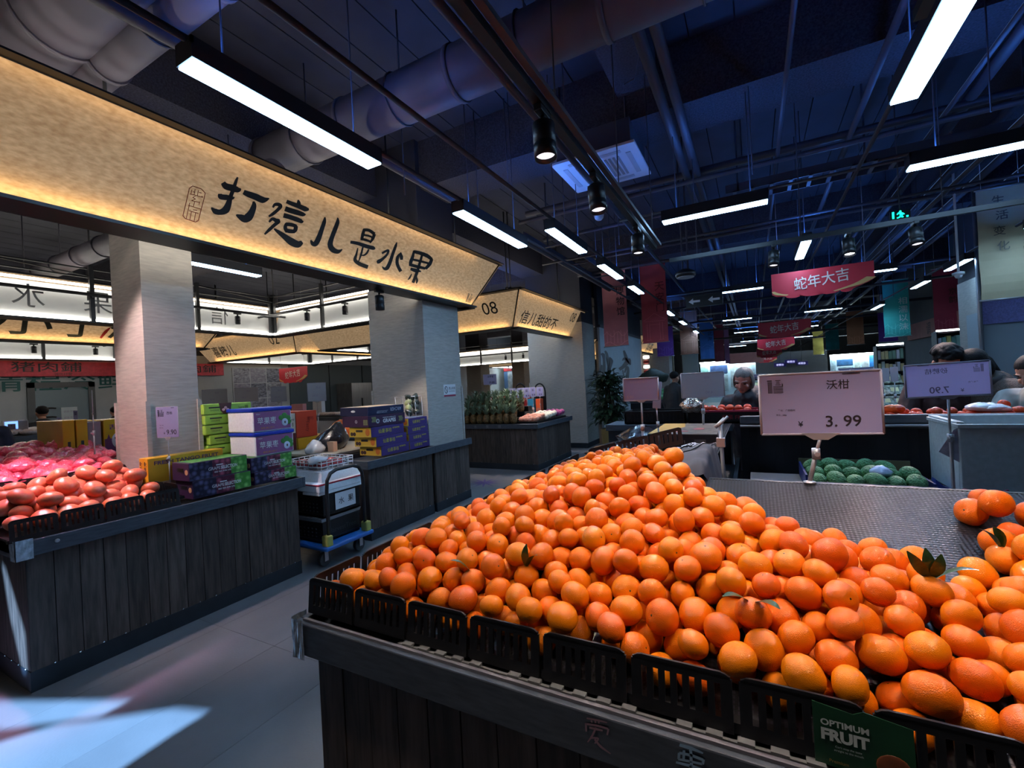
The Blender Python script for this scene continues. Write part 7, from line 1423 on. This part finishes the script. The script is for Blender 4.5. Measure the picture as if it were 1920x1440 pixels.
for i in range(12): a_ = i * .52; fq.add([at_z(908, 905, .003) + V((.34 * math.cos(a_ + s_) * f_, .34 * math.sin(a_ + s_) * f_, 0)) for s_, f_ in ((-.2, .35), (0, .0), (.2, .35), (0, 1))], [(0, 1, 2, 3)])
tag(fq.build('floor_decal', flat((.10, .06, .24), 'decal violet')), 'violet flower decal stuck on the floor near the corner stand', 'floor decal')
# ================================================================ people
SKIN = mat('skin', (.50, .25, .17), .5, var=.06, nscale=8); SKINR = mat('ruddy skin', (.58, .24, .18), .5, var=.08, nscale=10); HAIRK = mat('black hair', (.006, .005, .006), .6, spec=.2, var=.4, nscale=40, stretch=(6, 6, 1), bump=.3); HAIRG = mat('grey hair', (.20, .18, .165), .5, var=.35, nscale=40, stretch=(5, 5, 1), bump=.4)
def fuse(mb, name, m, parent, vox, smooth=3):
    me = mb.mesh(name, m); o = bpy.data.objects.new(name, me); COL.objects.link(o); r = o.modifiers.new('r', 'REMESH'); r.mode = 'VOXEL'; r.voxel_size = vox; r.use_smooth_shade = True; s = o.modifiers.new('s', 'SMOOTH'); s.iterations = smooth; s.factor = .5
    bpy.context.view_layer.update(); me2 = bpy.data.meshes.new_from_object(o.evaluated_get(bpy.context.evaluated_depsgraph_get())); bpy.data.objects.remove(o); me2.name = name
    for p in me2.polygons: p.use_smooth = True
    return link(me2, name, parent)
def hand(q, wrist, d, palm_n, s=1.0):
    d = V(d).normalized(); n = V(palm_n).normalized(); sd = d.cross(n).normalized(); w_ = V(wrist); pc = w_ + d * .05 * s
    for k in range(4):
        o_ = (k - 1.5) * .019 * s; q.cap(w_ + sd * o_ * .6, w_ + d * .085 * s + sd * o_, .014 * s, .012 * s, 8)
        L = (.062, .072, .068, .052)[k] * s; b = w_ + d * .088 * s + sd * o_; mpt = b + d * L * .5 + n * .008 * s; e = b + d * L * .85 + n * .034 * s; q.cap(b, mpt, .0095 * s, .0088 * s, 8); q.cap(mpt, e, .0088 * s, .0075 * s, 8)
    b = w_ + d * .025 * s - sd * .03 * s; q.cap(w_ + d * .01 * s, b, .015 * s, .013 * s, 8); q.cap(b, b + (d * .6 - sd * .55 + n * .4).normalized() * .045 * s, .0115 * s, .009 * s, 8)
def person(label, loc, rz, H=1.66, lean=0.0, head=(0.0, 0.0, 0.0), coat=None, coat_name='coat', trousers=None, hair='short', hairm=HAIRK, skin=SKIN, arms=None, vox=.012, hood=False, scarf=None, bulk=1.0, pattern=None):
    "stands at loc and faces its own -y; arms: ((elbow, hand, finger direction), ...) left and right, from the shoulder in metres"
    t = thing('person', label, 'person', loc, rz); Wt = WM[t.name]; k = H / 1.66
    def X(p): return Wt @ V(p)
    hip = V((0, .0, .86 * k)); ln = M.Rotation(lean, 3, 'X'); ch = hip + ln @ V((0, 0, .34 * k)); sh = hip + ln @ V((0, 0, .50 * k)); nk = hip + ln @ V((0, 0, .565 * k))
    HR = M.Rotation(head[1], 3, 'Z') @ M.Rotation(lean * .5 + head[0], 3, 'X') @ M.Rotation(head[2], 3, 'Y'); hc = nk + ln @ V((0, -.01, .035 * k)) + HR @ V((0, -.02, .115 * k))
    S_ = [sh + ln @ V((s * .165 * k * bulk, 0, -.02)) for s in (1, -1)]
    if arms is None: arms = [((s * .05, .03, -.27), (s * .06, -.05, -.5), (0, -.1, -1)) for s in (1, -1)]
    E_ = [S_[i] + V(arms[i][0]) * k for i in range(2)]; W_ = [S_[i] + V(arms[i][1]) * k for i in range(2)]
    q = MB(); q.cap(X(hip), X(ch), .125 * k, .135 * k, 14); q.cap(X(ch), X(sh), .13 * k, .09 * k, 14); q.cap(X(S_[0]), X(S_[1]), .062 * k, .062 * k, 12); q.cap(X(sh), X(nk + ln @ V((0, -.01, .05))), .06 * k, .052 * k, 12)
    for i in range(2): q.cap(X(S_[i]), X(E_[i]), .048 * k, .038 * k, 10); q.cap(X(E_[i]), X(W_[i]), .038 * k, .026 * k, 10); hand(q, X(W_[i]), Wt.to_3x3() @ V(arms[i][2]), Wt.to_3x3() @ V((0, 0, -1)) if abs(arms[i][2][2]) < .8 else Wt.to_3x3() @ V((-1 if i == 0 else 1, 0, 0)), k * .95)
    for s in (1, -1): q.cap(X((s * .085, 0, .84 * k)), X((s * .09, -.01, .46 * k)), .085 * k, .058 * k, 12); q.cap(X((s * .09, -.01, .46 * k)), X((s * .09, .01, .09 * k)), .055 * k, .038 * k, 12); q.cap(X((s * .09, .02, .04)), X((s * .095, -.16, .035)), .04, .035, 10)
    Hm = Wt @ M.Translation(hc) @ HR.to_4x4(); hs = k * 1.0
    def Hd(x, y, z): return Hm @ V((x * hs, y * hs, z * hs))
    R3 = (Hm.to_3x3()); q.ball(Hd(0, .012, .03), (.076 * hs, .092 * hs, .086 * hs), 18, 14, R3.to_4x4()); q.ball(Hd(0, -.018, -.035), (.060 * hs, .068 * hs, .076 * hs), 16, 12, R3.to_4x4()); q.ball(Hd(0, -.055, -.088), (.026 * hs, .022 * hs, .020 * hs), 10, 8, R3.to_4x4())
    q.cap(Hd(0, -.080, .012), Hd(0, -.100, -.028), .009 * hs, .014 * hs, 8); q.ball(Hd(0, -.088, -.030), (.018 * hs, .012 * hs, .010 * hs), 10, 8, R3.to_4x4())
    for s in (1, -1): q.ball(Hd(s * .078, .012, -.012), (.010 * hs, .020 * hs, .032 * hs), 10, 8, R3.to_4x4()); q.ball(Hd(s * .038, -.058, -.032), (.024 * hs, .018 * hs, .022 * hs), 10, 8, R3.to_4x4()); q.cap(Hd(s * .018, -.079, .022), Hd(s * .052, -.066, .022), .010 * hs, .008 * hs, 8)
    body = fuse(q, 'body', skin, t, vox * .62 if vox < .01 else vox, 2)
    for s in (1, -1):
        e = MB(); e.ball(Hd(s * .034, -.073, .004), (.014 * hs, .008 * hs, .006 * hs), 10, 8, R3.to_4x4()); e.build('eye', mat('eye', (.04, .03, .03), .2), t)
        e = MB(); e.tube([Hd(s * .016, -.086, .026), Hd(s * .035, -.085, .031), Hd(s * .056, -.068, .026)], .0045, 6); e.build('eyebrow', hairm, t)
    e = MB(); e.ball(Hd(0, -.079, -.060), (.024 * hs, .009 * hs, .006 * hs), 12, 8, R3.to_4x4()); e.build('mouth', mat('lips', (.30, .08, .07), .4), t)
    g = MB(); g.ball(Hd(0, .024, .045), (.086 * hs, .098 * hs, .086 * hs), 18, 12, R3.to_4x4())
    rh = random.Random(len(label))
    if hair in ('bob', 'long'):
        for s in (1, -1): g.ball(Hd(s * .070, .015, -.01), (.026 * hs, .058 * hs, .085 * hs), 12, 10, R3.to_4x4())
        g.ball(Hd(0, .075, -.02), (.07 * hs, .045 * hs, .10 * hs), 12, 10, R3.to_4x4())
    if hair == 'long': g.cap(Hd(0, .09, -.03), Hd(0, .11, -.22), .055, .03, 10)
    if hair == 'bushy':
        for i_ in range(90): a = rh.uniform(0, 6.28); b = rh.uniform(.1, 1.5); g.ball(Hd(.088 * math.cos(a) * math.cos(b), .025 + .096 * math.sin(a) * math.cos(b), .05 + .088 * math.sin(b)), .019, 8, 6)
    hq = fuse(g, 'hair', hairm, t, .008 if vox < .01 else vox, 3)
    # carve the face free: hair below the brow and in front is pulled back
    inv = Hm.inverted()
    for v in hq.data.vertices:
        p = inv @ v.co
        if p.y < -.030 * hs and p.z < .060 * hs: v.co = Hm @ V((p.x * .8, p.y + .05 * hs, p.z + (.02 * hs if p.z > 0 else 0)))
    c = MB(); cb = .03 * bulk
    c.cap(X(hip + ln @ V((0, .0, -.12))), X(ch), (.155 + cb) * k, (.15 + cb) * k, 16); c.cap(X(ch), X(sh), (.15 + cb) * k, (.10 + cb) * k, 16); c.cap(X(S_[0] + V((-.01, 0, 0))), X(S_[1] + V((.01, 0, 0))), (.066 + cb * .6) * k, (.066 + cb * .6) * k, 12)
    for i in range(2):
        c.cap(X(S_[i]), X(E_[i]), (.062 + cb * .6) * k, (.055 + cb * .4) * k, 12); c.cap(X(E_[i]), X(E_[i] + (W_[i] - E_[i]) * .93), (.055 + cb * .4) * k, .042 * k, 12)
    c.tube([X(nk + ln @ V((.078 * math.cos(a * .524) * k, .07 * math.sin(a * .524) * k - .01, -.02 + .02 * math.sin(a * .524)))) for a in range(12)], .026 * k, 8, closed=True)
    if hood: c.ball(X(nk + ln @ V((0, .10, -.02))), (.14 * k, .085 * k, .085 * k), 14, 10)
    co = fuse(c, coat_name, coat, t, vox, 2)
    nn_ = len(co.data.vertices); nr = np.empty(nn_ * 3, dtype=np.float32); co.data.vertex_normals.foreach_get('vector', nr); cv = np.empty(nn_ * 3, dtype=np.float32); co.data.vertices.foreach_get('co', cv)
    nr = nr.reshape(-1, 3); cv = cv.reshape(-1, 3); dv = np.array([noise.noise(V(p) * 9) * .010 + noise.noise(V(p) * 24) * .004 for p in cv.tolist()]); co.data.vertices.foreach_set('co', (cv + nr * dv[:, None]).ravel().astype(np.float32)); co.data.update()
    z = MB(); z.cap(X((0, 0, .84 * k)), X((0, 0, .78 * k)), .14 * k, .14 * k, 14)
    for s in (1, -1): z.cap(X((s * .085, 0, .82 * k)), X((s * .09, -.01, .46 * k)), .10 * k, .072 * k, 12); z.cap(X((s * .09, -.01, .46 * k)), X((s * .09, .01, .13 * k)), .070 * k, .055 * k, 12)
    fuse(z, 'trousers', trousers or CLOTH, t, max(vox, .014), 2)
    for s in (1, -1): f = MB(); f.cap(X((s * .09, .025, .045)), X((s * .095, -.165, .04)), .048, .042, 10); f.build('shoe', BLKP, t)
    if scarf: f = MB(); f.tube([X(nk + ln @ V((.085 * math.cos(a * .524) * k, .08 * math.sin(a * .524) * k - .01, .0))) for a in range(12)], .035 * k, 8, closed=True); f.build('scarf', scarf, t)
    return t, X, W_, Hd
WC = mat('plum black coat', (.012, .005, .010), .55, var=.3, nscale=6, bump=.15, bscale=30); TWEED = mat('brown grey tweed', (.11, .09, .075), .85, nscale=120, col2=(.035, .03, .03), bump=.3); GCOAT = mat('grey green coat', (.30, .31, .29), .75, var=.15, nscale=6); NAVY = mat('navy coat', (.012, .014, .04), .7, var=.3, nscale=20); DKC = mat('dark coat', (.012, .012, .015), .7); BRC = mat('brown maroon sweater', (.045, .022, .022), .8, var=.2, nscale=30)
wx, Xw, Ww, Hw = person('grey haired woman in a plum black hooded coat bending over the red rimmed crate', (-.04, 5.10, 0), -.30, 1.64, lean=.22, head=(.30, .0, .10), coat=WC, hair='bob', hairm=HAIRG, skin=SKINR, arms=[((.10, -.10, -.26), (.02, -.34, -.30), (-.2, -1, -.1)), ((-.12, -.08, -.27), (-.04, -.34, -.30), (.2, -1, -.1))], vox=.009, hood=True)
q = MB(); c = Xw(Ww[0]); bag('clear pinkish plastic bag held by the grey haired woman', (c.x + .02, c.y - .10, c.z + .0), (.06, .06, .075), mat('pinkish film', (.60, .42, .45), .2, coat=.5), 70, name='plastic_bag')
person('man with bushy dark hair in a brown maroon sweater, bending behind the mirrored price card', (1.36, 5.16, 0), .1, 1.74, lean=.30, head=(.35, .0, 0), coat=BRC, coat_name='sweater', hair='bushy', arms=[((.10, -.08, -.26), (-.25, -.30, -.34), (-1, -.5, -.1)), ((-.12, -.08, -.26), (-.20, -.32, -.32), (-.4, -1, -.1))], vox=.009)
person('woman with long black hair in a brown grey tweed coat, bending over the tomatoes', (1.86, 5.02, 0), -1.2, 1.74, lean=.42, head=(.45, .2, 0), coat=TWEED, hair='long', scarf=DKC, arms=[((.06, -.06, -.27), (.02, -.20, -.46), (0, -1, -.3)), ((-.06, -.06, -.27), (-.02, -.18, -.47), (0, -1, -.3))], vox=.009, bulk=1.2)
person('person in a grey green coat reaching over the tomatoes at the picture edge', (1.95, 4.72, 0), -.75, 1.66, lean=.42, head=(.30, -.2, 0), coat=GCOAT, hair='short', arms=[((.05, -.20, -.20), (-.06, -.46, -.30), (-.3, -1, -.2)), ((-.04, -.22, -.18), (-.02, -.48, -.28), (-.1, -1, -.2))], vox=.009, bulk=1.15)
person('standing figure in dark clothes down the walkway beside the leafy greens', (-1.42, 9.6, 0), 2.6, 1.66, coat=DKC, vox=.014)
person('figure in a navy quilted coat behind the pink net bags, at the picture edge', (-8.35, 1.80, 0), 1.2, 1.66, coat=NAVY, vox=.014)
person('dark haired figure whose head shows over the wide pale card', (-10.9, 3.05, 0), -1.5, 1.62, coat=DKC, vox=.014)
person('dark haired figure in black bending by the first column, far behind the gift boxes', (-11.7, 4.4, 0), -1.6, 1.56, lean=.2, coat=DKC, vox=.014)
person('figure in black bending over the white fronted counter', (-7.5, 8.15, 0), .7, 1.72, lean=.45, head=(.4, 0, 0), coat=DKC, vox=.014)
